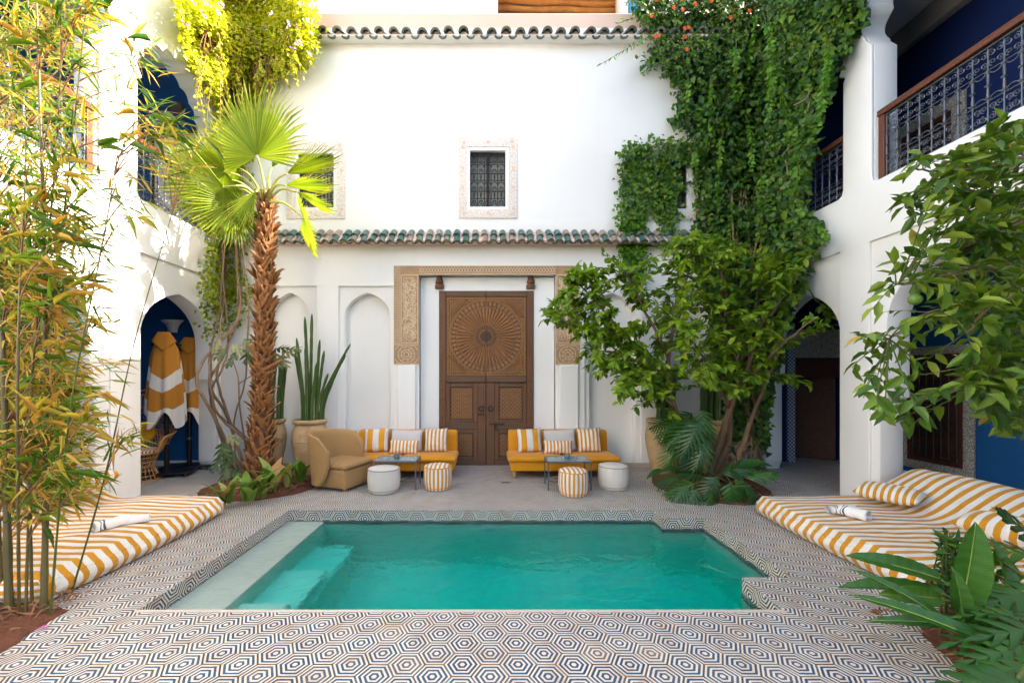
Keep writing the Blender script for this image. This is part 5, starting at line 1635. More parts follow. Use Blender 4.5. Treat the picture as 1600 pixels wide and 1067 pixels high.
# rattan peacock chair, seen through the arch; faces the court (+x, -y)
def rattan_chair():
    r = thing('rattan_chair', 'rattan chair with tall curled lattice back behind the arch', 'chair', (-5.32, 6.05, 0), R(25))
    def rods(name, mbx): obj(name, mbx, 'rattan', r, smooth=60, local=True)
    m = MB(); n = 26
    for i in range(n):
        a = 2 * PI * i / n
        m.tube([(.27 * math.cos(a), .27 * math.sin(a), 0), (.17 * math.cos(a + .12), .17 * math.sin(a + .12), .2), (.25 * math.cos(a + .2), .25 * math.sin(a + .2), .40)], .007, 5)
    rods('base_rod', m)
    for rr, z in ((.275, .01), (.235, .07), (.195, .14), (.172, .20), (.19, .27), (.225, .34), (.262, .405)):
        m = MB(); m.tube([(rr * math.cos(q * PI / 14), rr * math.sin(q * PI / 14), z) for q in range(29)], .011 if z in (.01, .405) else .008, 6, cap=False); rods('hoop', m)
    m = MB(); m.lathe([(0, .40), (.25, .40), (.268, .42), (.26, .45), (.15, .468), (0, .472)], 28, cap=False); m.uv = [(v[0] * 2 + .5, v[1]) for v in m.v]; obj('seat_cushion', m, 'stripe_seat', r, smooth=180, local=True)
    # back: pointed oval standing behind the seat (local +y is behind)
    def bp(u, v):  # u -1..1 across, v 0..1 up
        return Vector((u, .22 + .16 * v - .10 * u * u * 2, .40 + v * .95))
    def half(v): return (.27 + .17 * math.sin(PI * min(1, v * .95) * .62)) * math.sqrt(max(0, 1 - max(0, v - .55) ** 2 / .2025)) if v > .55 else .27 + .17 * math.sin(PI * v * .589)
    for k_, w in ((1.0, .016), (.88, .011), (.62, .010)):
        m = MB(); pts = [bp(-half(v / 20) * k_, v / 20 * (1 if k_ == 1 else (.93 if k_ > .8 else .72))) for v in range(21)] + [bp(half(v / 20) * k_, v / 20 * (1 if k_ == 1 else (.93 if k_ > .8 else .72))) for v in range(20, -1, -1)]
        m.tube(pts, w, 6); rods('back_rim', m)
    m = MB()
    for row, v in enumerate((.12, .26, .40, .54, .68, .80)):
        hw = half(v) * .85
        nn = 7
        for i in range(nn):
            u = (i + .5) / nn * 2 - 1; sg = -1 if u < 0 else 1
            c0 = (u * hw, v); rr = hw / nn * .95
            pts = []
            for q in range(13):
                t = q / 12; a = -PI / 2 + sg * t * 2.6 * PI; k2 = rr * (1 - .75 * t)
                pts.append(bp(c0[0] + k2 * math.cos(a), v + k2 / .95 * math.sin(a)))
            m.tube(pts, .006, 4)
        m.tube([bp(-hw + 2 * hw * q / 10, v - .07) for q in range(11)], .006, 4)
    rods('curl', m)
    m = MB()
    for i in range(15):
        u = (i / 14 - .5) * 2
        m.tube([bp(u * half(0) * .95, 0), bp(u * half(.3) * .6, .36)], .006, 4); m.tube([bp(u * half(.6) * .60, .60), bp(u * half(.92) * .9, .93 - .1 * u * u)], .006, 4)
    rods('spindle', m)
    for sg in (-1, 1):
        m = MB(); m.tube(smooth_path([bp(sg * .40, .30), (sg * .40, .05, .66), (sg * .34, -.17, .62), (sg * .28, -.22, .42)], 5), .018, 7)
        for q in range(8):
            y = .18 - q * .05; m.tube([(sg * (.38 - .012 * q), y, .64 - .003 * q), (sg * .27, y * .8, .42)], .007, 4)
        rods('arm', m)
    m = MB(); c = bp(0, .38); K = 24
    m.lathe([(0, .03), (.12, .022), (.16, 0), (.12, -.012), (0, -.016)], 24, cap=False)
    mo = mesh_of(m, 'round_cushion', 'mustard', 180); o = inst('round_cushion', mo, r, (0, 0, 0)); o.location = (c.x, c.y - .06, c.z - .08); o.rotation_euler = (R(80), 0, 0)
rattan_chair()

# ------------------------------------------------------------------ pots and cacti
def pot(x, y, r, h, label, group='tall clay pots along the back wall'):
    p = thing('clay_pot', label, 'pot', (x, y, 0), group=group)
    prof = [(0, 0), (r * .62, 0), (r * .66, .03), (r * .80, h * .25), (r * .95, h * .5), (r * 1.0, h * .68), (r * .95, h * .80), (r * .84, h * .88), (r * .80, h * .915), (r * .80, h * .92)]
    mb = MB(); n = 40; mb.lathe(prof, n, cap=False)
    mb.v = [(x_ * (1 + .012 * noise.noise(Vector((x_ * 6, y_ * 6, z_ * 5)))), y_, z_) for x_, y_, z_ in mb.v]
    obj('body', mb, 'pot_clay', p, smooth=180, local=True)
    mb = MB(); mb.lathe([(r * .80, h * .915), (r * .90, h * .925), (r * .95, h * .95), (r * .95, h * .98), (r * .90, h), (r * .80, h), (r * .76, h * .97), (r * .74, h * .86)], n, cap=False); obj('rim', mb, 'pot_clay', p, smooth=180, local=True)
    mb = MB(); mb.lathe([(0, h * .87), (r * .78, h * .87)], n, cap=False); obj('soil', mb, 'terracotta_soil', p, local=True)
    mb = MB(); mb.tube([(r * .985 * math.cos(q * PI / 20), r * .985 * math.sin(q * PI / 20), h * .62) for q in range(41)], .008, 5, cap=False); obj('band', mb, 'pot_clay', p, smooth=180, local=True)
    return p
def cactus(x, y, z, stems, label, group='columnar cacti in clay pots'):
    c = thing('cactus', label, 'cactus', (x, y, z), group=group)
    for (dx, dy, h, lx, ly, r) in stems:
        r *= .82; dx *= 1.25; dy *= 1.2
        mb = MB(); K = 14; n = 10; vs = []
        path = smooth_path([(dx, dy, -.05), (dx + lx * .1, dy + ly * .1, h * .35), (dx + lx * .55, dy + ly * .5, h * .7), (dx + lx, dy + ly, h)], 5)
        path = [path[0].lerp(path[-1], 0) for _ in range(0)] + path
        zs = [0.0]
        for a_, b_2 in zip(path, path[1:]): zs.append(zs[-1] + (b_2 - a_).length)
        tot = zs[-1]
        fine = []
        for q in range(41):
            s_ = tot * q / 40; k_2 = max(0, min(len(path) - 2, next((w for w in range(len(path) - 1) if zs[w + 1] >= s_ - 1e-9), len(path) - 2)))
            fine.append(path[k_2].lerp(path[k_2 + 1], min(1, (s_ - zs[k_2]) / max(1e-6, zs[k_2 + 1] - zs[k_2]))))
        path = fine
        for i, p in enumerate(path):
            s_ = tot * i / 40; rr = r * (1 - .12 * abs(math.sin(s_ * 13 + dx * 40)) ** 6) * (1 if i < 38 else (.85 if i == 38 else (.6 if i == 39 else .2)))
            for j in range(n):
                a = 2 * PI * j / n; q = rr * (1.15 if j % 2 == 0 else .62)
                vs.append((p.x + q * math.cos(a), p.y + q * math.sin(a), p.z))
        m = len(path); fs = [(i * n + j, i * n + (j + 1) % n, (i + 1) * n + (j + 1) % n, (i + 1) * n + j) for i in range(m - 1) for j in range(n)] + [tuple((m - 1) * n + j for j in range(n))]
        mb.add(vs, fs); obj('stem', mb, 'cactus_skin', c, local=True, smooth=35)
    return c
pot(-2.89, 6.42, .275, .875, 'tall tan clay pot with cactus left of the sofa')
st = [(-.03, .02, 1.76, -.06, 0, .027), (.02, -.03, 1.80, .02, 0, .027), (-.08, 0, 1.42, -.12, 0, .026), (.08, .03, 1.22, .11, .0, .026), (.05, .06, 1.40, .05, .03, .026), (.13, -.02, 1.32, .50, -.02, .024), (.12, .03, 1.15, .40, .02, .024),
      (-.06, -.08, 1.12, -.05, -.03, .028), (.06, -.09, 1.02, .10, -.04, .028), (.0, -.11, .95, .01, -.02, .026), (.14, .05, .95, .24, .05, .024), (-.11, .05, 1.2, -.15, .03, .026), (-.02, -.05, 1.3, -.02, 0, .027), (.10, -.05, .85, .20, -.03, .025)]
cactus(-2.89, 6.42, .76, st, 'tall green columnar cactus in the pot left of the sofa')
pot(-3.58, 6.45, .27, .875, 'tall tan clay pot half hidden behind the palm trunk')
st2 = [(random.uniform(-.14, .14), random.uniform(-.12, .12), random.uniform(.7, 1.3), random.uniform(-.08, .08), 0, .028) for _ in range(8)]
cactus(-3.58, 6.45, .76, st2, 'columnar cactus behind the palm trunk')
pot(2.80, 6.45, .285, .88, 'yellowish clay pot right of the sofa behind the split-leaf plant')
cactus(2.80, 6.45, .76, [(random.uniform(-.15, .15), random.uniform(-.12, .12), random.uniform(.6, 1.1), random.uniform(-.06, .06), 0, .04) for _ in range(9)], 'columnar cactus in the yellowish pot under the citrus tree')
pot(3.55, 6.40, .275, .88, 'clay pot behind the citrus trunks')
cactus(3.55, 6.40, .76, [(random.uniform(-.15, .15), random.uniform(-.12, .12), random.uniform(.6, 1.2), random.uniform(-.06, .06), 0, .04) for _ in range(9)], 'columnar cactus standing behind the citrus trunks')
# drain plate and fallen petals
o = obj('drain_plate', MB().box(.16, .29, 5.86, 5.92, -.001, .006), 'drain_metal', bevel=.002); tag(o, 'small rusty drain plate in the floor by the right sofa', 'drain')
for i, (px, py) in enumerate(((158, 901), (66, 983), (52, 975))):
    g = G(px, py); m = MB()
    for q in range(3):
        a = q * 2.1 + i; m.add([(g.x, g.y, .006), (g.x + .016 * math.cos(a), g.y + .016 * math.sin(a), .018), (g.x + .03 * math.cos(a + .5), g.y + .03 * math.sin(a + .5), .012), (g.x + .016 * math.cos(a + 1.1), g.y + .016 * math.sin(a + 1.1), .02)], [(0, 1, 2, 3)])
    o = obj('fallen_petal', m, 'flower_magenta'); tag(o, ['magenta petal on the tiles beside the left bed', 'pink petal on the tiles near the bamboo', 'tiny pink petal closest to the bamboo stems'][i], 'petal', 'fallen petals')

# ================================================================== PLANTS
LEAFCACHE = {}
def unit_leaf(mat, shape, r, fold, droop):
    key = (mat, shape, r, fold, droop)
    if key not in LEAFCACHE:
        LEAFCACHE[key] = leaves_mesh('leaf', np.zeros((1, 3)), np.array([[1., 0, 0]]), np.array([[0, 0, 1.]]), [1.0], [1.0], mat, np.array([r]), fold, droop, shape)
    return LEAFCACHE[key]
def scatter(parent, pos, dirs, nrm, L, W, mat, shape='oval', singles=0, rnd=None, fold=.25, droop=.15, name='foliage'):
    """leaves: the nearest few as parts of their own, the others joined"""
    pos = np.asarray(pos, float); dirs = unit(np.asarray(dirs, float)); nrm = np.asarray(nrm, float)
    n = len(pos); L = np.broadcast_to(np.asarray(L, float), (n,)); W = np.broadcast_to(np.asarray(W, float), (n,))
    if rnd is None: rnd = rng.random(n)
    order = np.arange(n)
    if singles:
        px = 766 + pos[:, 0] * F / pos[:, 1]; py = 589 - (pos[:, 2] - H) * F / pos[:, 1]
        vis = (px > 5) & (px < 1595) & (py > 5) & (py < 1060)
        score = L / pos[:, 1] - (~vis) * 10 - .25 * (pos[:, 1] - pos[:, 1].min()) * L.mean() / pos[:, 1].mean()
        order = np.argsort(-score)
        s = unit(np.cross(dirs, nrm)); nn = np.cross(s, dirs)
        off = wloc(parent)
        for i in order[:singles]:
            q = min(7, int(rnd[i] * 8)); me = unit_leaf(mat, shape, (q + .5) / 8, fold, droop)
            o = bpy.data.objects.new('leaf', me); COL.objects.link(o); o.parent = parent
            # unit leaf: length along x, side = cross(x,z) = -y
            M = Matrix(((dirs[i][0] * L[i], -s[i][0] * W[i], nn[i][0] * L[i] * .9, pos[i][0] - off.x), (dirs[i][1] * L[i], -s[i][1] * W[i], nn[i][1] * L[i] * .9, pos[i][1] - off.y), (dirs[i][2] * L[i], -s[i][2] * W[i], nn[i][2] * L[i] * .9, pos[i][2] - off.z), (0, 0, 0, 1)))
            o.matrix_local = M
    rest = order[singles:]
    if len(rest):
        me = leaves_mesh(name, pos[rest], dirs[rest], nrm[rest], L[rest], W[rest], mat, rnd[rest], fold, droop, shape)
        obj(name, me, parent=parent, kind='stuff')
def twig_leaves(path, nl, L, spread=.9, jit=.35, out=None):
    """leaves set alternately along a twig path -> pos, dir, normal lists"""
    ps, ds, ns = [], [], []
    m = len(path) - 1
    for i in range(nl):
        t = (.18 + .82 * (i + random.random() * .6) / nl) * m; k_ = min(m - 1, int(t)); f = t - k_
        p = path[k_].lerp(path[k_ + 1], min(1, f)); ax = (path[k_ + 1] - path[k_]).normalized()
        side = ax.cross(Vector((0, 0, 1)))
        if side.length < .1: side = ax.orthogonal()
        side.normalize(); up = side.cross(ax)
        a = (PI if i % 2 else 0) + random.uniform(-.9, .9)
        d = ax * random.uniform(.35, .9) + (side * math.cos(a) + up * math.sin(a)) * spread + Vector((random.gauss(0, jit), random.gauss(0, jit), random.gauss(0, jit) - .15))
        n_ = up + Vector((random.gauss(0, .45), random.gauss(-.25, .45), random.gauss(.2, .45)))
        ps.append(p); ds.append(d); ns.append(n_)
    return ps, ds, ns
def limb(mb, pts, r0, r1, n=7, sub=4, wob=.0):
    path = smooth_path(pts, sub)
    if wob: path = [p + Vector((random.gauss(0, wob), random.gauss(0, wob), random.gauss(0, wob))) if 0 < i < len(path) - 1 else p for i, p in enumerate(path)]
    mb.tube(path, lin(r0, r1, len(path)), n); return path
def poly_sample(poly, n):
    xs = [p[0] for p in poly]; ys = [p[1] for p in poly]; out = []
    while len(out) < n:
        x = random.uniform(min(xs), max(xs)); y = random.uniform(min(ys), max(ys))
        if in_poly(x, y, poly): out.append((x, y))
    return out

# ------------------------------------------------------------------ palm
pb = G(405, 752); palm = thing('fan_palm', 'fan palm with shaggy orange brown trunk at the left', 'palm tree', (pb.x, pb.y, 0))
tz = 4.22
def trunk_pt(t): return Vector((pb.x + .085 * t + .03 * math.sin(3 * t), pb.y, tz * t))
mb = MB(); mb.tube([trunk_pt(i / 16) for i in range(17)], [.20 - .075 * min(1, i / 4) if i < 4 else .098 - .012 * (i / 16) for i in range(17)], 14); obj('trunk', mb, 'palm_trunk', palm, smooth=180)
def boot_mesh(seed):
    # a cut leaf base: split in two ragged strips that lean apart
    rs = random.Random(seed); m = MB()
    for sg in (-1, 1):
        L = rs.uniform(.15, .25); w = rs.uniform(.022, .040); lean = sg * rs.uniform(.35, .95); cv = rs.uniform(.0, .24)
        for d in (0, 1):
            def f(u, v):
                a = (u - .5) * 2
                wd = w * (1.25 - .35 * v) * (1 if v < .8 else .75 - .5 * a * sg * rs.uniform(.3, .8))
                y = .010 + cv * L * v * v * .9 - .012 * a * a - d * .010
                return (a * wd + lean * L * v + sg * .012, -y, L * v * (1 - .1 * abs(lean)))
            m.grid(f, 3, 5)
    return mesh_of(m, 'leaf_base', 'palm_boot', 40)
BM = [boot_mesh(i) for i in range(12)]
NB = 296
for i in range(NB):
    t = i / NB; z = .03 + t * (tz - .05)
    a = i * 2.39996 + random.uniform(-.2, .2); r = (.200 - .08 * min(1, z / 1.0)) if z < 1.0 else .100 - .012 * t
    c = trunk_pt(z / tz)
    o = inst('leaf_base', random.choice(BM), palm, (c.x + r * math.cos(a) * .95, c.y + r * math.sin(a) * .95, z - .06), (random.uniform(-.06, .12), random.uniform(-.3, .3), a + PI / 2), (random.uniform(.7, 1.0),) * 3)
def fan_mesh(seed, n=42, spread=R(150), split=.52):
    """fan blade, hub at origin, axis +x, normal +z, radius about 1"""
    rs = random.Random(seed); V = []; T = []; Rn = []
    for i in range(n):
        a = -spread + 2 * spread * (i + .5) / n; da = spread / n
        L = (1.0 - .26 * (abs(a) / spread) ** 2) * rs.uniform(.93, 1.05)
        def p(r, ang, z): return (r * math.cos(ang), r * math.sin(ang), z)
        cup = lambda r: .10 * r * r - .14 * max(0, r - .6) ** 1.5 * rs.uniform(.3, 2.2)
        jit = rs.uniform(-.025, .025)
        k0 = len(V); ridge = .022
        V += [p(.03, a - da, 0), p(.03, a, ridge * .2), p(.03, a + da, 0),
              p(split * L, a - da, cup(split)), p(split * L, a, cup(split) + ridge), p(split * L, a + da, cup(split)),
              p(.80 * L, a - da * .42 + jit * .5, cup(.8)), p(.80 * L, a + jit * .5, cup(.8) + ridge * .7), p(.80 * L, a + da * .42 + jit * .5, cup(.8)),
              p(1.02 * L, a + jit * 1.6, cup(1.0) - .05)]
        q = [(0, 1, 4), (0, 4, 3), (1, 2, 5), (1, 5, 4), (3, 4, 7), (3, 7, 6), (4, 5, 8), (4, 8, 7), (6, 7, 9), (7, 8, 9)]
        T += [(k0 + x, k0 + y, k0 + z) for x, y, z in q]
        base = rs.random()
        Rn += [base * .6] * 4 + [base * .6 + .1] * 4 + [min(1, base * .6 + .35)] * 2
    return raw_mesh('blade', np.array(V), np.array(T), np.array(Rn), 'leaf_palm')
FM = [fan_mesh(3, 46, R(112), .58), fan_mesh(5, 40, R(100), .5), fan_mesh(8, 18, R(27), .45), fan_mesh(12, 42, R(105), .5)]
crown = trunk_pt(1.0) + Vector((0, 0, .02))
FR = [  # hub px, py, depth offset, image direction (deg, 0 = right, 90 = up), radius, turn of the blade away from the viewer (deg), mesh
    (402, 245, -.30, 92, .98, 10, 0), (352, 268, -.35, 178, .74, 62, 3), (350, 292, -.55, 222, .78, 50, 1), (400, 300, -.65, 236, .58, 30, 2),
    (448, 272, -.25, 24, .84, 76, 2), (446, 290, -.35, 6, .74, 80, 2), (462, 300, -.30, -20, .66, 76, 2), (474, 342, -.35, -58, .58, 62, 3),
    (366, 318, -.35, 248, .66, 56, 3), (372, 262, .15, 152, .70, 45, 1), (425, 262, .30, 60, .50, 60, 2), (345, 300, .1, 205, .7, 66, 1), (340, 280, -.2, 196, .75, 74, 2)]
for (px, py, dy, ang, rad, turn, mi) in FR:
    hub = P(px, py, pb.y + dy)
    a = R(ang); d = Vector((math.cos(a), 0, math.sin(a))); n0 = Vector((0, -1, 0))
    s = d.cross(n0)
    n1 = n0 * math.cos(R(turn)) + s * math.sin(R(turn)) * (1 if s.z < 0 else -1)
    d2 = (d + Vector((0, -.12, -.06))).normalized(); s2 = n1.cross(d2).normalized(); n2 = d2.cross(s2)
    fo = bpy.data.objects.new('frond', None)
    m = MB(); mid = crown.lerp(hub, .5) + Vector((0, 0, .10)); m.tube(bez(crown + Vector((random.uniform(-.08, .08), random.uniform(-.1, .05), -.1)), mid, mid, hub, 8), lin(.022, .011, 9), 6)
    fo = obj('frond', m, 'palm_spine', palm, smooth=180)
    b = bpy.data.objects.new('blade', FM[mi]); COL.objects.link(b); b.parent = fo
    off = wloc(fo)
    b.matrix_local = Matrix(((d2.x * rad, s2.x * rad, n2.x * rad, hub.x - off.x), (d2.y * rad, s2.y * rad, n2.y * rad, hub.y - off.y), (d2.z * rad, s2.z * rad, n2.z * rad, hub.z - off.z), (0, 0, 0, 1)))

# ------------------------------------------------------------------ wall climbers
def wall_depth(px, b):
    """depth of the inner corner surfaces, b metres proud of them"""
    Y = YB - b
    if px > 800: Y = min(Y, F * (4.6 - b) / (px - 766))
    if px < 730: Y = min(Y, F * (4.6 - b) / (766 - px))
    return Y
def climber_leaves(poly, n, bulge, L0, L1, ratio=.85, hang=.55):
    pos, dirs, nrm, Ls = [], [], [], []
    for (px, py) in poly_sample(poly, n):
        px += random.gauss(0, 6); py += random.gauss(0, 6)
        lump = .5 + .5 * noise.noise(Vector((px * .018, py * .018, bulge * 3)))
        b = .04 + bulge * lump * random.uniform(.35, 1.0)
        p = P(px, py, wall_depth(px, b))
        out = Vector((0, -1, 0)) if wall_depth(px, b) > YB - b - .05 else Vector((-.8 if px > 800 else .8, -.6, 0))
        nn = out + Vector((random.gauss(0, .4), random.gauss(0, .25), .55 + random.gauss(0, .3)))
        d = Vector((random.gauss(0, .6), random.gauss(-.25, .35), -hang + random.gauss(0, .45)))
        pos.append(p); dirs.append(d); nrm.append(nn); Ls.append(random.uniform(L0, L1))
    return pos, dirs, nrm, np.array(Ls)
def strand(mb, px0, py0, px1, py1, b0, b1, L, acc, n, spread=.8):
    a = P(px0, py0, wall_depth(px0, b0)); b = P(px1, py1, wall_depth(px1, b1))
    mid = a.lerp(b, .5) + Vector((random.uniform(-.06, .06), -.06, .02))
    path = bez(a, a.lerp(mid, .6), mid, b, 10)
    mb.tube(path, lin(.007, .003, len(path)), 4)
    p, d, q = twig_leaves(path, n, L, spread)
    acc[0] += p; acc[1] += d; acc[2] += q

ivy = thing('ivy', 'dense dark green ivy and creeper climbing the right corner', 'climbing plant', (4.0, 6.4, 0))
IV = [(985, -30), (1000, 30), (1030, 60), (1005, 95), (1045, 110), (1065, 140), (1050, 190), (1085, 205), (1085, 260), (1090, 330), (1085, 400), (1100, 470), (1130, 560), (1135, 690), (1195, 700), (1205, 600), (1235, 480), (1262, 400), (1285, 368), (1255, 330), (1262, 270), (1275, 180), (1305, 100), (1322, 70), (1345, 30), (1348, -30)]
a = climber_leaves(IV, 6500, .16, .085, .13); scatter(ivy, a[0], a[1], a[2], a[3], a[3] * .85, 'leaf_ivy', 'heart', 0, rng.random(len(a[3])) * .5)
b_ = climber_leaves(IV, 9000, .55, .055, .105); r_ = np.clip(rng.beta(2, 1.9, len(b_[3])) * .97 + .03, 0, 1)
scatter(ivy, b_[0], b_[1], b_[2], b_[3], b_[3] * .85, 'leaf_ivy', 'heart', 150, r_)
IP = [(970, 238), (985, 224), (1040, 220), (1082, 225), (1080, 248), (1062, 265), (1058, 330), (1050, 372), (1030, 375), (1035, 340), (1015, 330), (1006, 318), (1003, 435), (988, 448), (973, 400), (970, 330)]
a = climber_leaves(IP, 2300, .20, .05, .085); scatter(ivy, a[0], a[1], a[2], a[3], a[3] * .9, 'leaf_ivy', 'heart', 0, np.clip(rng.beta(2.4, 1.6, len(a[3])), 0, .9))
IF = [(972, 330), (1003, 335), (1002, 440), (988, 452), (974, 410)]
a = climber_leaves(IF, 420, .26, .05, .08); scatter(ivy, a[0], a[1], a[2], a[3], a[3] * .9, 'leaf_ivy_fresh', 'heart')
IU = [(1000, -20), (1345, -20), (1320, 60), (1250, 90), (1150, 110), (1060, 110), (1010, 70)]
a = climber_leaves(IU, 1500, .75, .05, .08); scatter(ivy, a[0], a[1], a[2], a[3], a[3] * .6, 'leaf_creeper', 'oval', 60, rng.random(len(a[3])) * .55)
acc = [[], [], []]; sm = MB()
for (x0, y0, x1, y1, b0, b1, n_) in ((1198, 10, 1200, 190, .55, .7, 60), (1192, 20, 1206, 150, .6, .7, 40), (1165, 180, 1172, 268, .45, .55, 36), (1180, 10, 1166, 110, .6, .6, 36), (1290, 90, 1278, 195, .35, .5, 40), (1296, 60, 1284, 150, .35, .5, 34),
                                     (1085, 210, 1088, 330, .3, .4, 30), (1215, 80, 1230, 200, .5, .5, 30), (1130, 200, 1120, 320, .4, .45, 30), (1268, 345, 1290, 372, .3, .5, 18), (1150, 60, 1145, 170, .6, .65, 36), (1110, 120, 1104, 230, .45, .5, 34), (1240, 220, 1244, 320, .45, .5, 30), (1190, 260, 1186, 370, .5, .55, 36), (1140, 300, 1136, 400, .45, .5, 30), (1075, 120, 1070, 175, .4, .45, 20)):
    strand(sm, x0, y0, x1, y1, b0, b1, .06, acc, n_, .7)
scatter(ivy, [tuple(v) for v in acc[0]], [tuple(v) for v in acc[1]], [tuple(v) for v in acc[2]], .075, .05, 'leaf_ivy_fresh', 'oval', 60, name='hanging_strand_leaves')
acc = [[], [], []]
for (x0, y0, x1, y1, b0, b1, n_) in ((1040, 20, 962, 38, .4, .6, 26), (1030, 50, 932, 105, .4, .7, 30), (1050, 60, 1003, 118, .4, .6, 30), (1060, 90, 1012, 112, .35, .5, 22), (1080, 110, 1030, 122, .3, .4, 22), (1100, 140, 1048, 150, .3, .3, 20), (1110, 180, 1050, 195, .3, .3, 24), (1010, 10, 975, 5, .4, .5, 14),
                                     (1240, 360, 1290, 378, .3, .5, 20), (1230, 350, 1275, 345, .3, .5, 20)):
    strand(sm, x0, y0, x1, y1, b0, b1, .06, acc, n_, .8)
scatter(ivy, [tuple(v) for v in acc[0]], [tuple(v) for v in acc[1]], [tuple(v) for v in acc[2]], .07, .038, 'leaf_ivy', 'oval', 30, rng.random(len(acc[0])) * .5 + .3, name='spray_leaves')
obj('strand_stems', sm, 'green_stem', ivy, kind='stuff')
for k_ in range(9):
    m = MB(); x = random.uniform(1120, 1195)
    pts = [P(x + random.uniform(-25, 25) * (1 - q / 6) + (8 * math.sin(q + k_)), 745 - q * 75, wall_depth(x, .12 + .05 * (k_ % 3)) - .03) for q in range(7)]
    pts[0].z = .02
    limb(m, pts, .028, .012, 7, 5, .006); obj('stem', m, 'vine_bark', ivy, smooth=180)
for (x0, y0, x1, y1) in ((1265, 140, 1240, 165), (1265, 160, 1225, 240), (1228, 250, 1218, 300), (1210, 290, 1232, 303)):
    m = MB(); a = P(x0, y0, wall_depth(x0, .3)); b = P(x1, y1, wall_depth(x1, .4)); mid = a.lerp(b, .5) + Vector((.05, -.05, -.05)); m.tube(bez(a, mid, mid, b, 8), .010, 6); obj('stem', m, 'vine_bark', ivy, smooth=180)
fl = []
for (px, py) in ((1052, 14), (1066, 17), (1069, 46), (1075, 45), (1023, 60), (1028, 57), (1069, 60), (1111, 3), (1170, 19), (1072, 79), (1025, 2), (1017, 27), (1064, 1), (1086, 8), (1140, 30)):
    c = P(px, py, wall_depth(px, .62)); m = MB()
    for q in range(6):
        aa = q * PI / 3; d = Vector((math.cos(aa), -.7, math.sin(aa))).normalized(); m.tube([c, c + d * .022, c + d * .045], [.003, .008, .002], 5)
    obj('trumpet_flower', m, 'flower_orange', ivy)

boug = thing('bougainvillea', 'sunlit yellow green bougainvillea tumbling from the left roof corner', 'climbing plant', (-4.0, 6.3, 5.5))
BG = [(283, -40), (288, 60), (300, 95), (325, 122), (340, 160), (352, 205), (385, 205), (395, 165), (410, 130), (440, 118), (455, 100), (478, 108), (492, 70), (488, 20), (470, -40)]
a = climber_leaves(BG, 14000, .75, .05, .09, hang=.2)
a = (a[0], a[1], [q + Vector((.9, -.2, .35)) for q in a[2]], a[3])
bv = np.array([v[:] for v in a[0]]); top = np.clip((bv[:, 2] - 5.8) / 1.8, 0, 1)
scatter(boug, a[0], a[1], a[2], a[3], a[3] * .7, 'leaf_bougain', 'oval', 150, np.clip(rng.random(len(a[3])) * .85 + .15, 0, 1))
acc = [[], [], []]; sm = MB()
for k_ in range(34):
    x0 = random.uniform(310, 470); y0 = random.uniform(40, 105); strand(sm, x0, y0, x0 + random.uniform(-25, 35), y0 + random.uniform(40, 105) * (1.2 if x0 < 400 else .55), .5, .6, .05, acc, 16, .7)
scatter(boug, [tuple(v) for v in acc[0]], [tuple(v) for v in acc[1]], [tuple(v) for v in acc[2]], .065, .042, 'leaf_bougain', 'oval', 0, rng.random(len(acc[0])), name='hanging_leaves')
for k_ in range(60):
    x0 = random.uniform(320, 420); y0 = random.uniform(40, 90)
    a0 = P(x0, y0, wall_depth(x0, .35)); b0 = P(x0 + random.uniform(-12, 12), y0 + random.uniform(40, 100), wall_depth(x0, .3)); sm.tube([a0, a0.lerp(b0, .5) + Vector((0, -.05, 0)), b0], .007, 4)
obj('twigs', sm, 'dry_twig', boug, kind='stuff')
pos, dirs, nrm = [], [], []
for (px, py) in [(288, 0), (298, 3), (325, 5), (345, 8), (290, 36), (316, 22), (345, 20), (425, 22), (450, 38), (460, 40), (465, 72), (472, 68), (482, 85), (470, 8), (478, 30), (483, 35), (484, 52), (455, 75)]:
    for q in range(4):
        p = P(px + random.uniform(-4, 4), py + random.uniform(-4, 4), wall_depth(px, .82)); pos.append(tuple(p)); dirs.append(tuple(rvec(1)[0])); nrm.append(tuple(rvec(1)[0]))
me = leaves_mesh('bracts', np.array(pos), np.array(dirs), np.array(nrm), .045, .04, 'flower_pink'); obj('bracts', me, parent=boug, kind='stuff')

creep = thing('creeper', 'yellow green creeper with twisted bare stems behind the palm trunk', 'climbing plant', (-4.1, 6.4, 0))
CR = [(335, 190), (395, 190), (388, 250), (382, 330), (365, 420), (392, 440), (385, 470), (335, 472), (318, 440), (330, 380), (322, 300), (335, 250)]
a = climber_leaves(CR, 1700, .32, .05, .085); scatter(creep, a[0], a[1], a[2], a[3], a[3] * .75, 'leaf_creeper', 'oval', 60, np.clip(rng.random(len(a[3])) * .7 + .35, 0, 1))
CR2 = [(318, 430), (345, 470), (330, 540), (315, 500)]
a = climber_leaves(CR2, 110, .3, .05, .08); scatter(creep, a[0], a[1], a[2], a[3], a[3] * .75, 'leaf_creeper', 'oval')
CR3 = [(330, 450), (390, 450), (380, 500), (345, 520)]
a = climber_leaves(CR3, 180, .3, .05, .08); scatter(creep, a[0], a[1], a[2], a[3], a[3] * .75, 'leaf_creeper', 'oval')
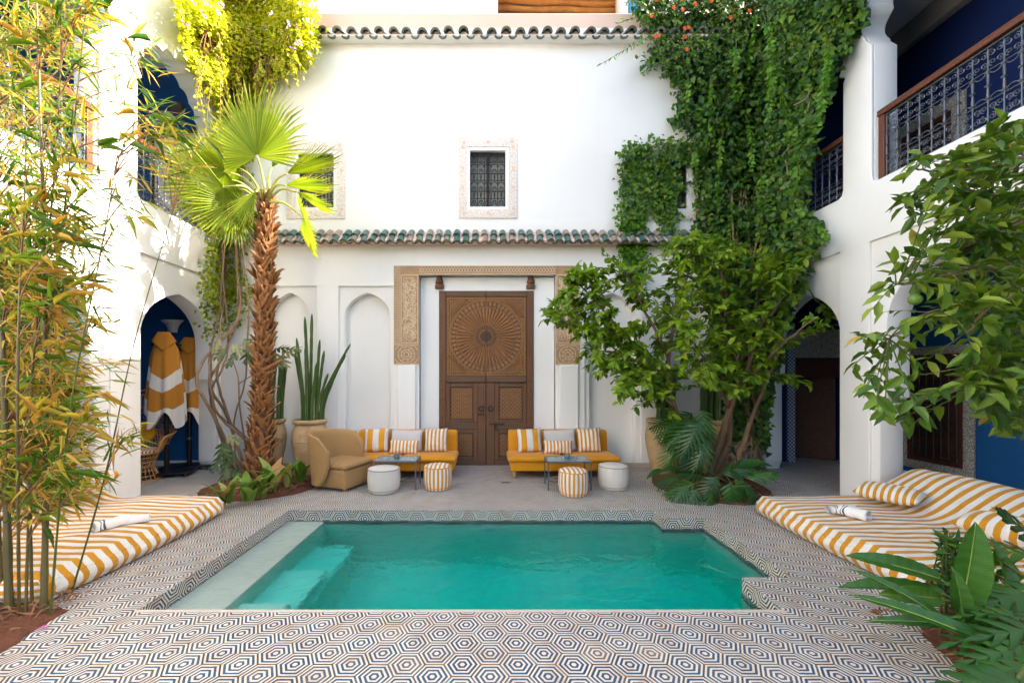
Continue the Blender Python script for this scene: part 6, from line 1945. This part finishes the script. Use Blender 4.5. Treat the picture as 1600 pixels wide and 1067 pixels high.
ST = [[(378, 735), (360, 690), (332, 640), (324, 590), (342, 545), (366, 500), (362, 430), (358, 340), (372, 250), (370, 150)],
      [(384, 738), (372, 700), (345, 650), (330, 600), (336, 560), (350, 515), (352, 440), (350, 350), (352, 260), (362, 160)],
      [(372, 740), (352, 700), (330, 655), (318, 600), (322, 565), (345, 530), (372, 505), (370, 420), (366, 330), (365, 200)],
      [(388, 740), (392, 715), (375, 685), (350, 655), (334, 615), (346, 570), (358, 530), (345, 450), (342, 350), (356, 220)],
      [(366, 742), (358, 715), (362, 680), (345, 640), (336, 585), (356, 545), (376, 480), (376, 400), (378, 300), (372, 180)],
      [(392, 742), (398, 728), (390, 700), (362, 668), (340, 640), (328, 575), (332, 540), (338, 480), (346, 400), (350, 300)],
      [(370, 738), (366, 660), (372, 600), (384, 540), (390, 480), (380, 380), (376, 300)]]
for i, s_ in enumerate(ST):
    m = MB(); pts = []
    for q, (px, py) in enumerate(s_):
        p = P(px, py, wall_depth(px, .30 if q < 6 else .18) - .07 * math.sin(q * 1.7 + i * 1.3)); pts.append(p)
    pts[0].z = .03
    limb(m, [p + Vector((random.gauss(0, .05), random.gauss(0, .03), 0)) if q else p for q, p in enumerate(pts)], .026 if i < 6 else .014, .010, 8, 5, .004); obj('stem', m, 'vine_bark', creep, smooth=180)

# lobed leaves -------------------------------------------------------
def lobed_mesh(mat, lobes, depth, seed, r, curl=.25, width=.62, slim=.55, rib=True):
    """split leaf: midrib along +x (length 1), finger lobes each side"""
    rs = random.Random(seed); V = []; T = []; Rn = []
    def add(p): V.append(p); return len(V) - 1
    def zc(x, y): return -curl * x * x * .6 - .28 * abs(y) ** 1.4
    for sg in (-1, 1):
        for i in range(lobes):
            t0 = i / lobes; t1 = (i + 1) / lobes; tm = (t0 + t1) / 2
            env = width * math.sin(PI * (tm * .86 + .14)) ** .75
            ang = R(62 - 40 * tm); L = env * rs.uniform(.88, 1.08)
            x0, x1 = t0 * .92, t1 * .92
            # inner web reaches to (1-depth) of the lobe, finger beyond
            dx, dy = math.cos(ang), math.sin(ang) * sg
            hw = (x1 - x0) * .5
            m = (x0 + x1) / 2
            wx, wy = m + dx * L * (1 - depth), dy * L * (1 - depth)
            mx, my = m + dx * L * (1 - depth * .45), dy * L * (1 - depth * .45)
            tx, ty = m + dx * L, dy * L
            a = add((x0, 0, zc(x0, 0))); b = add((x1, 0, zc(x1, 0)))
            c = add((wx - hw * .95, wy, zc(wx, wy))); d = add((wx + hw * .95, wy, zc(wx, wy)))
            e = add((mx - hw * slim, my, zc(mx, my) - .01)); f = add((mx + hw * slim, my, zc(mx, my) - .01))
            g = add((tx, ty, zc(tx, ty) - .03)); h = add((wx, wy, zc(wx, wy) + .018)); k_ = add((m, 0, zc(m, 0) + .004)); l_ = add((mx, my, zc(mx, my) + .012))
            tri = [(a, k_, h), (a, h, c), (k_, b, d), (k_, d, h), (c, h, l_), (c, l_, e), (h, d, f), (h, f, l_), (e, l_, g), (l_, f, g)]
            T += tri if sg < 0 else [(x, z, y) for x, y, z in tri]
            Rn += [min(1, max(0, r + rs.uniform(-.12, .12)))] * 10
    x0 = .90; k0 = add((x0, -.05, zc(x0, 0))); k1 = add((x0, .05, zc(x0, 0))); k2 = add((1.1, 0, zc(1.1, 0)))
    T.append((k0, k2, k1)); Rn.append(r)
    return raw_mesh('leaf', np.array(V), np.array(T), np.array(Rn), mat)
def place_leaf(parent, me, base, tip, normal, length=None, stalk_from=None, stalk_mat='green_stem', r=.008, name='leaf', wscale=1.0):
    d = (Vector(tip) - Vector(base)); L = length or d.length; d.normalize()
    nn = Vector(normal); s = nn.cross(d)
    if s.length < 1e-3: s = d.orthogonal()
    s.normalize(); nn = d.cross(s)
    off = wloc(parent)
    o = bpy.data.objects.new(name, me); COL.objects.link(o); o.parent = parent
    p = Vector(base) - off
    o.matrix_local = Matrix(((d.x * L, s.x * L * wscale, nn.x * L, p.x), (d.y * L, s.y * L * wscale, nn.y * L, p.y), (d.z * L, s.z * L * wscale, nn.z * L, p.z), (0, 0, 0, 1)))
    if stalk_from is not None:
        a = Vector(stalk_from); b = Vector(base); mid = a.lerp(b, .55) + Vector((0, 0, .25 * (b - a).length))
        m = MB(); m.tube(bez(a, a.lerp(mid, .6), mid, b, 8), lin(r * 1.3, r, 9), 5); obj('leaf_stalk', m, stalk_mat, parent, smooth=180)
    return o
# fig-like plant beside the palm
fig = thing('fig_plant', 'lobed pale green fig leaves around the palm trunk and vine stems', 'plant', (-3.9, 6.1, 0))
FG = [lobed_mesh('leaf_fig', 3, .55, i, .2 + .25 * i, .3, .60, .8) for i in range(4)]
m = MB(); limb(m, [G(390, 735) + Vector((0, 0, 0)), P(375, 640, 6.1), P(372, 590, 6.0), P(360, 555, 5.9)], .014, .006); limb(m, [P(372, 600, 6.05), P(420, 570, 6.0), P(450, 548, 5.95)], .009, .005); obj('stem', m, 'vine_bark', fig, smooth=180)
for (px, py, tx, ty, Y) in ((372, 548, 350, 568, 5.9), (362, 540, 385, 556, 5.9), (352, 545, 330, 560, 6.0), (392, 540, 372, 580, 5.95), (432, 545, 450, 540, 6.1), (440, 548, 462, 552, 6.1), (436, 555, 448, 575, 6.1), (425, 550, 432, 572, 6.1), (452, 545, 468, 545, 6.1), (380, 530, 400, 545, 6.0), (345, 530, 330, 545, 6.0),
                            (350, 690, 338, 715, 5.9), (356, 680, 372, 692, 5.9), (348, 700, 360, 725, 5.85), (345, 712, 332, 728, 5.85), (366, 705, 350, 722, 5.9), (360, 735, 375, 742, 5.8), (352, 730, 345, 748, 5.8)):
    place_leaf(fig, random.choice(FG), P(px, py, Y), P(tx, ty, Y - .1), (random.uniform(-.3, .3), -.8, .6), length=random.uniform(.20, .28))

# ------------------------------------------------------------------ citrus tree
cit = thing('citrus_tree', 'leafy green citrus tree with bent trunks before the right corner', 'tree', (3.12, 5.75, 0))
b0 = Vector((3.12, 5.75, .02))
mb = MB()
forks = [[b0, P(1125, 690, 5.7), P(1140, 640, 5.6), P(1160, 600, 5.5), P(1185, 520, 5.4), P(1210, 440, 5.35)],
         [b0 + Vector((-.03, 0, 0)), P(1120, 700, 5.75), P(1085, 660, 5.7), P(1055, 640, 5.6), P(1045, 560, 5.5), P(1060, 470, 5.5)],
         [b0 + Vector((.05, .05, 0)), P(1135, 700, 5.8), P(1140, 650, 5.8), P(1130, 560, 5.8), P(1135, 470, 5.8), P(1120, 400, 5.8)],
         [b0 + Vector((0, -.05, 0)), P(1150, 720, 5.6), P(1165, 680, 5.6), P(1195, 600, 5.6), P(1225, 530, 5.5)]]
pths = []
for i, f_ in enumerate(forks):
    m = MB(); pths.append(limb(m, f_, .055 - .01 * (i % 2), .018, 8, 5, .006)); obj('trunk', m, 'bark', cit, smooth=180)
m = MB()
for f_ in ([P(1055, 640, 5.6), P(1000, 580, 5.4), P(940, 530, 5.3), P(880, 500, 5.2)], [P(1050, 600, 5.6), P(990, 540, 5.5), P(930, 470, 5.5), P(900, 440, 5.5)], [P(1140, 640, 5.6), P(1100, 560, 5.2), P(1060, 500, 5.0)],
           [P(1160, 600, 5.5), P(1220, 540, 5.2), P(1270, 500, 5.0)], [P(1045, 560, 5.5), P(1000, 470, 5.6), P(980, 430, 5.6)], [P(1185, 520, 5.4), P(1240, 440, 5.5), P(1260, 400, 5.6)], [P(1060, 470, 5.5), P(1080, 410, 5.4), P(1075, 380, 5.4)]):
    pths.append(limb(m, f_, .022, .008, 6, 5, .006))
obj('branch', m, 'bark', cit, smooth=180, kind='stuff')
nodes = [p for pth in pths for p in pth if p.z > 1.1]
CP = [(850, 490), (885, 440), (905, 420), (960, 415), (1000, 395), (1050, 372), (1110, 362), (1180, 385), (1225, 400), (1240, 430), (1225, 470), (1235, 500), (1225, 540), (1205, 580), (1190, 600), (1165, 625), (1120, 610), (1075, 600), (1040, 640), (985, 640), (945, 600), (905, 560), (915, 540), (880, 520)]
acc = [[], [], []]; tw = MB()
cpt = poly_sample(CP, 500)
# a few sprays that leave the crown
cpt += [(852, 488), (848, 500), (862, 470), (888, 425), (900, 415), (1262, 396), (1272, 386), (1298, 498), (1290, 506), (1268, 605), (1262, 598), (940, 395), (958, 402), (985, 640), (1050, 655), (870, 510), (905, 560), (1302, 508), (1232, 598), (930, 590), (965, 630), (1255, 420), (1245, 470), (1265, 500), (1245, 540), (1240, 590), (1255, 455)]
for (px, py) in cpt:
    cd = 1 - min(1, abs(px - 1080) / 230)
    Y = 5.55 + random.uniform(-.85, .75) * (.35 + .65 * cd)
    e = P(px, py, Y)
    near = min(nodes, key=lambda q: (q - e).length)
    d = (e - near)
    st_ = e - d.normalized() * min(.42, d.length * .8)
    st_.z -= .03
    mid = st_.lerp(e, .5) + Vector((0, 0, .05))
    path = bez(st_, st_.lerp(mid, .7), mid, e, 6)
    tw.tube([near, near.lerp(st_, .5) + Vector((random.uniform(-.05, .05), random.uniform(-.05, .05), .03))] + path, lin(.010, .003, 9), 4)
    p, dd, q = twig_leaves(path, random.randint(12, 18), .1, .8); acc[0] += p; acc[1] += dd; acc[2] += q
obj('twigs', tw, 'green_stem', cit, kind='stuff')
A_ = np.array([tuple(v) for v in acc[0]]); L_ = rng.uniform(.07, .15, len(A_))
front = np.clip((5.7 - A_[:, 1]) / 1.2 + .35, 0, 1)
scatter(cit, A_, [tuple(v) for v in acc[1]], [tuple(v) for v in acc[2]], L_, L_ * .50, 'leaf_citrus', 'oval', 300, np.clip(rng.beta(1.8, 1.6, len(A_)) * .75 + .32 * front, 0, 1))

# ------------------------------------------------------------------ orange tree reaching in from the right
org = thing('orange_tree', 'orange tree branches with broad leaves and green fruit reaching in at right', 'tree', (3.55, 2.35, 0))
m = MB(); limb(m, [(3.55, 2.35, 0), (3.5, 2.3, .9), (3.42, 2.3, 1.5), (3.35, 2.35, 2.3), (3.3, 2.4, 3.1)], .06, .025); obj('trunk', m, 'bark', org, smooth=180)
BR = [[(3.44, 2.3, 1.4), P(1620, 520, 2.25), P(1540, 480, 2.15), P(1450, 490, 2.1), P(1390, 530, 2.05)],
      [(3.4, 2.32, 1.8), P(1610, 430, 2.2), P(1520, 420, 2.1), P(1450, 440, 2.05), P(1400, 445, 2.0)],
      [(3.36, 2.34, 2.2), P(1610, 320, 2.3), P(1520, 300, 2.2), P(1450, 290, 2.2), P(1415, 325, 2.15)],
      [(3.32, 2.38, 2.6), P(1610, 250, 2.3), P(1540, 262, 2.25), P(1480, 268, 2.2), P(1430, 262, 2.2)],
      [(3.44, 2.3, 1.3), P(1640, 560, 2.1), P(1570, 560, 2.0), P(1520, 600, 1.95)],
      [(3.44, 2.3, 1.5), P(1640, 480, 2.0), P(1560, 470, 1.9), P(1510, 520, 1.85)],
      [(3.36, 2.36, 2.3), P(1640, 330, 2.2), P(1570, 360, 2.1), P(1500, 390, 2.05)],
      [(3.34, 2.36, 2.4), P(1640, 280, 2.5), P(1590, 220, 2.4), P(1570, 200, 2.4)]]
bp_ = []
m = MB()
for f_ in BR: bp_.append(limb(m, f_, .012, .004, 6, 6, .004))
obj('branch', m, 'bark', org, smooth=180)
acc = [[], [], []]; tw = MB()
tips = [(1352, 532), (1345, 560), (1362, 610), (1385, 600), (1375, 650), (1400, 640), (1420, 560), (1440, 590), (1430, 630), (1405, 520), (1365, 490), (1372, 440), (1400, 420), (1430, 410), (1460, 440), (1500, 430), (1480, 400), (1530, 410), (1560, 440), (1590, 460), (1570, 500), (1540, 520), (1500, 500), (1470, 520), (1450, 490),
        (1520, 560), (1560, 580), (1590, 560), (1600, 600), (1580, 640), (1540, 620), (1570, 660), (1510, 610), (1600, 520), (1600, 420), (1580, 380), (1540, 370), (1500, 360), (1480, 340), (1440, 330), (1420, 318), (1412, 322), (1450, 300), (1490, 310), (1530, 320), (1570, 330), (1600, 340), (1430, 262), (1440, 250), (1470, 258), (1500, 262),
        (1530, 250), (1560, 240), (1590, 230), (1575, 205), (1600, 200), (1560, 215), (1600, 280), (1560, 285), (1520, 285), (1480, 280), (1600, 640), (1590, 670), (1550, 650), (1345, 540), (1355, 625), (1390, 660), (1415, 655), (1620, 480), (1620, 380), (1620, 300), (1620, 600), (1640, 250), (1640, 420), (1640, 540), (1545, 460), (1515, 470), (1485, 460), (1555, 540), (1530, 590), (1600, 570), (1580, 540)]
allp = [p for b in bp_ for p in b]
for (px, py) in tips:
    for rep in range(8 if px > 1475 else (4 if px > 1440 else 2)):
        e = P(px + random.uniform(-16, 16), py + random.uniform(-16, 16), random.uniform(1.8, 2.7)); near = min(allp, key=lambda q: (q - e).length)
        d = e - near; st_ = e - d.normalized() * min(.22, d.length) if d.length > .02 else e - Vector((.1, 0, 0))
        path = bez(st_, st_.lerp(e, .3) + Vector((0, 0, .02)), st_.lerp(e, .7) + Vector((0, 0, .015)), e, 5)
        tw.tube([near] + path, lin(.0035, .0015, 7), 4)
        p, dd, q = twig_leaves(path, random.randint(4, 6), .1, .7, .3); acc[0] += p; acc[1] += dd; acc[2] += q
obj('twigs', tw, 'green_stem', org, kind='stuff')
A_ = np.array([tuple(v) for v in acc[0]]); L_ = rng.uniform(.06, .115, len(A_))
scatter(org, A_, [tuple(v) for v in acc[1]], [tuple(v) for v in acc[2]], L_, L_ * .42, 'leaf_orange', 'oval', 300, rng.random(len(A_)), .3, .2)
for (px, py, Y, r) in ((1578, 628, 1.95, .034), (1527, 633, 1.97, .03), (1378, 640, 2.0, .026), (1430, 468, 2.0, .028)):
    m = MB(); c = P(px, py, Y); K = 10
    m.lathe([(r * math.sin(PI * i / K), -r * math.cos(PI * i / K)) for i in range(K + 1)], 16, c, cap=False); obj('green_orange', m, 'orange_fruit', org, smooth=180)

# ------------------------------------------------------------------ bamboo
bam = thing('bamboo', 'tall bamboo clump with drying orange and green leaves at left', 'bamboo', (-3.15, 2.8, 0))
CU = [((14, 955), (6, 600), (-20, -80), .024, 'culm'), ((68, 958), (72, 700), (55, -60), .021, 'culm'), ((40, 962), (52, 700), (140, -40), .009, 'culm'), ((112, 925), (165, 740), (270, 330), .007, 'green_stem'),
      ((50, 950), (48, 620), (100, 20), .010, 'culm'), ((78, 965), (110, 640), (210, 60), .007, 'green_stem'), ((30, 968), (28, 560), (45, -60), .009, 'culm'), ((2, 945), (-20, 500), (-40, 0), .018, 'culm')]
cul = []
for (b, mid, t, r, mt) in CU:
    g = G(*b); Y = g.y
    pth = smooth_path([g, P(mid[0], mid[1], Y + random.uniform(-.15, .15)), P((mid[0] + t[0]) / 2 + random.uniform(-8, 8), (mid[1] + t[1]) / 2, Y + random.uniform(-.2, .2)), P(t[0], t[1], Y + random.uniform(-.3, .3))], 12)
    rad = []
    for i in range(len(pth)):
        rad.append(r * (1 - .72 * (i / len(pth)) ** .7) * (1.18 if i % 4 == 0 else 1.0))
    m = MB(); m.tube(pth, rad, 9); obj('culm', m, mt, bam, smooth=60); cul.append(pth)
acc = [[], [], []]; tw = MB()
zone = [(0, -20), (165, -20), (170, 60), (150, 150), (160, 240), (140, 330), (135, 400), (145, 500), (145, 600), (150, 700), (110, 760), (60, 800), (0, 800)]
pts = poly_sample(zone, 230) + [(random.uniform(0, 140), random.uniform(330, 780)) for _ in range(150)]
sprays = [(215, 60), (200, 20), (240, 75), (235, 95), (250, 110), (260, 170), (280, 185), (290, 195), (305, 190), (300, 215), (270, 225), (255, 250), (285, 240), (310, 255), (240, 205), (225, 180), (225, 300), (200, 270), (190, 295), (215, 330), (205, 345), (180, 370), (165, 385), (190, 400), (175, 470), (180, 500), (185, 560), (170, 590), (165, 620), (200, 680), (205, 690), (215, 675), (165, 640), (160, 560), (185, 440), (175, 350), (240, 140), (220, 120), (270, 200), (245, 230), (320, 215), (200, 150), (205, 215), (150, 740), (175, 730), (140, 760)]
allc = [p for c in cul for p in c]
for q, (px, py) in enumerate(pts + sprays):
    e = P(px + random.uniform(-8, 8), py + random.uniform(-8, 8), random.uniform(2.45, 3.35)); lo = e + Vector((-.25, 0, -.25))
    near = min(allc, key=lambda w: (w - lo).length); d = e - near
    mid = near.lerp(e, .5) + Vector((0, 0, .10))
    path = bez(near, near.lerp(mid, .6), mid, e, 9)
    tw.tube(path, lin(.0045, .0015, 10), 4)
    tailp = path[4:]
    k_ = random.randint(12, 19)
    for i in range(k_):
        t = random.random(); j = min(len(tailp) - 2, int(t * (len(tailp) - 1))); p = tailp[j].lerp(tailp[j + 1], random.random()) + Vector((random.gauss(0, .03), random.gauss(0, .03), random.gauss(0, .03)))
        ax = (tailp[j + 1] - tailp[j]).normalized()
        dd = ax * .7 + Vector((random.gauss(.1, .5), random.gauss(-.1, .45), random.gauss(-.32, .45)))
        acc[0].append(p); acc[1].append(dd); acc[2].append(Vector((random.gauss(0, .5), random.gauss(-.5, .5), random.gauss(.8, .5))))
obj('twigs', tw, 'dry_twig', bam, kind='stuff')
A_ = np.array([tuple(v) for v in acc[0]]); L_ = rng.uniform(.08, .19, len(A_))
scatter(bam, A_, [tuple(v) for v in acc[1]], [tuple(v) for v in acc[2]], L_, L_ * rng.uniform(.09, .15, len(A_)), 'leaf_bamboo', 'lance', 300, np.clip(rng.random(len(A_)) * np.where(A_[:, 2] > 2.3, .82, 1.0), 0, 1), .3, .22)
# dry sheaths and litter at the foot
m = MB()
for i in range(70):
    g = Vector((random.uniform(-3.25, -2.85), random.uniform(2.35, 2.85), .03)); a = random.uniform(0, 6.3); L = random.uniform(.05, .14)
    m.tube([g, g + Vector((L * .5 * math.cos(a), L * .5 * math.sin(a), random.uniform(.0, .05))), g + Vector((L * math.cos(a), L * math.sin(a), random.uniform(0, .03)))], [.004, .006, .001], 4, flat=.4)
for (cx_, cy_, rx_, ry_, nn_) in ((-3.2, 5.4, .6, .4, 90), (3.0, 5.3, .6, .4, 80), (2.75, 2.2, .35, .4, 60)):
    for i in range(nn_):
        g = Vector((cx_ + random.uniform(-rx_, rx_), cy_ + random.uniform(-ry_, ry_), .055)); a = random.uniform(0, 6.3); L = random.uniform(.03, .09)
        m.tube([g, g + Vector((L * .5 * math.cos(a), L * .5 * math.sin(a), random.uniform(.0, .03))), g + Vector((L * math.cos(a), L * math.sin(a), random.uniform(0, .02)))], [.004, .010, .001], 4, flat=.4)
o = obj('leaf_litter', m, 'dry_twig'); tag(o, 'dry leaves and bamboo sheaths littering the soil beds', 'leaf litter', kind='stuff')

# ------------------------------------------------------------------ strap leaves under the palm
def strap_mesh(mat, seed, r, curve, w=.16, rib='leaf_rib'):
    """lance blade along +x, length 1, arching down"""
    m = MB(); n = 10; vs = []; fs = []
    for i in range(n + 1):
        t = i / n; hw = w * (math.sin(PI * (t * .93 + .07) ** .75)) ** .9 * (1 if t < 1 else 0) + .004
        z = curve * (t - t * t * 1.35) ; x = t * (1 - .12 * curve * t)
        vs += [(x, -hw, z + hw * .35), (x, 0, z), (x, hw, z + hw * .35)]
    fs = [(i * 3 + j, i * 3 + j + 1, (i + 1) * 3 + j + 1, (i + 1) * 3 + j) for i in range(n) for j in range(2)]
    m.add(vs, fs); m.r = [r + (.0 if i < n * 1.2 else .12) for i in range(len(fs))]
    me = mesh_of(m, 'leaf', mat, 180); return me
SB = [strap_mesh('leaf_bed', i, .08 + .13 * i, .35 + .12 * (i % 3), .11 + .015 * (i % 3)) for i in range(8)]
def rosette(px, py, n, L0, L1, label, meshes, grp, up0=.9, up1=2.6):
    g = G(px, py, .05); r = thing('strap_leaf_plant', label, 'plant', (g.x, g.y, .05), group=grp)
    for i in range(n):
        a = i * 2.4 + random.uniform(-.3, .3); el = random.uniform(up0, up1); d = Vector((math.cos(a), math.sin(a), el)).normalized()
        L = random.uniform(L0, L1); b = g + Vector((random.uniform(-.04, .04), random.uniform(-.04, .04), 0))
        place_leaf(r, random.choice(meshes), b, b + d, Vector((-math.cos(a) * el, -math.sin(a) * el, 1)), length=L)
for (px, py, n_, lb) in ((355, 786, 9, 'low pale leafed plant at the corner of the left bed soil'), (392, 782, 10, 'bright green leaved plant at the front of the palm'), (425, 768, 12, 'tallest green and yellow leaved plant right of the palm foot'), (450, 760, 11, 'leafy plant between the palm and the wicker chair'), (468, 752, 10, 'dark green leafy plant against the wicker chair'), (408, 778, 8, 'small leafy plant in front of the palm trunk')):
    rosette(px, py, n_, .28, .46 if px != 425 else .58, lb, SB, 'plants under the palm')

# ------------------------------------------------------------------ split-leaf plants under the citrus
PH = [lobed_mesh('leaf_dark', 8, .62, i + 20, .15 + .2 * i, .35 + .1 * i, .62, .62) for i in range(4)]
phl = thing('split_leaf_plant', 'large split-leaf plant hanging its fingered leaves before the clay pot', 'plant', (2.75, 5.7, .05))
root = Vector((2.98, 5.75, .1))
for (px, py, tx, ty, Y, L) in ((1075, 650, 1020, 680, 5.6, .5), (1085, 655, 1035, 700, 5.45, .52), (1095, 660, 1060, 725, 5.35, .55), (1080, 645, 1050, 660, 5.8, .42), (1100, 655, 1095, 720, 5.35, .5), (1070, 665, 1015, 700, 5.7, .42), (1060, 690, 1040, 735, 5.5, .4), (1105, 690, 1075, 755, 5.3, .45), (1095, 640, 1110, 690, 5.6, .42), (1050, 655, 1012, 668, 5.75, .36)):
    b = P(px, py, Y); place_leaf(phl, random.choice(PH), b, P(tx, ty, Y - .12), (random.uniform(-.4, .1), -.8, .6), length=L, stalk_from=root + Vector((random.uniform(-.08, .08), random.uniform(-.08, .08), 0)))
low = thing('split_leaf_plant', 'low spreading split-leaf plant on the soil beside the right bed', 'plant', (3.05, 5.1, .05))
root = Vector((3.05, 5.15, .06))
for (px, py, tx, ty, Y, L) in ((1090, 765, 1070, 795, 4.9, .40), (1085, 755, 1040, 760, 5.1, .38), (1110, 765, 1120, 797, 4.85, .36), (1150, 750, 1175, 780, 5.0, .42), (1160, 755, 1195, 775, 5.05, .38), (1140, 755, 1145, 795, 4.9, .40), (1165, 745, 1190, 735, 5.2, .36), (1075, 760, 1050, 785, 4.95, .34), (1120, 745, 1100, 775, 5.0, .36), (1130, 740, 1160, 725, 5.3, .38), (1060, 745, 1030, 750, 5.3, .32), (1170, 760, 1190, 792, 4.9, .34), (1100, 745, 1065, 735, 5.3, .36)):
    b = P(px, py, Y); place_leaf(low, random.choice(PH), b, P(tx, ty, Y - .05), (random.uniform(-.3, .3), -.55, .85), length=L, stalk_from=root + Vector((random.uniform(-.1, .1), random.uniform(-.1, .1), 0)), r=.006)
DB = [strap_mesh('leaf_dark', 40 + i, .2 + .2 * i, .3 + .1 * i, .17) for i in range(4)]
r1 = thing('broad_leaf_plant', 'broad dark leaved plant right of the citrus trunks', 'plant', (3.35, 5.3, .05))
for (px, py, tx, ty, Y, L) in ((1155, 730, 1200, 725, 5.3, .45), (1150, 720, 1140, 700, 5.4, .3), (1160, 735, 1195, 755, 5.25, .38), (1140, 735, 1165, 765, 5.15, .36), (1060, 735, 1020, 735, 5.5, .3), (1035, 735, 1012, 745, 5.5, .28)):
    b = P(px, py, Y); place_leaf(r1, random.choice(DB), b, P(tx, ty, Y - .05), (0, -.5, .9), length=L, stalk_from=Vector((3.3, 5.4, .06)), r=.006)
AN = MB()
for i in range(60):
    c_ = P(random.uniform(1135, 1180), random.uniform(690, 735), 5.9 + random.uniform(-.1, .1)); d = Vector((random.gauss(0, .1), random.gauss(0, .05), random.gauss(0, .08))); AN.tube([c_, c_ + d * .5 + Vector((0, -.03, .02)), c_ + d], .008, 4)
obj('root_tangle', AN, 'vine_bark', cit, kind='stuff')

# ------------------------------------------------------------------ front right corner plants
def paddle_mesh(seed, r, w=.24, curl=.3, mat='leaf_banana'):
    rs = random.Random(seed); V = []; T = []; Rn = []; n = 18; K = 5
    for i in range(n + 1):
        t = i / n; hw = w * max(0.02, math.sin(PI * min(1, t * .90 + .10)) ** .62) * (1 if t < .97 else .4)
        z0 = -curl * t * t
        for j in range(-K, K + 1):
            u = j / K
            V.append((t, u * hw, z0 + .55 * hw * abs(u) ** 1.3 + .010 * math.sin(i * 2.6 + u * 2) * abs(u)))
    m = 2 * K + 1
    for i in range(n):
        for j in range(2 * K):
            a = i * m + j; T += [(a, a + 1, a + m + 1), (a, a + m + 1, a + m)]; q = min(1, max(0, r + (.22 if (i % 2) else 0) * .6 + rs.uniform(-.03, .03))); Rn += [q, q]
    return raw_mesh('leaf', np.array(V), np.array(T), np.array(Rn), mat)
PD = [paddle_mesh(1, .45, .15, .10), paddle_mesh(2, .25, .12, .25), paddle_mesh(3, .6, .15, .22), paddle_mesh(4, .1, .07, .35)]
bop = thing('paddle_leaf_plant', 'plant with big glossy paddle leaves in the front right corner', 'plant', (2.95, 2.2, .04))
def paddle(me, b, t, nrm, L, stalk):
    o = place_leaf(bop, me, b, t, nrm, length=L, stalk_from=stalk, r=.011)
    # pale midrib as a sub-part
    d = (Vector(t) - Vector(b)).normalized()
    m = MB(); cur = {id(PD[0]): .10, id(PD[1]): .28, id(PD[2]): .22, id(PD[3]): .35}[id(me)]
    m.tube([(q / 10, 0, -cur * (q / 10) ** 2 + .006) for q in range(11)], lin(.008, .002, 11), 5); me2 = mesh_of(m, 'midrib', 'leaf_rib', 180)
    k2 = bpy.data.objects.new('midrib', me2); COL.objects.link(k2); k2.parent = o
rt = Vector((2.75, 2.2, .05))
paddle(PD[0], P(1500, 955, 2.15), P(1535, 812, 2.05), (-.45, -.85, .2), .50, rt)
paddle(PD[2], P(1500, 1000, 2.05), P(1520, 905, 2.0), (.3, -.9, .2), .36, rt)
paddle(PD[1], P(1470, 905, 2.3), P(1345, 858, 2.35), (-.1, -.75, .75), .44, rt)
paddle(PD[1], P(1478, 930, 2.25), P(1310, 893, 2.45), (.1, -.35, .95), .46, rt)
paddle(PD[2], P(1470, 935, 2.2), P(1395, 925, 2.15), (.0, -.8, .6), .33, rt)
paddle(PD[3], P(1480, 975, 2.1), P(1400, 905, 2.15), (.2, -.7, .7), .42, rt)
paddle(PD[3], P(1590, 1030, 1.9), P(1430, 940, 2.05), (.2, -.7, .7), .58, rt)
paddle(PD[3], P(1570, 985, 2.0), P(1430, 960, 2.1), (.2, -.7, .7), .50, rt)
paddle(PD[0], P(1580, 960, 2.3), P(1565, 850, 2.4), (.3, -.9, .2), .42, rt)
spl = thing('split_leaf_plant', 'split-leaf plant spilling over the soil at the front right edge', 'plant', (2.95, 1.95, .04))
PG = [lobed_mesh('leaf_dark', 5, .36, i + 50, .45 + .16 * i, .35 + .15 * i, .36, 1.15) for i in range(4)]
rt = Vector((3.05, 2.0, .05))
for (px, py, tx, ty, Y, L) in ((1580, 985, 1475, 1000, 1.95, .36), (1600, 1010, 1500, 1030, 1.85, .34), (1600, 1040, 1520, 1060, 1.8, .32), (1610, 940, 1540, 900, 2.2, .42), (1600, 900, 1560, 860, 2.4, .40), (1590, 1060, 1500, 1075, 1.7, .40), (1560, 900, 1500, 860, 2.4, .30), (1640, 880, 1580, 845, 2.4, .42), (1640, 980, 1560, 985, 1.9, .42), (1620, 920, 1545, 935, 2.1, .42), (1590, 960, 1530, 950, 2.0, .3), (1500, 850, 1470, 830, 2.6, .2), (1620, 850, 1600, 820, 2.6, .4)):
    b = P(px, py, Y); place_leaf(spl, random.choice(PG), b, P(tx, ty, Y - .03), (random.uniform(-.3, .2), -.6, .8), length=L * .85, stalk_from=rt + Vector((random.uniform(-.1, .1), random.uniform(-.1, .1), 0)))
sml = thing('young_shrub', 'small shrub of pointed leaves before the right bed', 'plant', (2.75, 2.55, .04))
acc = [[], [], []]; m = MB()
for i in range(26):
    e = P(random.uniform(1470, 1500) if i % 2 else random.uniform(1455, 1600), random.uniform(825, 850) if i % 2 else random.uniform(850, 1000), random.uniform(2.45, 2.7)); s0 = Vector((e.x + random.uniform(-.05, .1), e.y + .05, .05))
    path = bez(s0, s0.lerp(e, .4) + Vector((0, 0, .05)), s0.lerp(e, .8), e, 6); m.tube(path, lin(.006, .002, 7), 4)
    p, dd, q = twig_leaves(path, 11, .1, .8); acc[0] += p; acc[1] += dd; acc[2] += q
obj('stem', m, 'green_stem', sml, kind='stuff')
L_ = rng.uniform(.05, .10, len(acc[0])); scatter(sml, [tuple(v) for v in acc[0]], [tuple(v) for v in acc[1]], [tuple(v) for v in acc[2]], L_, L_ * .36, 'leaf_dark', 'lance', 60, rng.random(len(L_)) * .9 + .1)
